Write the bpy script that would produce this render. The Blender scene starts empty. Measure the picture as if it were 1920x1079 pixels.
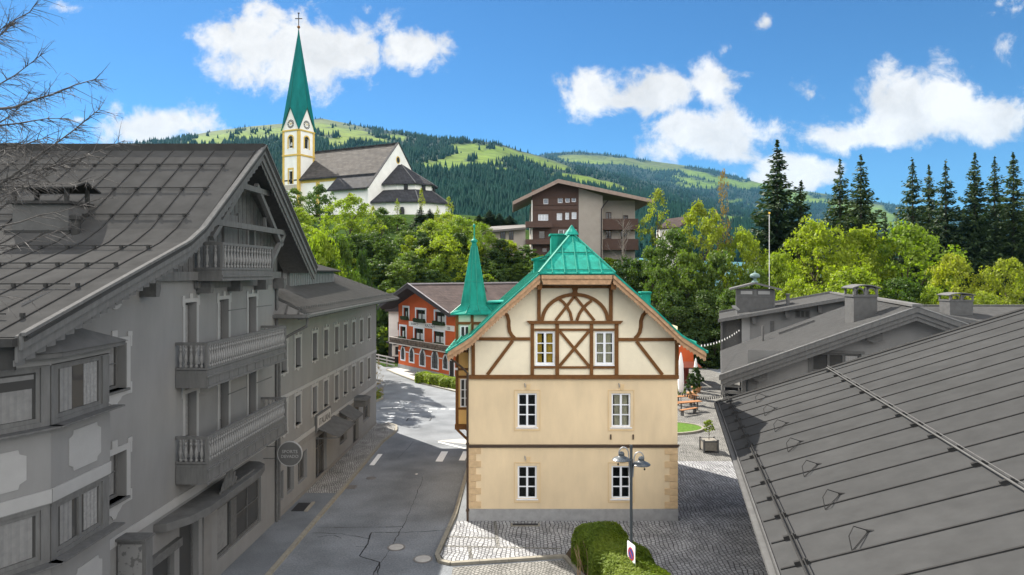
import bpy, math, random
import numpy as np
from mathutils import Vector, noise as mn
R = math.radians
random.seed(7); rng = np.random.default_rng(7)
scene = bpy.context.scene
COL = scene.collection
HAZE = 3.2e-5; CAMZ = 11.0; FPX = 1280.0; HOR = 510.0
# ------------------------------------------------------------------ camera, sky, sun, exposure
cam = bpy.data.cameras.new('camera'); co = bpy.data.objects.new('camera', cam); COL.objects.link(co)
co.location = (0, 0, CAMZ); co.rotation_euler = (R(90), 0, 0)
cam.sensor_width = 36; cam.lens = 36 * FPX / 1920; cam.shift_y = -29.5 / 1920
cam.clip_start = .2; cam.clip_end = 20000
scene.camera = co
scene.view_settings.view_transform = 'Standard'; scene.view_settings.look = 'None'
scene.view_settings.gamma = 1; scene.view_settings.exposure = 1.84
SUN_EL = R(43.5); SDX, SDY = -.64, .768          # horizontal direction towards the sun
sun = bpy.data.lights.new('sun', 'SUN'); sun.energy = 3.7; sun.angle = R(.53); sun.color = (1, .93, .82)
so = bpy.data.objects.new('sun', sun); COL.objects.link(so)
sd = Vector((SDX * math.cos(SUN_EL), SDY * math.cos(SUN_EL), math.sin(SUN_EL)))
so.rotation_euler = sd.to_track_quat('Z', 'Y').to_euler(); so.location = (-40, 40, 60)
world = bpy.data.worlds.new('World'); scene.world = world; world.use_nodes = True
CLOUDS = [  # centre and radii of each cloud, as tangents of azimuth and elevation ahead
 (560,95,165,75),(470,70,90,60),(640,85,80,60),(780,90,75,42),(730,40,55,38),(300,232,115,42),(230,225,45,28),
 (130,8,75,28),(1120,170,75,45),(1210,175,90,40),(1170,185,120,32),(1330,160,48,50),(1290,235,80,35),(1340,260,130,50),(1410,265,60,35),
 (1640,240,120,40),(1730,190,120,72),(1820,215,115,55),(1580,250,60,28),(1480,335,90,40),(1420,318,50,26),(1505,170,48,40),
 (1442,42,34,16),(1895,85,46,40),(1885,25,46,42),(1355,100,30,55),(1395,145,40,22),(700,15,40,20),(140,230,30,14)]
def build_world():
    nt = world.node_tree; N = nt.nodes; L = nt.links; N.clear()
    def n(t, **k):
        x = N.new(t)
        for a, b in k.items(): setattr(x, a, b)
        return x
    def mth(op, a, b=None, c=None, clamp=False):
        x = n('ShaderNodeMath', operation=op); x.use_clamp = clamp
        for i, v in enumerate((a, b, c)):
            if v is None: continue
            if isinstance(v, (int, float)): x.inputs[i].default_value = v
            else: L.new(v, x.inputs[i])
        return x.outputs[0]
    sky = n('ShaderNodeTexSky', sky_type='NISHITA'); sky.sun_disc = False
    sky.sun_elevation = SUN_EL; sky.sun_rotation = math.atan2(SDX, SDY)
    sky.altitude = 800; sky.air_density = 1.0; sky.dust_density = .3; sky.ozone_density = 2.2
    hs = n('ShaderNodeVectorMath', operation='MULTIPLY'); L.new(sky.outputs[0], hs.inputs[0]); hs.inputs[1].default_value = SKY_TINT
    tc = n('ShaderNodeTexCoord'); sp = n('ShaderNodeSeparateXYZ'); L.new(tc.outputs['Generated'], sp.inputs[0])
    y = mth('MAXIMUM', sp.outputs[1], .05)
    u = mth('DIVIDE', sp.outputs[0], y); v = mth('DIVIDE', sp.outputs[2], y)
    cb = n('ShaderNodeCombineXYZ'); L.new(u, cb.inputs[0]); L.new(v, cb.inputs[1])
    def noi(scale, det, rough, src, dist=0.):
        t = n('ShaderNodeTexNoise'); t.noise_dimensions = '3D'; t.inputs['Scale'].default_value = scale
        t.inputs['Detail'].default_value = det; t.inputs['Roughness'].default_value = rough; t.inputs['Distortion'].default_value = dist
        L.new(src, t.inputs['Vector']); return t
    w = noi(9, 4, .6, cb.outputs[0])
    wv = n('ShaderNodeVectorMath', operation='MULTIPLY_ADD'); L.new(w.outputs['Color'], wv.inputs[0]); wv.inputs[1].default_value = (.09, .06, 0)
    sh = n('ShaderNodeVectorMath', operation='SUBTRACT'); L.new(cb.outputs[0], sh.inputs[0]); sh.inputs[1].default_value = (.045, .03, 0)
    L.new(sh.outputs[0], wv.inputs[2])
    acc = None
    for (px, py, rx, ry) in CLOUDS:
        s = n('ShaderNodeVectorMath', operation='SUBTRACT'); L.new(wv.outputs[0], s.inputs[0]); s.inputs[1].default_value = ((px - 960) / FPX, (HOR - py) / FPX, 0)
        m = n('ShaderNodeVectorMath', operation='MULTIPLY'); L.new(s.outputs[0], m.inputs[0]); k_ = 1.12 if rx * ry > 2200 else 1.75; m.inputs[1].default_value = (FPX / rx / k_, FPX / ry / k_, 0)
        l = n('ShaderNodeVectorMath', operation='LENGTH'); L.new(m.outputs[0], l.inputs[0])
        d = mth('SUBTRACT', 1.0 if rx * ry > 2200 else .27, l.outputs['Value'])
        acc = d if acc is None else mth('MAXIMUM', acc, d)
    nz = noi(15, 10, .66, cb.outputs[0], .25)
    den = mth('MULTIPLY_ADD', nz.outputs[0], 2.4, -1.20)
    den = mth('ADD', mth('MAXIMUM', acc, -1.2), den)
    mask = n('ShaderNodeMapRange'); mask.interpolation_type = 'SMOOTHSTEP'; L.new(den, mask.inputs[0]); mask.inputs[1].default_value = -.10; mask.inputs[2].default_value = .50
    fr = mth('GREATER_THAN', sp.outputs[1], .05)
    mk = mth('MULTIPLY', mask.outputs[0], fr)
    # cloud body: thicker parts a little greyer underneath
    n2 = noi(13, 7, .62, wv.outputs[0])
    cr = n('ShaderNodeMapRange'); L.new(n2.outputs[0], cr.inputs[0]); cr.inputs[1].default_value = .3; cr.inputs[2].default_value = .62; cr.inputs[3].default_value = CLOUD_V * .80; cr.inputs[4].default_value = CLOUD_V * 1.08
    cc = n('ShaderNodeVectorMath', operation='SCALE'); cc.inputs[0].default_value = (1.0, .985, .965); L.new(cr.outputs[0], cc.inputs['Scale'])
    mx = n('ShaderNodeMix', data_type='RGBA'); L.new(mk, mx.inputs['Factor']); L.new(hs.outputs[0], mx.inputs['A']); L.new(cc.outputs[0], mx.inputs['B'])
    # unseen cloud banks added behind and high above to brighten the shade
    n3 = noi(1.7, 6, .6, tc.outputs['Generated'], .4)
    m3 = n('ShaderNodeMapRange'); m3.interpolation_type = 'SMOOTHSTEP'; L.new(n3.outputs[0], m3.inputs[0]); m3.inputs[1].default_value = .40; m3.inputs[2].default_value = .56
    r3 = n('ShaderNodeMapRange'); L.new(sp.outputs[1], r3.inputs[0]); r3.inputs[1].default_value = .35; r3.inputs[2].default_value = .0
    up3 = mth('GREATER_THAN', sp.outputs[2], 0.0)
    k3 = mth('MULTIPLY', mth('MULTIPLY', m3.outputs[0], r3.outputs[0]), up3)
    mx3 = n('ShaderNodeMix', data_type='RGBA'); L.new(k3, mx3.inputs['Factor']); L.new(mx.outputs['Result'], mx3.inputs['A']); mx3.inputs['B'].default_value = (FILL_CLOUD_V, FILL_CLOUD_V * .96, FILL_CLOUD_V * .90, 1); mx = mx3
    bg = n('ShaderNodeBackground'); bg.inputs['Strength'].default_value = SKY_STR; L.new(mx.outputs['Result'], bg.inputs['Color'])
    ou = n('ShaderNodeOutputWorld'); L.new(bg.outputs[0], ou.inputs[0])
SKY_STR = .08; SKY_TINT = (.135, .29, .415); CLOUD_V = 3.35; FILL_CLOUD_V = 12.6
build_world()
# ------------------------------------------------------------------ helpers
ORG = {}
def at(px, py, Y):
    return Vector(((px - 960) / FPX * Y, Y, CAMZ - (py - HOR) / FPX * Y))
def gp(px, py, z=0.):
    Y = (CAMZ - z) * FPX / (py - HOR); return ((px - 960) / FPX * Y, Y)
def smooth(a, b, x):
    t = min(1, max(0, (x - a) / (b - a))); return t * t * (3 - 2 * t)
class Fr:
    """a vertical facade: u along it, d outwards, z up"""
    def __init__(s, o, du, flip=False):
        l = math.hypot(*du); s.o = o; s.u = (du[0] / l, du[1] / l); s.n = (s.u[1], -s.u[0])
        if flip: s.n = (-s.n[0], -s.n[1])
    def pt(s, u, d, z): return (s.o[0] + u * s.u[0] + d * s.n[0], s.o[1] + u * s.u[1] + d * s.n[1], z)
class MB:
    def __init__(s): s.v = []; s.f = []
    def poly(s, pts):
        b = len(s.v); s.v += [tuple(p) for p in pts]; s.f.append(tuple(range(b, b + len(pts)))); return s
    def hexa(s, p):
        b = len(s.v); s.v += [tuple(q) for q in p]
        s.f += [tuple(b + i for i in f) for f in ((0,3,2,1),(4,5,6,7),(0,1,5,4),(1,2,6,5),(2,3,7,6),(3,0,4,7))]; return s
    def box(s, x0, x1, y0, y1, z0, z1):
        return s.hexa([(x0,y0,z0),(x1,y0,z0),(x1,y1,z0),(x0,y1,z0),(x0,y0,z1),(x1,y0,z1),(x1,y1,z1),(x0,y1,z1)])
    def fbox(s, F, u0, u1, d0, d1, z0, z1):
        return s.hexa([F.pt(u0,d0,z0),F.pt(u1,d0,z0),F.pt(u1,d1,z0),F.pt(u0,d1,z0),F.pt(u0,d0,z1),F.pt(u1,d0,z1),F.pt(u1,d1,z1),F.pt(u0,d1,z1)])
    def prism(s, a, b):
        n = len(a); k = len(s.v); s.v += [tuple(p) for p in a] + [tuple(p) for p in b]
        s.f.append(tuple(k + i for i in range(n))); s.f.append(tuple(k + n + i for i in reversed(range(n))))
        for i in range(n): j = (i + 1) % n; s.f.append((k + i, k + n + i, k + n + j, k + j))
        return s
    def fprism(s, F, poly, d0, d1):
        return s.prism([F.pt(u, d0, z) for u, z in poly], [F.pt(u, d1, z) for u, z in poly])
    def zprism(s, poly, z0, z1):
        return s.prism([(x, y, z0) for x, y in poly], [(x, y, z1) for x, y in poly])
    def slab(s, pts, t):
        pts = [Vector(p) for p in pts]; n = (pts[1] - pts[0]).cross(pts[2] - pts[0]).normalized()
        if n.z < 0: n = -n
        return s.prism(pts, [p - n * t for p in pts])
    def bar(s, p, q, w, h=None, up=(0, 0, 1)):
        p = Vector(p); q = Vector(q); h = w if h is None else h; d = (q - p).normalized(); up = Vector(up)
        if abs(d.dot(up)) > .99: up = Vector((1, 0, 0))
        a = d.cross(up).normalized() * w / 2; b = a.cross(d).normalized() * h / 2
        return s.hexa([p-a-b, p+a-b, p+a+b, p-a+b, q-a-b, q+a-b, q+a+b, q-a+b])
    def tube(s, path, r, n=8, cap=True):
        P = [Vector(p) for p in path]; k = len(P); rr = r if hasattr(r, '__len__') else [r] * k; base = len(s.v); a = None
        for i in range(k):
            d = (P[min(i+1, k-1)] - P[max(i-1, 0)]).normalized()
            if a is None:
                a = d.orthogonal().normalized()
            else:
                a = (a - d * a.dot(d)); a = a.normalized() if a.length > 1e-6 else d.orthogonal().normalized()
            b = d.cross(a)
            for j in range(n):
                t = 2 * math.pi * j / n; s.v.append(tuple(P[i] + (a * math.cos(t) + b * math.sin(t)) * rr[i]))
        for i in range(k - 1):
            for j in range(n):
                j2 = (j + 1) % n; s.f.append((base+i*n+j, base+i*n+j2, base+(i+1)*n+j2, base+(i+1)*n+j))
        if cap:
            s.f.append(tuple(base + j for j in reversed(range(n)))); s.f.append(tuple(base + (k-1)*n + j for j in range(n)))
        return s
    def lathe(s, c, prof, n=12, ph=0.):
        base = len(s.v)
        for r, z in prof:
            for j in range(n):
                t = 2 * math.pi * j / n + ph; s.v.append((c[0] + r * math.cos(t), c[1] + r * math.sin(t), c[2] + z))
        for i in range(len(prof) - 1):
            for j in range(n):
                j2 = (j + 1) % n; s.f.append((base+i*n+j, base+i*n+j2, base+(i+1)*n+j2, base+(i+1)*n+j))
        s.f.append(tuple(base + j for j in reversed(range(n)))); s.f.append(tuple(base + (len(prof)-1)*n + j for j in range(n)))
        return s
    def strip(s, F, pts, w, d0, d1):
        P = [Vector(p) for p in pts]; A = []; B = []
        for i, p in enumerate(P):
            t = (P[min(i+1, len(P)-1)] - P[max(i-1, 0)]).normalized(); nn = Vector((-t.y, t.x)) * w / 2
            A.append(p + nn); B.append(p - nn)
        for i in range(len(P) - 1): s.fprism(F, [A[i], A[i+1], B[i+1], B[i]], d0, d1)
        return s
    def wall(s, F, u0, u1, z0, z1, holes=(), depth=.18, d=0.):
        us = sorted({u0, u1, *[h[0] for h in holes], *[h[1] for h in holes]}); zs = sorted({z0, z1, *[h[2] for h in holes], *[h[3] for h in holes]})
        for i in range(len(us) - 1):
            for j in range(len(zs) - 1):
                uc = (us[i] + us[i+1]) / 2; zc = (zs[j] + zs[j+1]) / 2
                if any(h[0] < uc < h[1] and h[2] < zc < h[3] for h in holes): continue
                s.poly([F.pt(us[i], d, zs[j]), F.pt(us[i+1], d, zs[j]), F.pt(us[i+1], d, zs[j+1]), F.pt(us[i], d, zs[j+1])])
        for a, b, c, e in holes:
            for p, q in (((a,c),(b,c)), ((b,c),(b,e)), ((b,e),(a,e)), ((a,e),(a,c))):
                s.poly([F.pt(p[0], d, p[1]), F.pt(q[0], d, q[1]), F.pt(q[0], d-depth, q[1]), F.pt(p[0], d-depth, p[1])])
        return s
    def build(s, name, mat, parent=None, origin=None, smooth=False, label=None):
        o = origin if origin is not None else (ORG.get(parent.name, (0, 0, 0)) if parent else (0, 0, 0))
        me = bpy.data.meshes.new(name)
        me.from_pydata([(v[0]-o[0], v[1]-o[1], v[2]-o[2]) for v in s.v], [], s.f); me.update()
        me.materials.append(mat) if mat else None
        if smooth: me.polygons.foreach_set('use_smooth', [True] * len(me.polygons))
        ob = bpy.data.objects.new(name, me); COL.objects.link(ob)
        if parent: ob.parent = parent
        else: ob.location = o
        ORG[ob.name] = tuple(o)
        if label: ob['label'] = label
        return ob
def thing(name, label, cat, loc, group=None):
    o = bpy.data.objects.new(name, None); COL.objects.link(o); o.location = loc; o.empty_display_size = .2
    ORG[o.name] = tuple(loc); tag(o, label, cat, group); return o
def tag(o, label, cat, group=None):
    o['label'] = label; o['category'] = cat
    if group: o['group'] = group
    return o
def struct(o): o['kind'] = 'structure'; return o
def text(body, F, u, z, size, d, mat, parent, align='CENTER', name='lettering', ext=.006):
    c = bpy.data.curves.new(name, 'FONT'); c.body = body; c.size = size; c.align_x = align; c.align_y = 'CENTER'; c.extrude = ext; c.resolution_u = 2
    o = bpy.data.objects.new(name, c); COL.objects.link(o); c.materials.append(mat)
    COL.objects.unlink(o); COL.objects.link(o); bpy.context.view_layer.update()
    me = bpy.data.meshes.new_from_object(o.evaluated_get(bpy.context.evaluated_depsgraph_get())); bpy.data.objects.remove(o); bpy.data.curves.remove(c)
    me.name = name; me.materials.clear(); me.materials.append(mat); o = bpy.data.objects.new(name, me); COL.objects.link(o)
    p = F.pt(u, d, z); og = ORG[parent.name]; o.parent = parent; o.location = (p[0]-og[0], p[1]-og[1], p[2]-og[2])
    # text lies in its local XY: X along the facade as read from outside, Y up
    ux = (-F.n[1], F.n[0]); o.rotation_euler = (R(90), 0, math.atan2(ux[1], ux[0])); ORG[o.name] = og
    return o
# ------------------------------------------------------------------ materials
MATS = {}
def M(name, col, rough=.85, var=.15, scale=2.5, bump=0., bscale=40., metal=0., spec=.3, streak=0., det=5, var2=0., scale2=.5):
    m = bpy.data.materials.new(name); m.use_nodes = True; nt = m.node_tree; N = nt.nodes; L = nt.links
    b = N['Principled BSDF']; b.inputs['Roughness'].default_value = rough; b.inputs['Metallic'].default_value = metal; b.inputs['Specular IOR Level'].default_value = spec
    tc = N.new('ShaderNodeTexCoord'); src = tc.outputs['Object']
    if streak:
        mp = N.new('ShaderNodeMapping'); mp.inputs['Scale'].default_value = (1, 1, streak); L.new(src, mp.inputs[0]); src2 = mp.outputs[0]
    else: src2 = src
    t = N.new('ShaderNodeTexNoise'); t.inputs['Scale'].default_value = scale; t.inputs['Detail'].default_value = det; t.inputs['Roughness'].default_value = .62; L.new(src2, t.inputs['Vector'])
    mr = N.new('ShaderNodeMapRange'); L.new(t.outputs[0], mr.inputs[0]); mr.inputs[1].default_value = .3; mr.inputs[2].default_value = .7; mr.inputs[3].default_value = 1 - var; mr.inputs[4].default_value = 1 + var
    fac = mr.outputs[0]
    if var2:
        t2 = N.new('ShaderNodeTexNoise'); t2.inputs['Scale'].default_value = scale2; t2.inputs['Detail'].default_value = 3; L.new(src, t2.inputs['Vector'])
        m2 = N.new('ShaderNodeMapRange'); L.new(t2.outputs[0], m2.inputs[0]); m2.inputs[1].default_value = .35; m2.inputs[2].default_value = .65; m2.inputs[3].default_value = 1 - var2; m2.inputs[4].default_value = 1 + var2
        mm = N.new('ShaderNodeMath'); mm.operation = 'MULTIPLY'; L.new(fac, mm.inputs[0]); L.new(m2.outputs[0], mm.inputs[1]); fac = mm.outputs[0]
    vs = N.new('ShaderNodeVectorMath'); vs.operation = 'SCALE'; vs.inputs[0].default_value = col; L.new(fac, vs.inputs['Scale'])
    L.new(vs.outputs[0], b.inputs['Base Color'])
    if bump:
        t3 = N.new('ShaderNodeTexNoise'); t3.inputs['Scale'].default_value = bscale; t3.inputs['Detail'].default_value = 3; L.new(src, t3.inputs['Vector'])
        bp = N.new('ShaderNodeBump'); bp.inputs['Strength'].default_value = bump; bp.inputs['Distance'].default_value = .02; L.new(t3.outputs[0], bp.inputs['Height']); L.new(bp.outputs[0], b.inputs['Normal'])
    MATS[name] = m; return m
def g3(v, t=0.): return (v * (1 + t), v, v * (1 - t))
def leafmat(name, col, trans=.45):
    m = bpy.data.materials.new(name); m.use_nodes = True; nt = m.node_tree; N = nt.nodes; L = nt.links; N.clear()
    oi = N.new('ShaderNodeObjectInfo'); tc = N.new('ShaderNodeTexCoord')
    t = N.new('ShaderNodeTexNoise'); t.inputs['Scale'].default_value = .9; t.inputs['Detail'].default_value = 4; L.new(tc.outputs['Object'], t.inputs['Vector'])
    ad = N.new('ShaderNodeMath'); ad.operation = 'MULTIPLY_ADD'; L.new(oi.outputs['Random'], ad.inputs[0]); ad.inputs[1].default_value = .45; L.new(t.outputs[0], ad.inputs[2])
    mr = N.new('ShaderNodeMapRange'); L.new(ad.outputs[0], mr.inputs[0]); mr.inputs[1].default_value = .35; mr.inputs[2].default_value = 1.1
    cr = N.new('ShaderNodeMix'); cr.data_type = 'RGBA'; L.new(mr.outputs[0], cr.inputs['Factor'])
    cr.inputs['A'].default_value = (col[0]*.62, col[1]*.72, col[2]*.8, 1); cr.inputs['B'].default_value = (col[0]*1.5, col[1]*1.25, col[2]*1.0, 1)
    df = N.new('ShaderNodeBsdfPrincipled'); df.inputs['Roughness'].default_value = .6; df.inputs['Specular IOR Level'].default_value = .25; L.new(cr.outputs['Result'], df.inputs['Base Color'])
    tr = N.new('ShaderNodeBsdfTranslucent'); sc = N.new('ShaderNodeVectorMath'); sc.operation = 'MULTIPLY'; sc.inputs[1].default_value = (1.25, 1.4, .40); L.new(cr.outputs['Result'], sc.inputs[0]); L.new(sc.outputs[0], tr.inputs['Color'])
    mx = N.new('ShaderNodeMixShader'); mx.inputs[0].default_value = trans; L.new(df.outputs[0], mx.inputs[1]); L.new(tr.outputs[0], mx.inputs[2])
    o = N.new('ShaderNodeOutputMaterial'); L.new(mx.outputs[0], o.inputs[0]); MATS[name] = m; return m
def cobblemat(name, c1, c2, mortar, bw, bh, rot=0., scale=1.):
    m = bpy.data.materials.new(name); m.use_nodes = True; nt = m.node_tree; N = nt.nodes; L = nt.links; b = N['Principled BSDF']; b.inputs['Roughness'].default_value = .85; b.inputs['Specular IOR Level'].default_value = .08
    tc = N.new('ShaderNodeTexCoord'); nz = N.new('ShaderNodeTexNoise'); nz.inputs['Scale'].default_value = .8; nz.inputs['Detail'].default_value = 3; L.new(tc.outputs['Object'], nz.inputs['Vector'])
    ma = N.new('ShaderNodeVectorMath'); ma.operation = 'MULTIPLY_ADD'; L.new(nz.outputs['Color'], ma.inputs[0]); ma.inputs[1].default_value = (.5, .5, 0); L.new(tc.outputs['Object'], ma.inputs[2])
    mp = N.new('ShaderNodeMapping'); mp.inputs['Rotation'].default_value = (0, 0, rot); L.new(ma.outputs[0], mp.inputs[0])
    br = N.new('ShaderNodeTexBrick'); br.inputs['Scale'].default_value = scale; br.inputs['Brick Width'].default_value = bw; br.inputs['Row Height'].default_value = bh; br.inputs['Mortar Size'].default_value = .02; br.inputs['Mortar Smooth'].default_value = .4; br.inputs['Bias'].default_value = 0
    br.inputs['Color1'].default_value = (*c1, 1); br.inputs['Color2'].default_value = (*c2, 1); br.inputs['Mortar'].default_value = (*mortar, 1); L.new(mp.outputs[0], br.inputs['Vector'])
    n2 = N.new('ShaderNodeTexNoise'); n2.inputs['Scale'].default_value = 1.3; n2.inputs['Detail'].default_value = 5; L.new(tc.outputs['Object'], n2.inputs['Vector'])
    mr = N.new('ShaderNodeMapRange'); L.new(n2.outputs[0], mr.inputs[0]); mr.inputs[1].default_value = .3; mr.inputs[2].default_value = .7; mr.inputs[3].default_value = .75; mr.inputs[4].default_value = 1.25
    vs = N.new('ShaderNodeVectorMath'); vs.operation = 'SCALE'; L.new(br.outputs['Color'], vs.inputs[0]); L.new(mr.outputs[0], vs.inputs['Scale']); L.new(vs.outputs[0], b.inputs['Base Color'])
    iv = N.new('ShaderNodeMath'); iv.operation = 'SUBTRACT'; iv.inputs[0].default_value = 1; L.new(br.outputs['Fac'], iv.inputs[1])
    bp = N.new('ShaderNodeBump'); bp.inputs['Strength'].default_value = .7; bp.inputs['Distance'].default_value = .025; L.new(iv.outputs[0], bp.inputs['Height']); L.new(bp.outputs[0], b.inputs['Normal'])
    MATS[name] = m; return m
def glassmat(name, tint=(.02, .022, .025), trans=0., sp=.5):
    m = bpy.data.materials.new(name); m.use_nodes = True; nt = m.node_tree; N = nt.nodes; L = nt.links; b = N['Principled BSDF']
    b.inputs['Base Color'].default_value = (*tint, 1); b.inputs['Roughness'].default_value = .04; b.inputs['Specular IOR Level'].default_value = sp
    tc = N.new('ShaderNodeTexCoord'); t = N.new('ShaderNodeTexNoise'); t.inputs['Scale'].default_value = 1.2; L.new(tc.outputs['Object'], t.inputs['Vector'])
    bp = N.new('ShaderNodeBump'); bp.inputs['Strength'].default_value = .06; bp.inputs['Distance'].default_value = .05; L.new(t.outputs[0], bp.inputs['Height']); L.new(bp.outputs[0], b.inputs['Normal'])
    if trans:
        tr = N.new('ShaderNodeBsdfTransparent'); tr.inputs[0].default_value = (.9, .93, .92, 1); mx = N.new('ShaderNodeMixShader'); mx.inputs[0].default_value = trans
        L.new(b.outputs[0], mx.inputs[1]); L.new(tr.outputs[0], mx.inputs[2]); L.new(mx.outputs[0], N['Material Output'].inputs[0])
    MATS[name] = m; return m
def tilemat(name, c1, c2, mortar, w, h, axis='x', rough=.8):
    """shingles or tiles laid in courses up a slope: course from height, joint from the horizontal direction"""
    m = bpy.data.materials.new(name); m.use_nodes = True; nt = m.node_tree; N = nt.nodes; L = nt.links; b = N['Principled BSDF']; b.inputs['Roughness'].default_value = rough; b.inputs['Specular IOR Level'].default_value = .06
    tc = N.new('ShaderNodeTexCoord'); s = N.new('ShaderNodeSeparateXYZ'); L.new(tc.outputs['Object'], s.inputs[0]); c = N.new('ShaderNodeCombineXYZ')
    ad = N.new('ShaderNodeMath'); ad.operation = 'ADD'; L.new(s.outputs[0], ad.inputs[0]); L.new(s.outputs[1], ad.inputs[1])
    L.new(ad.outputs[0] if axis == 'xy' else s.outputs[0 if axis == 'x' else 1], c.inputs[0]); L.new(s.outputs[2], c.inputs[1])
    br = N.new('ShaderNodeTexBrick'); br.inputs['Scale'].default_value = 1; br.inputs['Brick Width'].default_value = w; br.inputs['Row Height'].default_value = h; br.inputs['Mortar Size'].default_value = min(w, h) * .08
    br.inputs['Color1'].default_value = (*c1, 1); br.inputs['Color2'].default_value = (*c2, 1); br.inputs['Mortar'].default_value = (*mortar, 1); L.new(c.outputs[0], br.inputs['Vector'])
    n2 = N.new('ShaderNodeTexNoise'); n2.inputs['Scale'].default_value = .7; n2.inputs['Detail'].default_value = 6; n2.inputs['Roughness'].default_value = .65; L.new(tc.outputs['Object'], n2.inputs['Vector'])
    mr = N.new('ShaderNodeMapRange'); L.new(n2.outputs[0], mr.inputs[0]); mr.inputs[1].default_value = .3; mr.inputs[2].default_value = .7; mr.inputs[3].default_value = .7; mr.inputs[4].default_value = 1.3
    vs = N.new('ShaderNodeVectorMath'); vs.operation = 'SCALE'; L.new(br.outputs['Color'], vs.inputs[0]); L.new(mr.outputs[0], vs.inputs['Scale']); L.new(vs.outputs[0], b.inputs['Base Color'])
    MATS[name] = m; return m
# grey street houses
gw = M('grey_plaster', g3(.185), var=.07, streak=.3, scale=1.5, bump=.15, bscale=60, var2=.05, scale2=.3, spec=.0)
gw2 = M('grey_plaster_ground', g3(.17, .02), var=.08, scale=2, bump=.15, bscale=60, spec=.0)
gt = M('grey_trim', g3(.28), var=.05, spec=.0)
gwd = M('grey_wood', g3(.118), var=.15, scale=8, streak=.2, rough=1.0, spec=.0)
gwk = M('grey_dark_wood', g3(.105), var=.15, scale=8, rough=1.0, spec=.0)
gwl = M('grey_light_wood', g3(.19), var=.12, scale=9, rough=1.0, spec=.0)
grl = M('grey_roof_sheet', g3(.054, -.005), rough=1.0, var=.16, scale=1.6, spec=.0, var2=.08, scale2=.25)
grs = M('grey_roof_seam', g3(.045), rough=1.0, spec=.0)
grq = M('grey_shingle_roof', g3(.062, -.005), rough=1.0, var=.14, scale=2.0, spec=.0)
grr = M('smooth_roof_sheet', g3(.047, -.015), rough=1.0, var=.12, scale=1.3, spec=.0, var2=.05, scale2=.2)
grrs = M('smooth_roof_seam', g3(.035), rough=1.0, spec=.0)
gmt = M('grey_metal', g3(.10), rough=1.0, spec=.0, )
gml = M('grey_bright_metal', g3(.25), rough=1.0, spec=.0, )
ggl = glassmat('grey_window_glass', (.05, .05, .05), 0., .12)
gcu = M('grey_curtain', g3(.20), var=.2, scale=12, spec=.0)
gla = M('grey_curtain_pale', g3(.17), var=.12, scale=6, spec=.0)
grc = M('corrugated_roof_sheet', g3(.17, .02), rough=1.0, var=.10, spec=.0)
grcd = M('corrugated_roof_rib', g3(.085, .02), rough=1.0, var=.10, spec=.0)
# the painted house
cream = M('cream_plaster', (.71, .565, .37), var=.07, scale=1.6, streak=.3, bump=.25, bscale=45, var2=.06, scale2=.35)
creamt = M('cream_border', (.66, .49, .28), var=.05, scale=2)
creamq = M('sandstone_quoin', (.60, .43, .25), var=.12, scale=5, bump=.4, bscale=30)
pale = M('pale_plaster', (.80, .72, .55), var=.05, scale=2.2, bump=.2, bscale=45, var2=.05, scale2=.5)
timber = M('brown_timber', (.150, .062, .015), var=.2, scale=6, rough=.65, bump=.2, bscale=30)
verge = M('weathered_verge_wood', (.42, .26, .15), var=.25, scale=7, rough=.75)
copper = M('green_copper', (.010, .225, .172), rough=.6, var=.34, scale=3.5, spec=.15, streak=.25, var2=.12, scale2=.6)
copperd = M('green_copper_seam', (.02, .23, .17), rough=.5)
plinth = M('grey_plinth', (.32, .32, .32), var=.14, spec=.05, scale=3, bump=.2)
white = M('white_paint', (.78, .80, .84), rough=.5, var=.04)
glass = glassmat('window_glass', (.012, .014, .016))
glasst = glassmat('clear_window_glass', (.012, .014, .016), .82)
refl_c = M('cream_reflection', (.75, .66, .50), var=.15, scale=9)  # cloth colour standing in for pale reflections in the panes
refl_y = M('yellow_reflection', (.85, .52, .07), var=.25, scale=5)  # cloth colour standing in for the yellow reflection in a gable window
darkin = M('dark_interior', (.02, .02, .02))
pipe = M('brown_downpipe', (.07, .045, .03), rough=.45, spec=.4)
orangep = M('ochre_panel', (.74, .47, .17), var=.06)
greenp = M('pale_green_panel', (.55, .66, .52), var=.06)
# inn, church, hotel
inno = M('orange_plaster', (.56, .115, .035), var=.08, scale=1.5, bump=.2, var2=.06)
innw = M('dark_inn_wood', (.035, .03, .032), var=.2, scale=6)
innt = tilemat('brown_roof_tiles', (.075, .056, .052), (.055, .043, .041), (.045, .035, .032), .3, .16, 'xy')
offw = M('off_white_plaster', (.72, .70, .66), var=.06, scale=1.2, var2=.06, scale2=.3)
chw = M('church_white', (.80, .79, .75), var=.05, scale=.6, var2=.06, scale2=.15)
chy = M('church_ochre', (.62, .43, .11), var=.12, scale=1.2)
shin = tilemat('grey_shingles', (.085, .078, .072), (.058, .053, .05), (.04, .036, .036), .8, .45, 'xy')
shind = tilemat('dark_slate', (.055, .055, .06), (.04, .04, .045), (.02, .02, .02), .7, .4, 'xy')
chcop = M('church_copper', (.004, .135, .128), rough=.6, var=.3, scale=.6, spec=.1, streak=.3)
gold = M('gilded_metal', (.65, .42, .08), rough=.35, metal=.8)
black = M('black_paint', (.012, .012, .012), rough=.5)
hotw = M('hotel_grey_plaster', (.33, .295, .26), var=.08, scale=.8)
hotb = M('hotel_brown_boards', (.082, .05, .04), var=.18, scale=3, streak=3)
hotr = M('hotel_roof', (.15, .115, .10), var=.15, scale=1.5)
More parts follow.
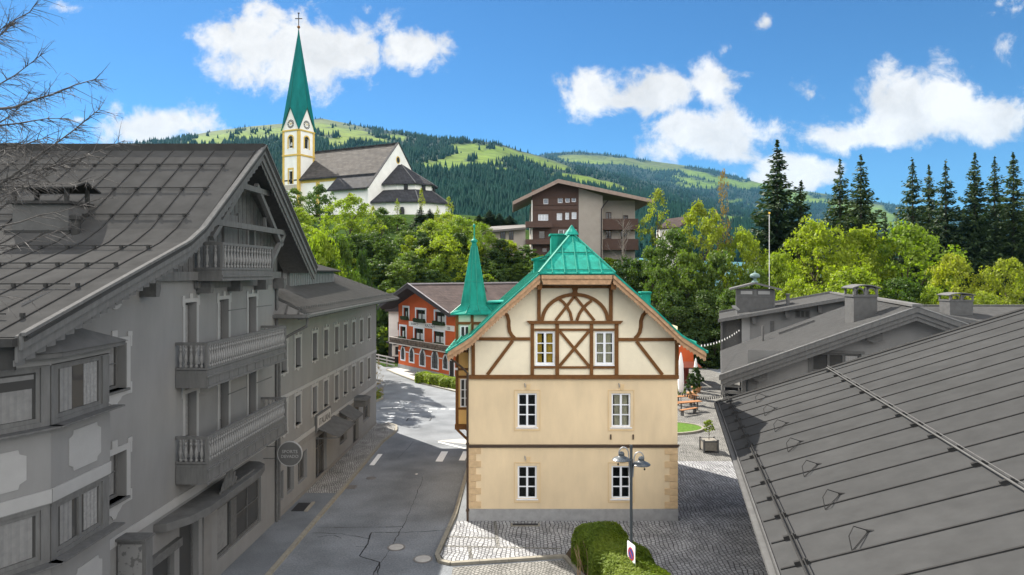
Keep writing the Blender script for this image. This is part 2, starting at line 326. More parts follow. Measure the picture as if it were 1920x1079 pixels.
# ground
asph = M('asphalt', (.16, .172, .187), spec=.12, rough=.9, var=.26, scale=14, bump=.35, bscale=90, var2=.2, scale2=.45)
asph2 = M('pavement_asphalt', (.132, .143, .157), rough=.9, var=.22, scale=18, bump=.35, bscale=90, var2=.15, scale2=.6)
crackm = M('tar_crack', (.022, .022, .024), rough=.8)
rmark = M('road_marking_white', (.75, .75, .73), rough=.7, var=.12, scale=9)
kerbm = M('granite_kerb', (.22, .205, .17), var=.18, scale=5, bump=.3)
cob = cobblemat('granite_setts', (.23, .236, .25), (.33, .336, .345), (.07, .07, .073), .21, .155, R(90))
cobl = cobblemat('light_setts', (.17, .168, .16), (.24, .235, .225), (.065, .065, .06), .15, .13, R(35))
cobs = cobblemat('small_light_setts', (.42, .41, .39), (.27, .265, .25), (.07, .07, .07), .125, .105, R(15))
palep = M('pale_paving', (.36, .35, .33), var=.12, scale=3)
soil = M('bed_soil', (.05, .035, .02), var=.3, scale=8, bump=.5)
grassm = M('lawn', (.075, .14, .025), spec=.05, var=.35, scale=6, bump=.6, bscale=60)
bankm = M('bank_undergrowth', (.035, .06, .018), var=.45, scale=.8, bump=.8, bscale=6, spec=.0)
iron = M('iron_cover', (.16, .15, .14), var=.25, scale=16, rough=.6, metal=.2, bump=.5, bscale=60)
lampm = M('lamp_blue_grey', (.045, .055, .065), rough=.35, spec=.5)
lampl = M('lamp_silver', (.30, .31, .33), rough=.35, metal=.5)
bark = M('tree_bark', (.075, .058, .042), var=.3, scale=6, bump=.6, bscale=20)
barkl = M('pale_larch_bark', (.075, .07, .068), var=.3, scale=10)
woodp = M('grey_planter_wood', (.20, .185, .16), var=.2, scale=8)
terra = M('terracotta', (.52, .27, .13), var=.15, scale=6)
bench = M('brown_bench_wood', (.26, .12, .05), var=.25, scale=8)
fabric = M('white_parasol_cloth', (.78, .78, .78), var=.05)
red = M('red_paint', (.45, .03, .03)); blue = M('blue_paint', (.02, .05, .25))
lf_b = leafmat('bright_leaves', (.175, .245, .022), .5)
lf_y = leafmat('yellow_leaves', (.215, .255, .028), .5)
lf_m = leafmat('mid_green_leaves', (.070, .122, .018), .42)
lf_d = leafmat('dark_green_leaves', (.038, .075, .015), .35)
lf_s = leafmat('spruce_needles', (.034, .062, .022), .2)
lf_br = leafmat('brownish_leaves', (.16, .115, .03), .4)
lf_h = leafmat('hedge_leaves', (.15, .21, .02), .4)
# ------------------------------------------------------------------ terrain, mountains
def sm(a, b, x):
    t = np.clip((x - a) / (b - a), 0, 1); return t * t * (3 - 2 * t)
def H(x, y):
    x = np.asarray(x, float); y = np.asarray(y, float)
    bank = 13 * sm(84, 103, y) * (1 - .58 * sm(19, 34, x))
    hill = 11 * sm(106, 158, y) * (1 - sm(-12, 30, x))
    far = -18 * sm(260, 480, y)
    side = 6 * sm(-22, -60, x) * sm(60, 90, y) + 3 * sm(30, 70, x) * sm(55, 90, y)
    return bank + hill + far * .6 + side * 0
_perm = rng.random((8, 257, 257))
def vnoise(x, y, k):
    T = _perm[k]; xi = np.floor(x).astype(int); yi = np.floor(y).astype(int); fx = x - xi; fy = y - yi
    fx = fx * fx * (3 - 2 * fx); fy = fy * fy * (3 - 2 * fy); a = xi % 256; b = yi % 256; a1 = (xi + 1) % 256; b1 = (yi + 1) % 256
    return (T[a, b] * (1 - fx) + T[a1, b] * fx) * (1 - fy) + (T[a, b1] * (1 - fx) + T[a1, b1] * fx) * fy
def fbm(x, y, o=5, k=0):
    s = 0; a = .5; f = 1.
    for i in range(o): s = s + a * vnoise(x * f + 17.3 * i, y * f + 5.7 * i, (k + i) % 8); a *= .5; f *= 2.03
    return s
def gridmesh(name, X, Y, Z, mat, colors=None, smooth=True):
    r, c = X.shape; me = bpy.data.meshes.new(name); V = np.stack([X, Y, Z], -1).reshape(-1, 3)
    i = np.arange((r - 1) * (c - 1)); a = (i // (c - 1)) * c + i % (c - 1)
    F = np.stack([a, a + 1, a + c + 1, a + c], -1)
    me.vertices.add(len(V)); me.vertices.foreach_set('co', V.ravel()); me.loops.add(F.size); me.loops.foreach_set('vertex_index', F.ravel())
    me.polygons.add(len(F)); me.polygons.foreach_set('loop_start', np.arange(len(F)) * 4); me.polygons.foreach_set('loop_total', np.full(len(F), 4)); me.update(); me.validate()
    if smooth: me.polygons.foreach_set('use_smooth', np.ones(len(F), bool))
    if colors is not None:
        ca = me.color_attributes.new('cover', 'FLOAT_COLOR', 'POINT'); ca.data.foreach_set('color', np.concatenate([colors.reshape(-1, 3), np.ones((len(V), 1))], 1).ravel().astype(np.float32))
    me.materials.append(mat); o = bpy.data.objects.new(name, me); COL.objects.link(o); return o
xs = np.concatenate([np.linspace(-900, -80, 24), np.linspace(-75, 75, 91), np.linspace(80, 900, 24)])
ys = np.concatenate([np.linspace(-60, 60, 16), np.linspace(64, 200, 82), np.linspace(206, 620, 30)])
GX, GY = np.meshgrid(xs, ys)
GZ = H(GX, GY) + np.where(GY > 86, .5 * (fbm(GX / 6, GY / 6, 3) - .45), 0)
struct(gridmesh('ground', GX, GY, GZ - .006, bankm))
def covermat(name):
    m = bpy.data.materials.new(name); m.use_nodes = True; nt = m.node_tree; N = nt.nodes; L = nt.links; b = N['Principled BSDF']; b.inputs['Roughness'].default_value = .95; b.inputs['Specular IOR Level'].default_value = .1
    a = N.new('ShaderNodeVertexColor'); a.layer_name = 'cover'
    tc = N.new('ShaderNodeTexCoord'); t = N.new('ShaderNodeTexNoise'); t.inputs['Scale'].default_value = .03; t.inputs['Detail'].default_value = 9; t.inputs['Roughness'].default_value = .7; L.new(tc.outputs['Object'], t.inputs['Vector'])
    mr = N.new('ShaderNodeMapRange'); L.new(t.outputs[0], mr.inputs[0]); mr.inputs[1].default_value = .35; mr.inputs[2].default_value = .65; mr.inputs[3].default_value = .6; mr.inputs[4].default_value = 1.35
    vs = N.new('ShaderNodeVectorMath'); vs.operation = 'SCALE'; L.new(a.outputs['Color'], vs.inputs[0]); L.new(mr.outputs[0], vs.inputs['Scale']); L.new(vs.outputs[0], b.inputs['Base Color']); return m
hillm = covermat('alpine_cover')
firm = M('far_fir', (.006, .024, .018), spec=.02, rough=.9, var=.35, scale=.02)
def mountain(name, crest, Y0, Yc, Y1, foot, kf, ntree, treeh, seed, forest_thr, meadows=()):
    U = np.linspace(-1.5, 1.5, 520); cu = [(p - 960) / FPX for p, _ in crest]; cv = [(HOR - q) / FPX for _, q in crest]
    vc = np.interp(U, cu, cv)
    T = np.concatenate([np.linspace(0, 1, 120), np.linspace(1.03, 1.5, 8)])
    UU, TT = np.meshgrid(U, T)
    YY = Y0 + (Yc - Y0) * TT; YY = np.where(TT > 1, Yc + (Y1 - Yc) * (TT - 1) / .5, YY)
    zc = vc[None, :] * Yc
    rel = np.where(TT <= 1, foot + (1 - foot) * TT ** kf, 1 - .8 * (TT - 1) / .5)
    XX = UU * YY
    nz = fbm(XX / 420 + seed, YY / 420 + seed, 5, seed % 8) - .48
    amp = np.clip(TT, 0, 1) * (1 - np.clip(TT, 0, 1) ** 6) * .30 + .012 * (TT > .8)
    ZZ = CAMZ + zc * rel + nz * Yc * .16 * amp
    V = (ZZ - CAMZ) / YY
    # meadow / forest pattern of the slope
    f = fbm(UU * 5.2 + seed * 3.1, V * 26 + UU * 4 + seed, 5, (seed + 3) % 8) + .12 * (fbm(UU * 40, V * 120, 3, 2) - .45)
    thr = forest_thr(UU, V, np.clip(TT, 0, 1.0), vc[None, :])
    fo = sm(-.02, .02, f - thr)
    fo = np.maximum(fo, sm(.50, .57, fbm(UU * 17 + 2.2, V * 60 + 1.3, 4, (seed + 5) % 8)))
    for (mx_, my_, rx, ry, an, on) in meadows:
        du = UU * FPX + 960 - mx_; dv = HOR - V * FPX - my_; ca, sa = math.cos(an), math.sin(an)
        e = ((du * ca + dv * sa) / rx) ** 2 + ((-du * sa + dv * ca) / ry) ** 2 + 1.6 * (fbm(UU * 30, V * 60, 3, 5) - .45)
        k = (1 - sm(.85, 1.1, e)) * (1 - .9 * sm(.54, .60, fbm(UU * 34, V * 110, 3, 4)) * (on == 0)); fo = fo * (1 - k) + k * on
    mead = np.stack([.060 + .05 * f, .115 + .03 * f, .010 + 0 * f], -1)
    alp = np.stack([.050 + .03 * f, .072 + .02 * f, .018 + 0 * f], -1)
    hi = sm(.72, .95, np.clip(TT, 0, 1))[..., None]
    mead = mead * (1 - hi) + alp * hi
    col = mead * (1 - fo[..., None]) + np.array([.006, .022, .015]) * fo[..., None]
    o = struct(gridmesh(name, XX, YY, ZZ, hillm, col))
    # conifers of the slope
    r_, c_ = UU.shape; P = []
    cl = sm(.50, .62, fbm(UU * 60 + 3, V * 150 + 9, 4, 6)); w = (fo * (.25 + 1.1 * cl) * (TT <= 1.0) + .22 * cl * sm(.48, .60, fbm(UU * 14, V * 40, 3, 7)) + .0015)[:-1, :-1]
    vis = np.maximum(np.diff(V, axis=0)[:, :-1], 0) * (TT[:-1, :-1] < 1) * (np.abs(UU[:-1, :-1]) < .95)
    pr = (w * (vis * YY[:-1, :-1] ** .3 + 1e-9)); pr = pr * (TT[:-1, :-1] <= 1); pr /= pr.sum()
    idx = rng.choice(pr.size, ntree, p=pr.ravel()); i = idx // (c_ - 1); j = idx % (c_ - 1); a = rng.random(ntree); b = rng.random(ntree)
    def bil(A): return (A[i, j] * (1 - a) + A[i + 1, j] * a) * (1 - b) + (A[i, j + 1] * (1 - a) + A[i + 1, j + 1] * a) * b
    px, py, pz = bil(XX), bil(YY), bil(ZZ)
    h = treeh * (.45 + 1.0 * rng.random(ntree) ** 1.4); rr = h * (.16 + .1 * rng.random(ntree)); n = 5
    ang = rng.random(ntree)[:, None] * 6.28 + np.arange(n) * 2 * math.pi / n
    ring = np.stack([px[:, None] + rr[:, None] * np.cos(ang), py[:, None] + rr[:, None] * np.sin(ang), np.repeat((pz + h * .05)[:, None], n, 1)], -1)
    tip = np.stack([px, py, pz + h], -1)[:, None, :]
    VV = np.concatenate([ring, tip], 1).reshape(-1, 3)
    base = (np.arange(ntree) * (n + 1))[:, None]
    FF = np.stack([base + np.arange(n), base + (np.arange(n) + 1) % n, base + n + 0 * np.arange(n)], -1).reshape(-1, 3)
    me = bpy.data.meshes.new('mountain_forest'); me.vertices.add(len(VV)); me.vertices.foreach_set('co', VV.ravel()); me.loops.add(FF.size); me.loops.foreach_set('vertex_index', FF.ravel().astype(np.int32))
    me.polygons.add(len(FF)); me.polygons.foreach_set('loop_start', np.arange(len(FF)) * 3); me.polygons.foreach_set('loop_total', np.full(len(FF), 3)); me.update(); me.materials.append(firm)
    t = bpy.data.objects.new('mountain_forest', me); COL.objects.link(t); t['kind'] = 'stuff'; return o, t
CA = [(-960,330),(-300,310),(0,300),(180,290),(260,273),(300,266),(400,246),(470,237),(560,229),(600,221),(640,229),(700,241),(760,249),(850,262),(930,270),(980,287),(1040,303),(1120,318),(1200,338),(1290,362),(1400,392),(1520,420),(1700,450),(2900,480)]
CB = [(-960,430),(700,400),(860,330),(960,300),(1030,288),(1080,285),(1150,291),(1230,303),(1330,317),(1400,336),(1450,350),(1560,366),(1690,386),(1920,402),(2900,440)]
def thrA(u, v, t, vc):
    px = u * FPX + 960; py = HOR - v * FPX; rel = v / np.maximum(vc, .02)
    return .43 + .09 * sm(.74, .97, rel) * (px < 760) - .12 * sm(.80, .45, rel) - .25 * sm(700, 860, px) * sm(.78, .92, rel)
def thrB(u, v, t, vc):
    rel = v / np.maximum(vc, .02); return .36 + .10 * sm(.70, .95, rel) - .1 * sm(.8, .4, rel)
mountain('mountain', CA, 520, 2600, 3400, .03, .90, 70000, 11.5, 1, thrA,
  [(865,304,105,17,-.12,0),(805,328,95,20,-.25,0),(905,283,70,12,.1,0),(790,352,50,22,-.5,0),(1000,300,70,9,.25,0),(870,365,40,14,.3,0),(560,250,60,14,0,0),(1120,345,60,9,.2,0),(880,345,110,26,0,1),(1000,345,120,22,.1,1),(930,390,140,30,0,1),(1180,395,130,22,.1,1),(1090,340,60,8,.25,0),(640,262,80,16,.1,0),(420,262,90,10,-.1,0),(700,285,60,10,.2,1)])
mountain('mountain', CB, 2500, 4600, 6000, .20, .95, 42000, 17, 4, thrB,
  [(1120,300,80,7,.05,0),(1250,318,90,7,.15,0),(1200,340,70,8,.2,1),(1230,357,70,6,.1,0),(1350,338,60,6,.25,0)])
# ------------------------------------------------------------------ roads, pavements, markings
def sheet(name, poly, z, mat, kind='structure'):
    mb = MB(); mb.poly([(x, y, z) for x, y in poly]); o = mb.build(name, mat, origin=(poly[0][0], poly[0][1], 0)); o['kind'] = kind; return o
def FX(Y): return -11.24 + .031 * Y          # street front of the grey houses
road = [(-9,2),(-8.75,24),(-8.3,44),(-7.95,47.5),(-8.6,49.6),(-14,50.2),(-40,51),(-40,96),(-22,92),(-17,84),(-12.9,74.5),(-11.8,72.2),(-8.6,66.8),(-5.0,62.4),(0,59.5),(4,58),(4,43.6),(-2.5,43.2),(-2.5,38),(-2.62,31),(-2.95,26),(-2.6,25.4),(2.0,26.0),(2.4,24.5),(2.6,2)]
sheet('road', [(-60, -20), (60, -20), (60, 79), (-20, 79), (-60, 79)], -.001, asph)
sheet('road', road, .004, asph)
# left pavement: asphalt near, small setts towards the corner, granite kerb
lk = [(-8.75,2),(-8.75,24.6),(-8.45,36),(-8.3,44),(-8.0,46.2),(-7.95,47.2),(-8.2,48.6),(-9.0,49.4)]
def raised(name, poly, z0, z1, mat):
    o = MB().zprism(poly, z0, z1).build(name, mat, origin=(poly[0][0], poly[0][1], 0)); return struct(o)
raised('pavement', [(-8.9,2),(-8.9,24.6),(-8.64,33.6),(FX(33.6)-.2,33.6),(FX(2)-.2,2)], -.05, .11, asph2)
raised('pavement', [(-8.64,33.604),(-8.45,44),(-8.15,46.2),(-8.1,47.2),(-8.3,48.4),(-9.05,49.25),(FX(49)-.2,49.3),(FX(33.6)-.2,33.604)], -.05, .11, cobs)
def kerb(path, w, z, joint=1.0, name='kerb', mat=None):
    mb = MB(); P = [Vector((x, y, 0)) for x, y in path]
    for a, b in zip(P[:-1], P[1:]):
        L_ = (b - a).length; n = max(1, round(L_ / joint)); d = (b - a) / n; nn = Vector((-d.y, d.x, 0)).normalized() * w / 2
        for k in range(n):
            p = a + d * k; q = a + d * (k + 1) - d.normalized() * .015
            mb.zprism([tuple((p - nn)[:2]), tuple((q - nn)[:2]), tuple((q + nn)[:2]), tuple((p + nn)[:2])], -.05, z + random.uniform(-.004, .004))
    o = mb.build(name, mat or kerbm, origin=(path[0][0], path[0][1], 0)); return struct(o)
kerb([(-8.8,2),(-8.8,24.6),(-8.53,34),(-8.36,44),(-8.06,46.2),(-8.0,47.2),(-8.22,48.5),(-9.0,49.35)], .16, .125)
# plaza of setts in front of and beside the painted house
plaza = [(-2.42,38),(-2.5,31),(-2.82,26.4),(-2.55,25.75),(-2.2,25.62),(1.95,26.28),(2.0,26.3),(5.2,20),(9.5,18),(40,30),(40,43),(30,76.5),(12,76.5),(8,74),(2,60),(-1.5,47),(-2.3,44)]
raised('plaza', [(-2.78,26.4),(-2.52,25.85),(-2.2,25.72),(2.0,26.37),(2.15,26.3),(5.6,14),(24,14),(24,39.4),(7.4,39.4),(7.4,29.95),(-2.0,29.95),(-2.42,29.95)], -.05, .07, cob)
raised('plaza', [(7.4,39.405),(24,39.405),(24,60),(22,77),(10,77),(6,62),(4,58.2),(4,43.8)], -.05, .066, cobl)
raised('pavement', [(-2.42,29.955),(-1.98,29.955),(-1.98,42),(-2.36,42)], -.05, .07, asph2)
kerb([(-2.38,43),(-2.46,38),(-2.56,31),(-2.9,26.4),(-2.75,25.85),(-2.3,25.62),(2.02,26.28),(2.6,24.3),(3.4,14)], .17, .105)
struct(MB().zprism([(-4.9,44.4),(-2.4,43.3),(-2.0,43.3),(-2.0,44.9),(-3.4,44.9)], -.05, .012).build('pavement', palep, origin=(-3, 44, 0)))  # pale triangle: a sunlit patch of ground put into the paving colour
sheet('road', [(-2.2,25.4),(1.98,26.05),(2.45,24.4),(3.2,14),(-2.0,14)], .009, cobl)
# strips of longer stones set in the plaza
mb = MB()
for a, b in (((-2.72,28.2),(-.7,28.0)), ((-.75,29.9),(-.55,27.2)), ((-2.7,27.2),(1.9,26.95)), ((-1.7,27.1),(-1.55,26.0))):
    mb.bar((a[0],a[1],.062), (b[0],b[1],.062), .14, .03)
struct(mb.build('plaza_border_stones', cobl, origin=(-1, 28, 0)))
# pavement and kerb by the inn
raised('pavement', [(-13.9,76.4),(-12.6,73.8),(-11.6,72.0),(-8.5,66.7),(-4.9,62.3),(-1,60),(-1,64),(-4.5,67.5),(-12.4,77.6)], -.05, .11, palep)
kerb([(-14.0,76.3),(-12.7,73.7),(-11.7,71.9),(-8.6,66.6),(-5.0,62.2),(-1,59.9)], .16, .125)
kerb([(-16,55.2),(-12.6,56.2),(-11.6,57.2),(-11.2,58.9),(-11.5,60.4),(-12.6,61.6),(-16,62.6)], .18, .14)
raised('bed', [(-16,55.3),(-12.65,56.3),(-11.7,57.25),(-11.3,58.9),(-11.6,60.35),(-12.65,61.5),(-16,62.5)], -.05, .10, grassm)
# markings
def dash(px0, py0, px1, py1, w, z=.009):
    a = Vector((*gp(px0, py0), 0)); b = Vector((*gp(px1, py1), 0)); d = (b - a).normalized(); n = Vector((-d.y, d.x, 0)) * w / 2
    return [(p.x, p.y, z) for p in (a - n, b - n, b + n, a + n)]
mk = MB()
for q in ((697,873,713,852,.28),(823,866,834,847,.42),(866,864,874,847,.36),(714,766,735,765,.22),(737,765,755,764.6,.22),(759,766.3,778,766.6,.10),(790,767,801,767,.12),(805,767,820,767.3,.12),(826,767.5,835,767.5,.12),(842,767.5,853,767.5,.12),(769,776,786,776,.3),(803,772.2,809,772.2,.22),(740,755,748,755,.22),(726,793,733,789.5,.42),(729,786,736,784,.42),(732,782,738,780,.42),(728,775.5,741,775,.32),(822,829,873,841.5,.17),(779,890,783,889,.12)):
    mk.poly(dash(*q))
struct(mk.build('road_markings', rmark, origin=(-6, 45, 0)))
# cracks sealed with tar
ck = MB()
def crack(pts, w):
    P = [Vector((*gp(*p), .0082)) for p in pts]; Q = []
    for a, b in zip(P[:-1], P[1:]):
        for k in range(5):
            t = k / 5; p = a.lerp(b, t); p += Vector((random.uniform(-.035, .035), random.uniform(-.035, .035), 0)) if k else Vector(); Q.append(p)
    Q.append(P[-1])
    for a, b in zip(Q[:-1], Q[1:]):
        d = (b - a).normalized(); n = Vector((-d.y, d.x, 0)) * w * random.uniform(.2, .5); ck.poly([a - n, b - n, b + n, a + n])
crack([(592,989),(680,989),(755,988),(748,1000),(740,1015)], .05); crack([(585,1000),(640,1001),(690,1011),(697,999),(760,999),(832,995)], .05)
crack([(697,999),(690,1020),(674,1043),(712,1055),(700,1079)], .07); crack([(712,1055),(709,1079)], .06); crack([(740,1015),(728,1035),(715,1055)], .03)
crack([(755,988),(770,955),(780,930),(790,905),(792,895)], .035); crack([(595,1008),(625,1004),(640,1010)], .06); crack([(500,1009),(560,1011)], .03)
crack([(700,999),(720,999)], .04); crack([(835,994),(842,993)], .03); crack([(667,1025),(690,1027)], .03); crack([(745,860),(770,835),(775,828)], .03)
struct(ck.build('road_cracks', crackm, origin=(-5, 29, 0)))
def cover(px, py, r, label, sq=None):
    x, y = gp(px, py)
    t = thing('manhole_cover' if sq is None else 'drain_grate', label, 'manhole cover' if sq is None else 'drain', (x, y, 0))
    if sq is None:
        MB().lathe((x, y, .004), [(r, 0), (r, .012), (r * .97, .014)], 32).build('rim', M_rim, t)
        MB().lathe((x, y, .004), [(r * .80, .012), (r * .80, .018), (r * .3, .02), (.02, .02)], 32).build('lid', palep, t)
    else:
        w, h = sq; mb = MB().box(x - w, x + w, y - h, y - h + .04, .004, .02).box(x - w, x + w, y + h - .04, y + h, .004, .02).box(x - w, x - w + .04, y - h + .04, y + h - .04, .004, .02).box(x + w - .04, x + w, y - h + .04, y + h - .04, .004, .02)
        mb.build('frame', iron, t); mb = MB()
        for k in range(7): mb.box(x - w + .06, x + w - .06, y - h + .06 + k * (2 * h - .12) / 7, y - h + .06 + (k + .55) * (2 * h - .12) / 7, .004, .016)
        mb.build('grate', iron, t)
M_rim = iron
cover(743, 1027, .36, 'pale round manhole cover in the road, by the crossing tar cracks')
cover(793, 1049, .38, 'pale round manhole cover in the road, nearest the kerb of the plaza')
cover(656, 914, .3, 'square iron drain grate at the left kerb of the road', (.33, .28))
x, y = gp(696, 897); tag(MB().lathe((x, y, .004), [(.26, 0), (.26, .012), (.2, .014)], 20).build('valve_cover', iron, origin=(x, y, 0)), 'small dark round valve cover in the middle of the road', 'valve cover')
x, y = gp(787, 787); t = thing('drain_grate', 'long dark drain grate across the road junction', 'drain', (x, y, 0))
MB().box(x - .85, x + .75, y - .5, y + .5, .004, .012).build('grate', asph2, t); MB().box(x - .95, x - .87, y - .55, y + .5, .004, .014).box(x + .77, x + .85, y - .5, y + .6, .004, .014).build('frame', crackm, t)
x, y = -9.75, 31.6; t = thing('light_well', 'pale cellar light well in the pavement by the grey house wall', 'light well', (x, y, .11))
MB().box(x - .3, x + .3, y - .55, y + .55, .11, .125).build('grate', crackm, t); MB().box(x + .31, x + .46, y - .6, y + .6, .11, .16).build('frame', kerbm, t)
x, y = gp(985, 987); t = thing('light_well', 'dark cellar light well at the foot of the painted house', 'light well', (x, y - .02, .07))
MB().box(x - .55, x + .55, y - .17, y + .1, .07, .085).build('grate', crackm, t); MB().box(x - .62, x + .62, y - .22, y - .18, .07, .10).box(x - .62, x - .56, y - .175, y + .1, .07, .10).box(x + .56, x + .62, y - .175, y + .1, .07, .10).build('frame', kerbm, t)
# ------------------------------------------------------------------ windows, balconies and other facade pieces
def window(par, F, u0, u1, z0, z1, rec=.12, fw=.06, cols=2, rows=(), fm=None, gm=None, name='window', curtain=None, cm=None, mw=.035, label=None):
    fm = fm or gwk; gm = gm or ggl; mb = MB(); a, b = -rec - .05, -rec + .015
    mb.fbox(F, u0, u0 + fw, a, b, z0, z1).fbox(F, u1 - fw, u1, a, b, z0, z1).fbox(F, u0 + fw, u1 - fw, a, b, z0, z0 + fw).fbox(F, u0 + fw, u1 - fw, a, b, z1 - fw, z1)
    w = u1 - u0 - 2 * fw
    for k in range(1, cols):
        c = u0 + fw + w * k / cols; mb.fbox(F, c - fw * .6, c + fw * .6, a, b + .012, z0 + fw, z1 - fw)
    for r in rows:
        zz = z0 + fw + (z1 - z0 - 2 * fw) * r
        for k in range(cols):
            c0 = u0 + fw + w * k / cols + (fw * .6 if k else 0); c1 = u0 + fw + w * (k + 1) / cols - (fw * .6 if k < cols - 1 else 0)
            mb.fbox(F, c0, c1, a + .02, b - .008, zz - mw / 2, zz + mw / 2)
    o = mb.build(name, fm, par, label=label)
    MB().fbox(F, u0 + .01, u1 - .01, -rec - .04, -rec - .025, z0 + .01, z1 - .01).build('glass', gm, o)
    if curtain:
        cb = MB()
        for c0, c1 in curtain:   # pleated cloth behind the glass, standing in for window reflections
            n = max(2, int((c1 - c0) * w / .06)); 
            pts = [(u0 + fw + w * (c0 + (c1 - c0) * i / n), -rec - .075 - .03 * (i % 2)) for i in range(n + 1)]
            for p, q in zip(pts[:-1], pts[1:]):
                cb.poly([F.pt(p[0], p[1], z0 + .03), F.pt(q[0], q[1], z0 + .03), F.pt(q[0], q[1], z1 - .03), F.pt(p[0], p[1], z1 - .03)])
        cb.build('curtain', cm or gcu, o)
    return o
def opaque_curtain(par, F, u0, u1, z0, z1, rec, mat):
    """cloth hanging close behind a pane, seen as pale folds"""
    n = max(3, int((u1 - u0) / .07)); mb = MB()
    for i in range(n):
        a = u0 + (u1 - u0) * i / n; b = u0 + (u1 - u0) * (i + 1) / n
        mb.poly([F.pt(a, -rec - .018 + .012 * (i % 2) - .005, z0), F.pt(b, -rec - .018 + .012 * ((i + 1) % 2) - .005, z0), F.pt(b, -rec - .018 + .012 * ((i + 1) % 2) - .005, z1), F.pt(a, -rec - .018 + .012 * (i % 2) - .005, z1)])
    return mb.build('curtain', mat, par)
def surround_tyrol(par, F, u0, u1, z0, z1, w=.13, apron=False, m=None, d=.03, ears=.09, big=1.):
    """painted plaster border with stepped ears, keystone and a shaped apron"""
    mb = MB(); e = ears * big; m = m or gt
    mb.fbox(F, u0 - w, u0, .002, d, z0 - w, z1 + w).fbox(F, u1, u1 + w, .002, d, z0 - w, z1 + w)
    mb.fbox(F, u0, u1, .002, d, z1, z1 + w)
    c = (u0 + u1) / 2
    mb.fbox(F, c - .09 * big, c + .09 * big, .002, d + .01, z1 + w, z1 + w + .16 * big)
    for uu, s in ((u0 - w, -1), (u1 + w, 1)):
        mb.fbox(F, *sorted((uu, uu + s * e * .6)), .002, d + .006, z1 - .12, z1 + w); mb.fbox(F, *sorted((uu + s * e * .6, uu - s * e * 1.1)), .002, d + .012, z1 + w, z1 + w + .1 * big)
        mb.fbox(F, *sorted((uu, uu + s * e * .6)), .002, d + .006, z0 - w, z0 + .14)
    if apron:
        mb.fprism(F, [(u0, z0), (u0, z0 - w), (c - .34, z0 - w - .02), (c - .26, z0 - w - .10), (c - .14, z0 - w - .16), (c - .06, z0 - w - .28), (c + .06, z0 - w - .28), (c + .14, z0 - w - .16), (c + .26, z0 - w - .10), (c + .34, z0 - w - .02), (u1, z0 - w), (u1, z0)], .002, d)
    elif apron is None: pass
    else:
        mb.fprism(F, [(u0, z0), (u0, z0 - w * .8), (c - .2, z0 - w * .8), (c - .1, z0 - w * 1.5), (c + .1, z0 - w * 1.5), (c + .2, z0 - w * .8), (u1, z0 - w * .8), (u1, z0)], .002, d)
    return mb.build('surround', m, par)
BAL = [(.035, 0), (.05, .03), (.05, .08), (.028, .12), (.06, .26), (.066, .36), (.045, .50), (.026, .62), (.045, .68), (.05, .72), (.03, .78), (.05, .86), (.05, .9)]
def balcony(par, F, u0, u1, dep, zf, h=.9, fascia=.42, sp=.165, label=None, wm=None, lm=None):
    wm = wm or gwd; lm = lm or gwl
    b = MB().fbox(F, u0, u1, .02, dep, zf - .10, zf).fbox(F, u0 - .02, u1 + .02, dep - .08, dep + .02, zf - fascia, zf - .1).fbox(F, u0 - .02, u0 + .06, .02, dep - .08, zf - fascia, zf - .1).fbox(F, u1 - .06, u1 + .02, .02, dep - .08, zf - fascia, zf - .1)
    b.fbox(F, u0 - .05, u1 + .05, dep + .022, dep + .06, zf - fascia, zf - fascia + .06).fbox(F, u0 - .05, u1 + .05, dep + .022, dep + .06, zf - .22, zf - .16)
    n = int((u1 - u0) / .75)
    for k in range(n + 1):
        c = u0 + .1 + (u1 - u0 - .2) * k / n; b.fbox(F, c - .035, c + .035, dep + .022, dep + .04, zf - fascia + .09, zf - .25)
    o = b.build('balcony', wm, par, label=label)
    r = MB()
    for z0_, z1_, o_ in ((zf + h - .09, zf + h, .05), (zf + .02, zf + .09, .03)):
        r.fbox(F, u0 - .03, u1 + .03, dep - o_, dep + o_, z0_, z1_).fbox(F, u0 - .03, u0 + .05, .02, dep - o_, z0_, z1_).fbox(F, u1 - .05, u1 + .03, .02, dep - o_, z0_, z1_)
    for c in (u0 + .01, u1 - .01): r.fbox(F, c - .045, c + .045, dep - .045, dep + .045, zf + .09, zf + h - .09)
    r.build('handrail', wm, o)
    s = MB(); sc = (h - .18) / .9
    pr = [(a * .95, z * sc) for a, z in BAL]
    k = int((u1 - u0 - .1) / sp)
    for i in range(k):
        c = F.pt(u0 + .1 + (u1 - u0 - .2) * (i + .5) / k, dep, zf + .09); s.lathe(c, pr, 7)
    k = int((dep - .1) / sp)
    for e in (u0 + .01, u1 - .01):
        for i in range(k): s.lathe(F.pt(e, .08 + (dep - .16) * (i + .5) / k, zf + .09), pr, 7)
    s.build('balusters', lm, o)
    bk = MB()
    for c in np.linspace(u0 + .5, u1 - .5, max(2, int((u1 - u0) / 2.2))):
        bk.fprism(F, [(c - .08, zf - fascia + .0), (c + .08, zf - fascia), (c + .08, zf - .1), (c - .08, zf - .1)], .02, dep - .1)
    bk.build('bracket', gwk if wm is gwd else wm, o)
    return o
def seams(mb, p00, p10, p01, p11, n, h=.045, w=.035, off=0):
    """standing seams from the eave p00-p10 up to p01-p11"""
    p00, p10, p01, p11 = map(Vector, (p00, p10, p01, p11)); nn = (p10 - p00).cross(p01 - p00).normalized(); nn = nn if nn.z > 0 else -nn
    for i in range(n + 1):
        t = (i + off) / n
        if t > 1: break
        a = p00.lerp(p10, t) + nn * h / 2; b = p01.lerp(p11, t) + nn * h / 2
        if (b - a).length > .05: mb.bar(a, b, w, h, nn)
    return mb
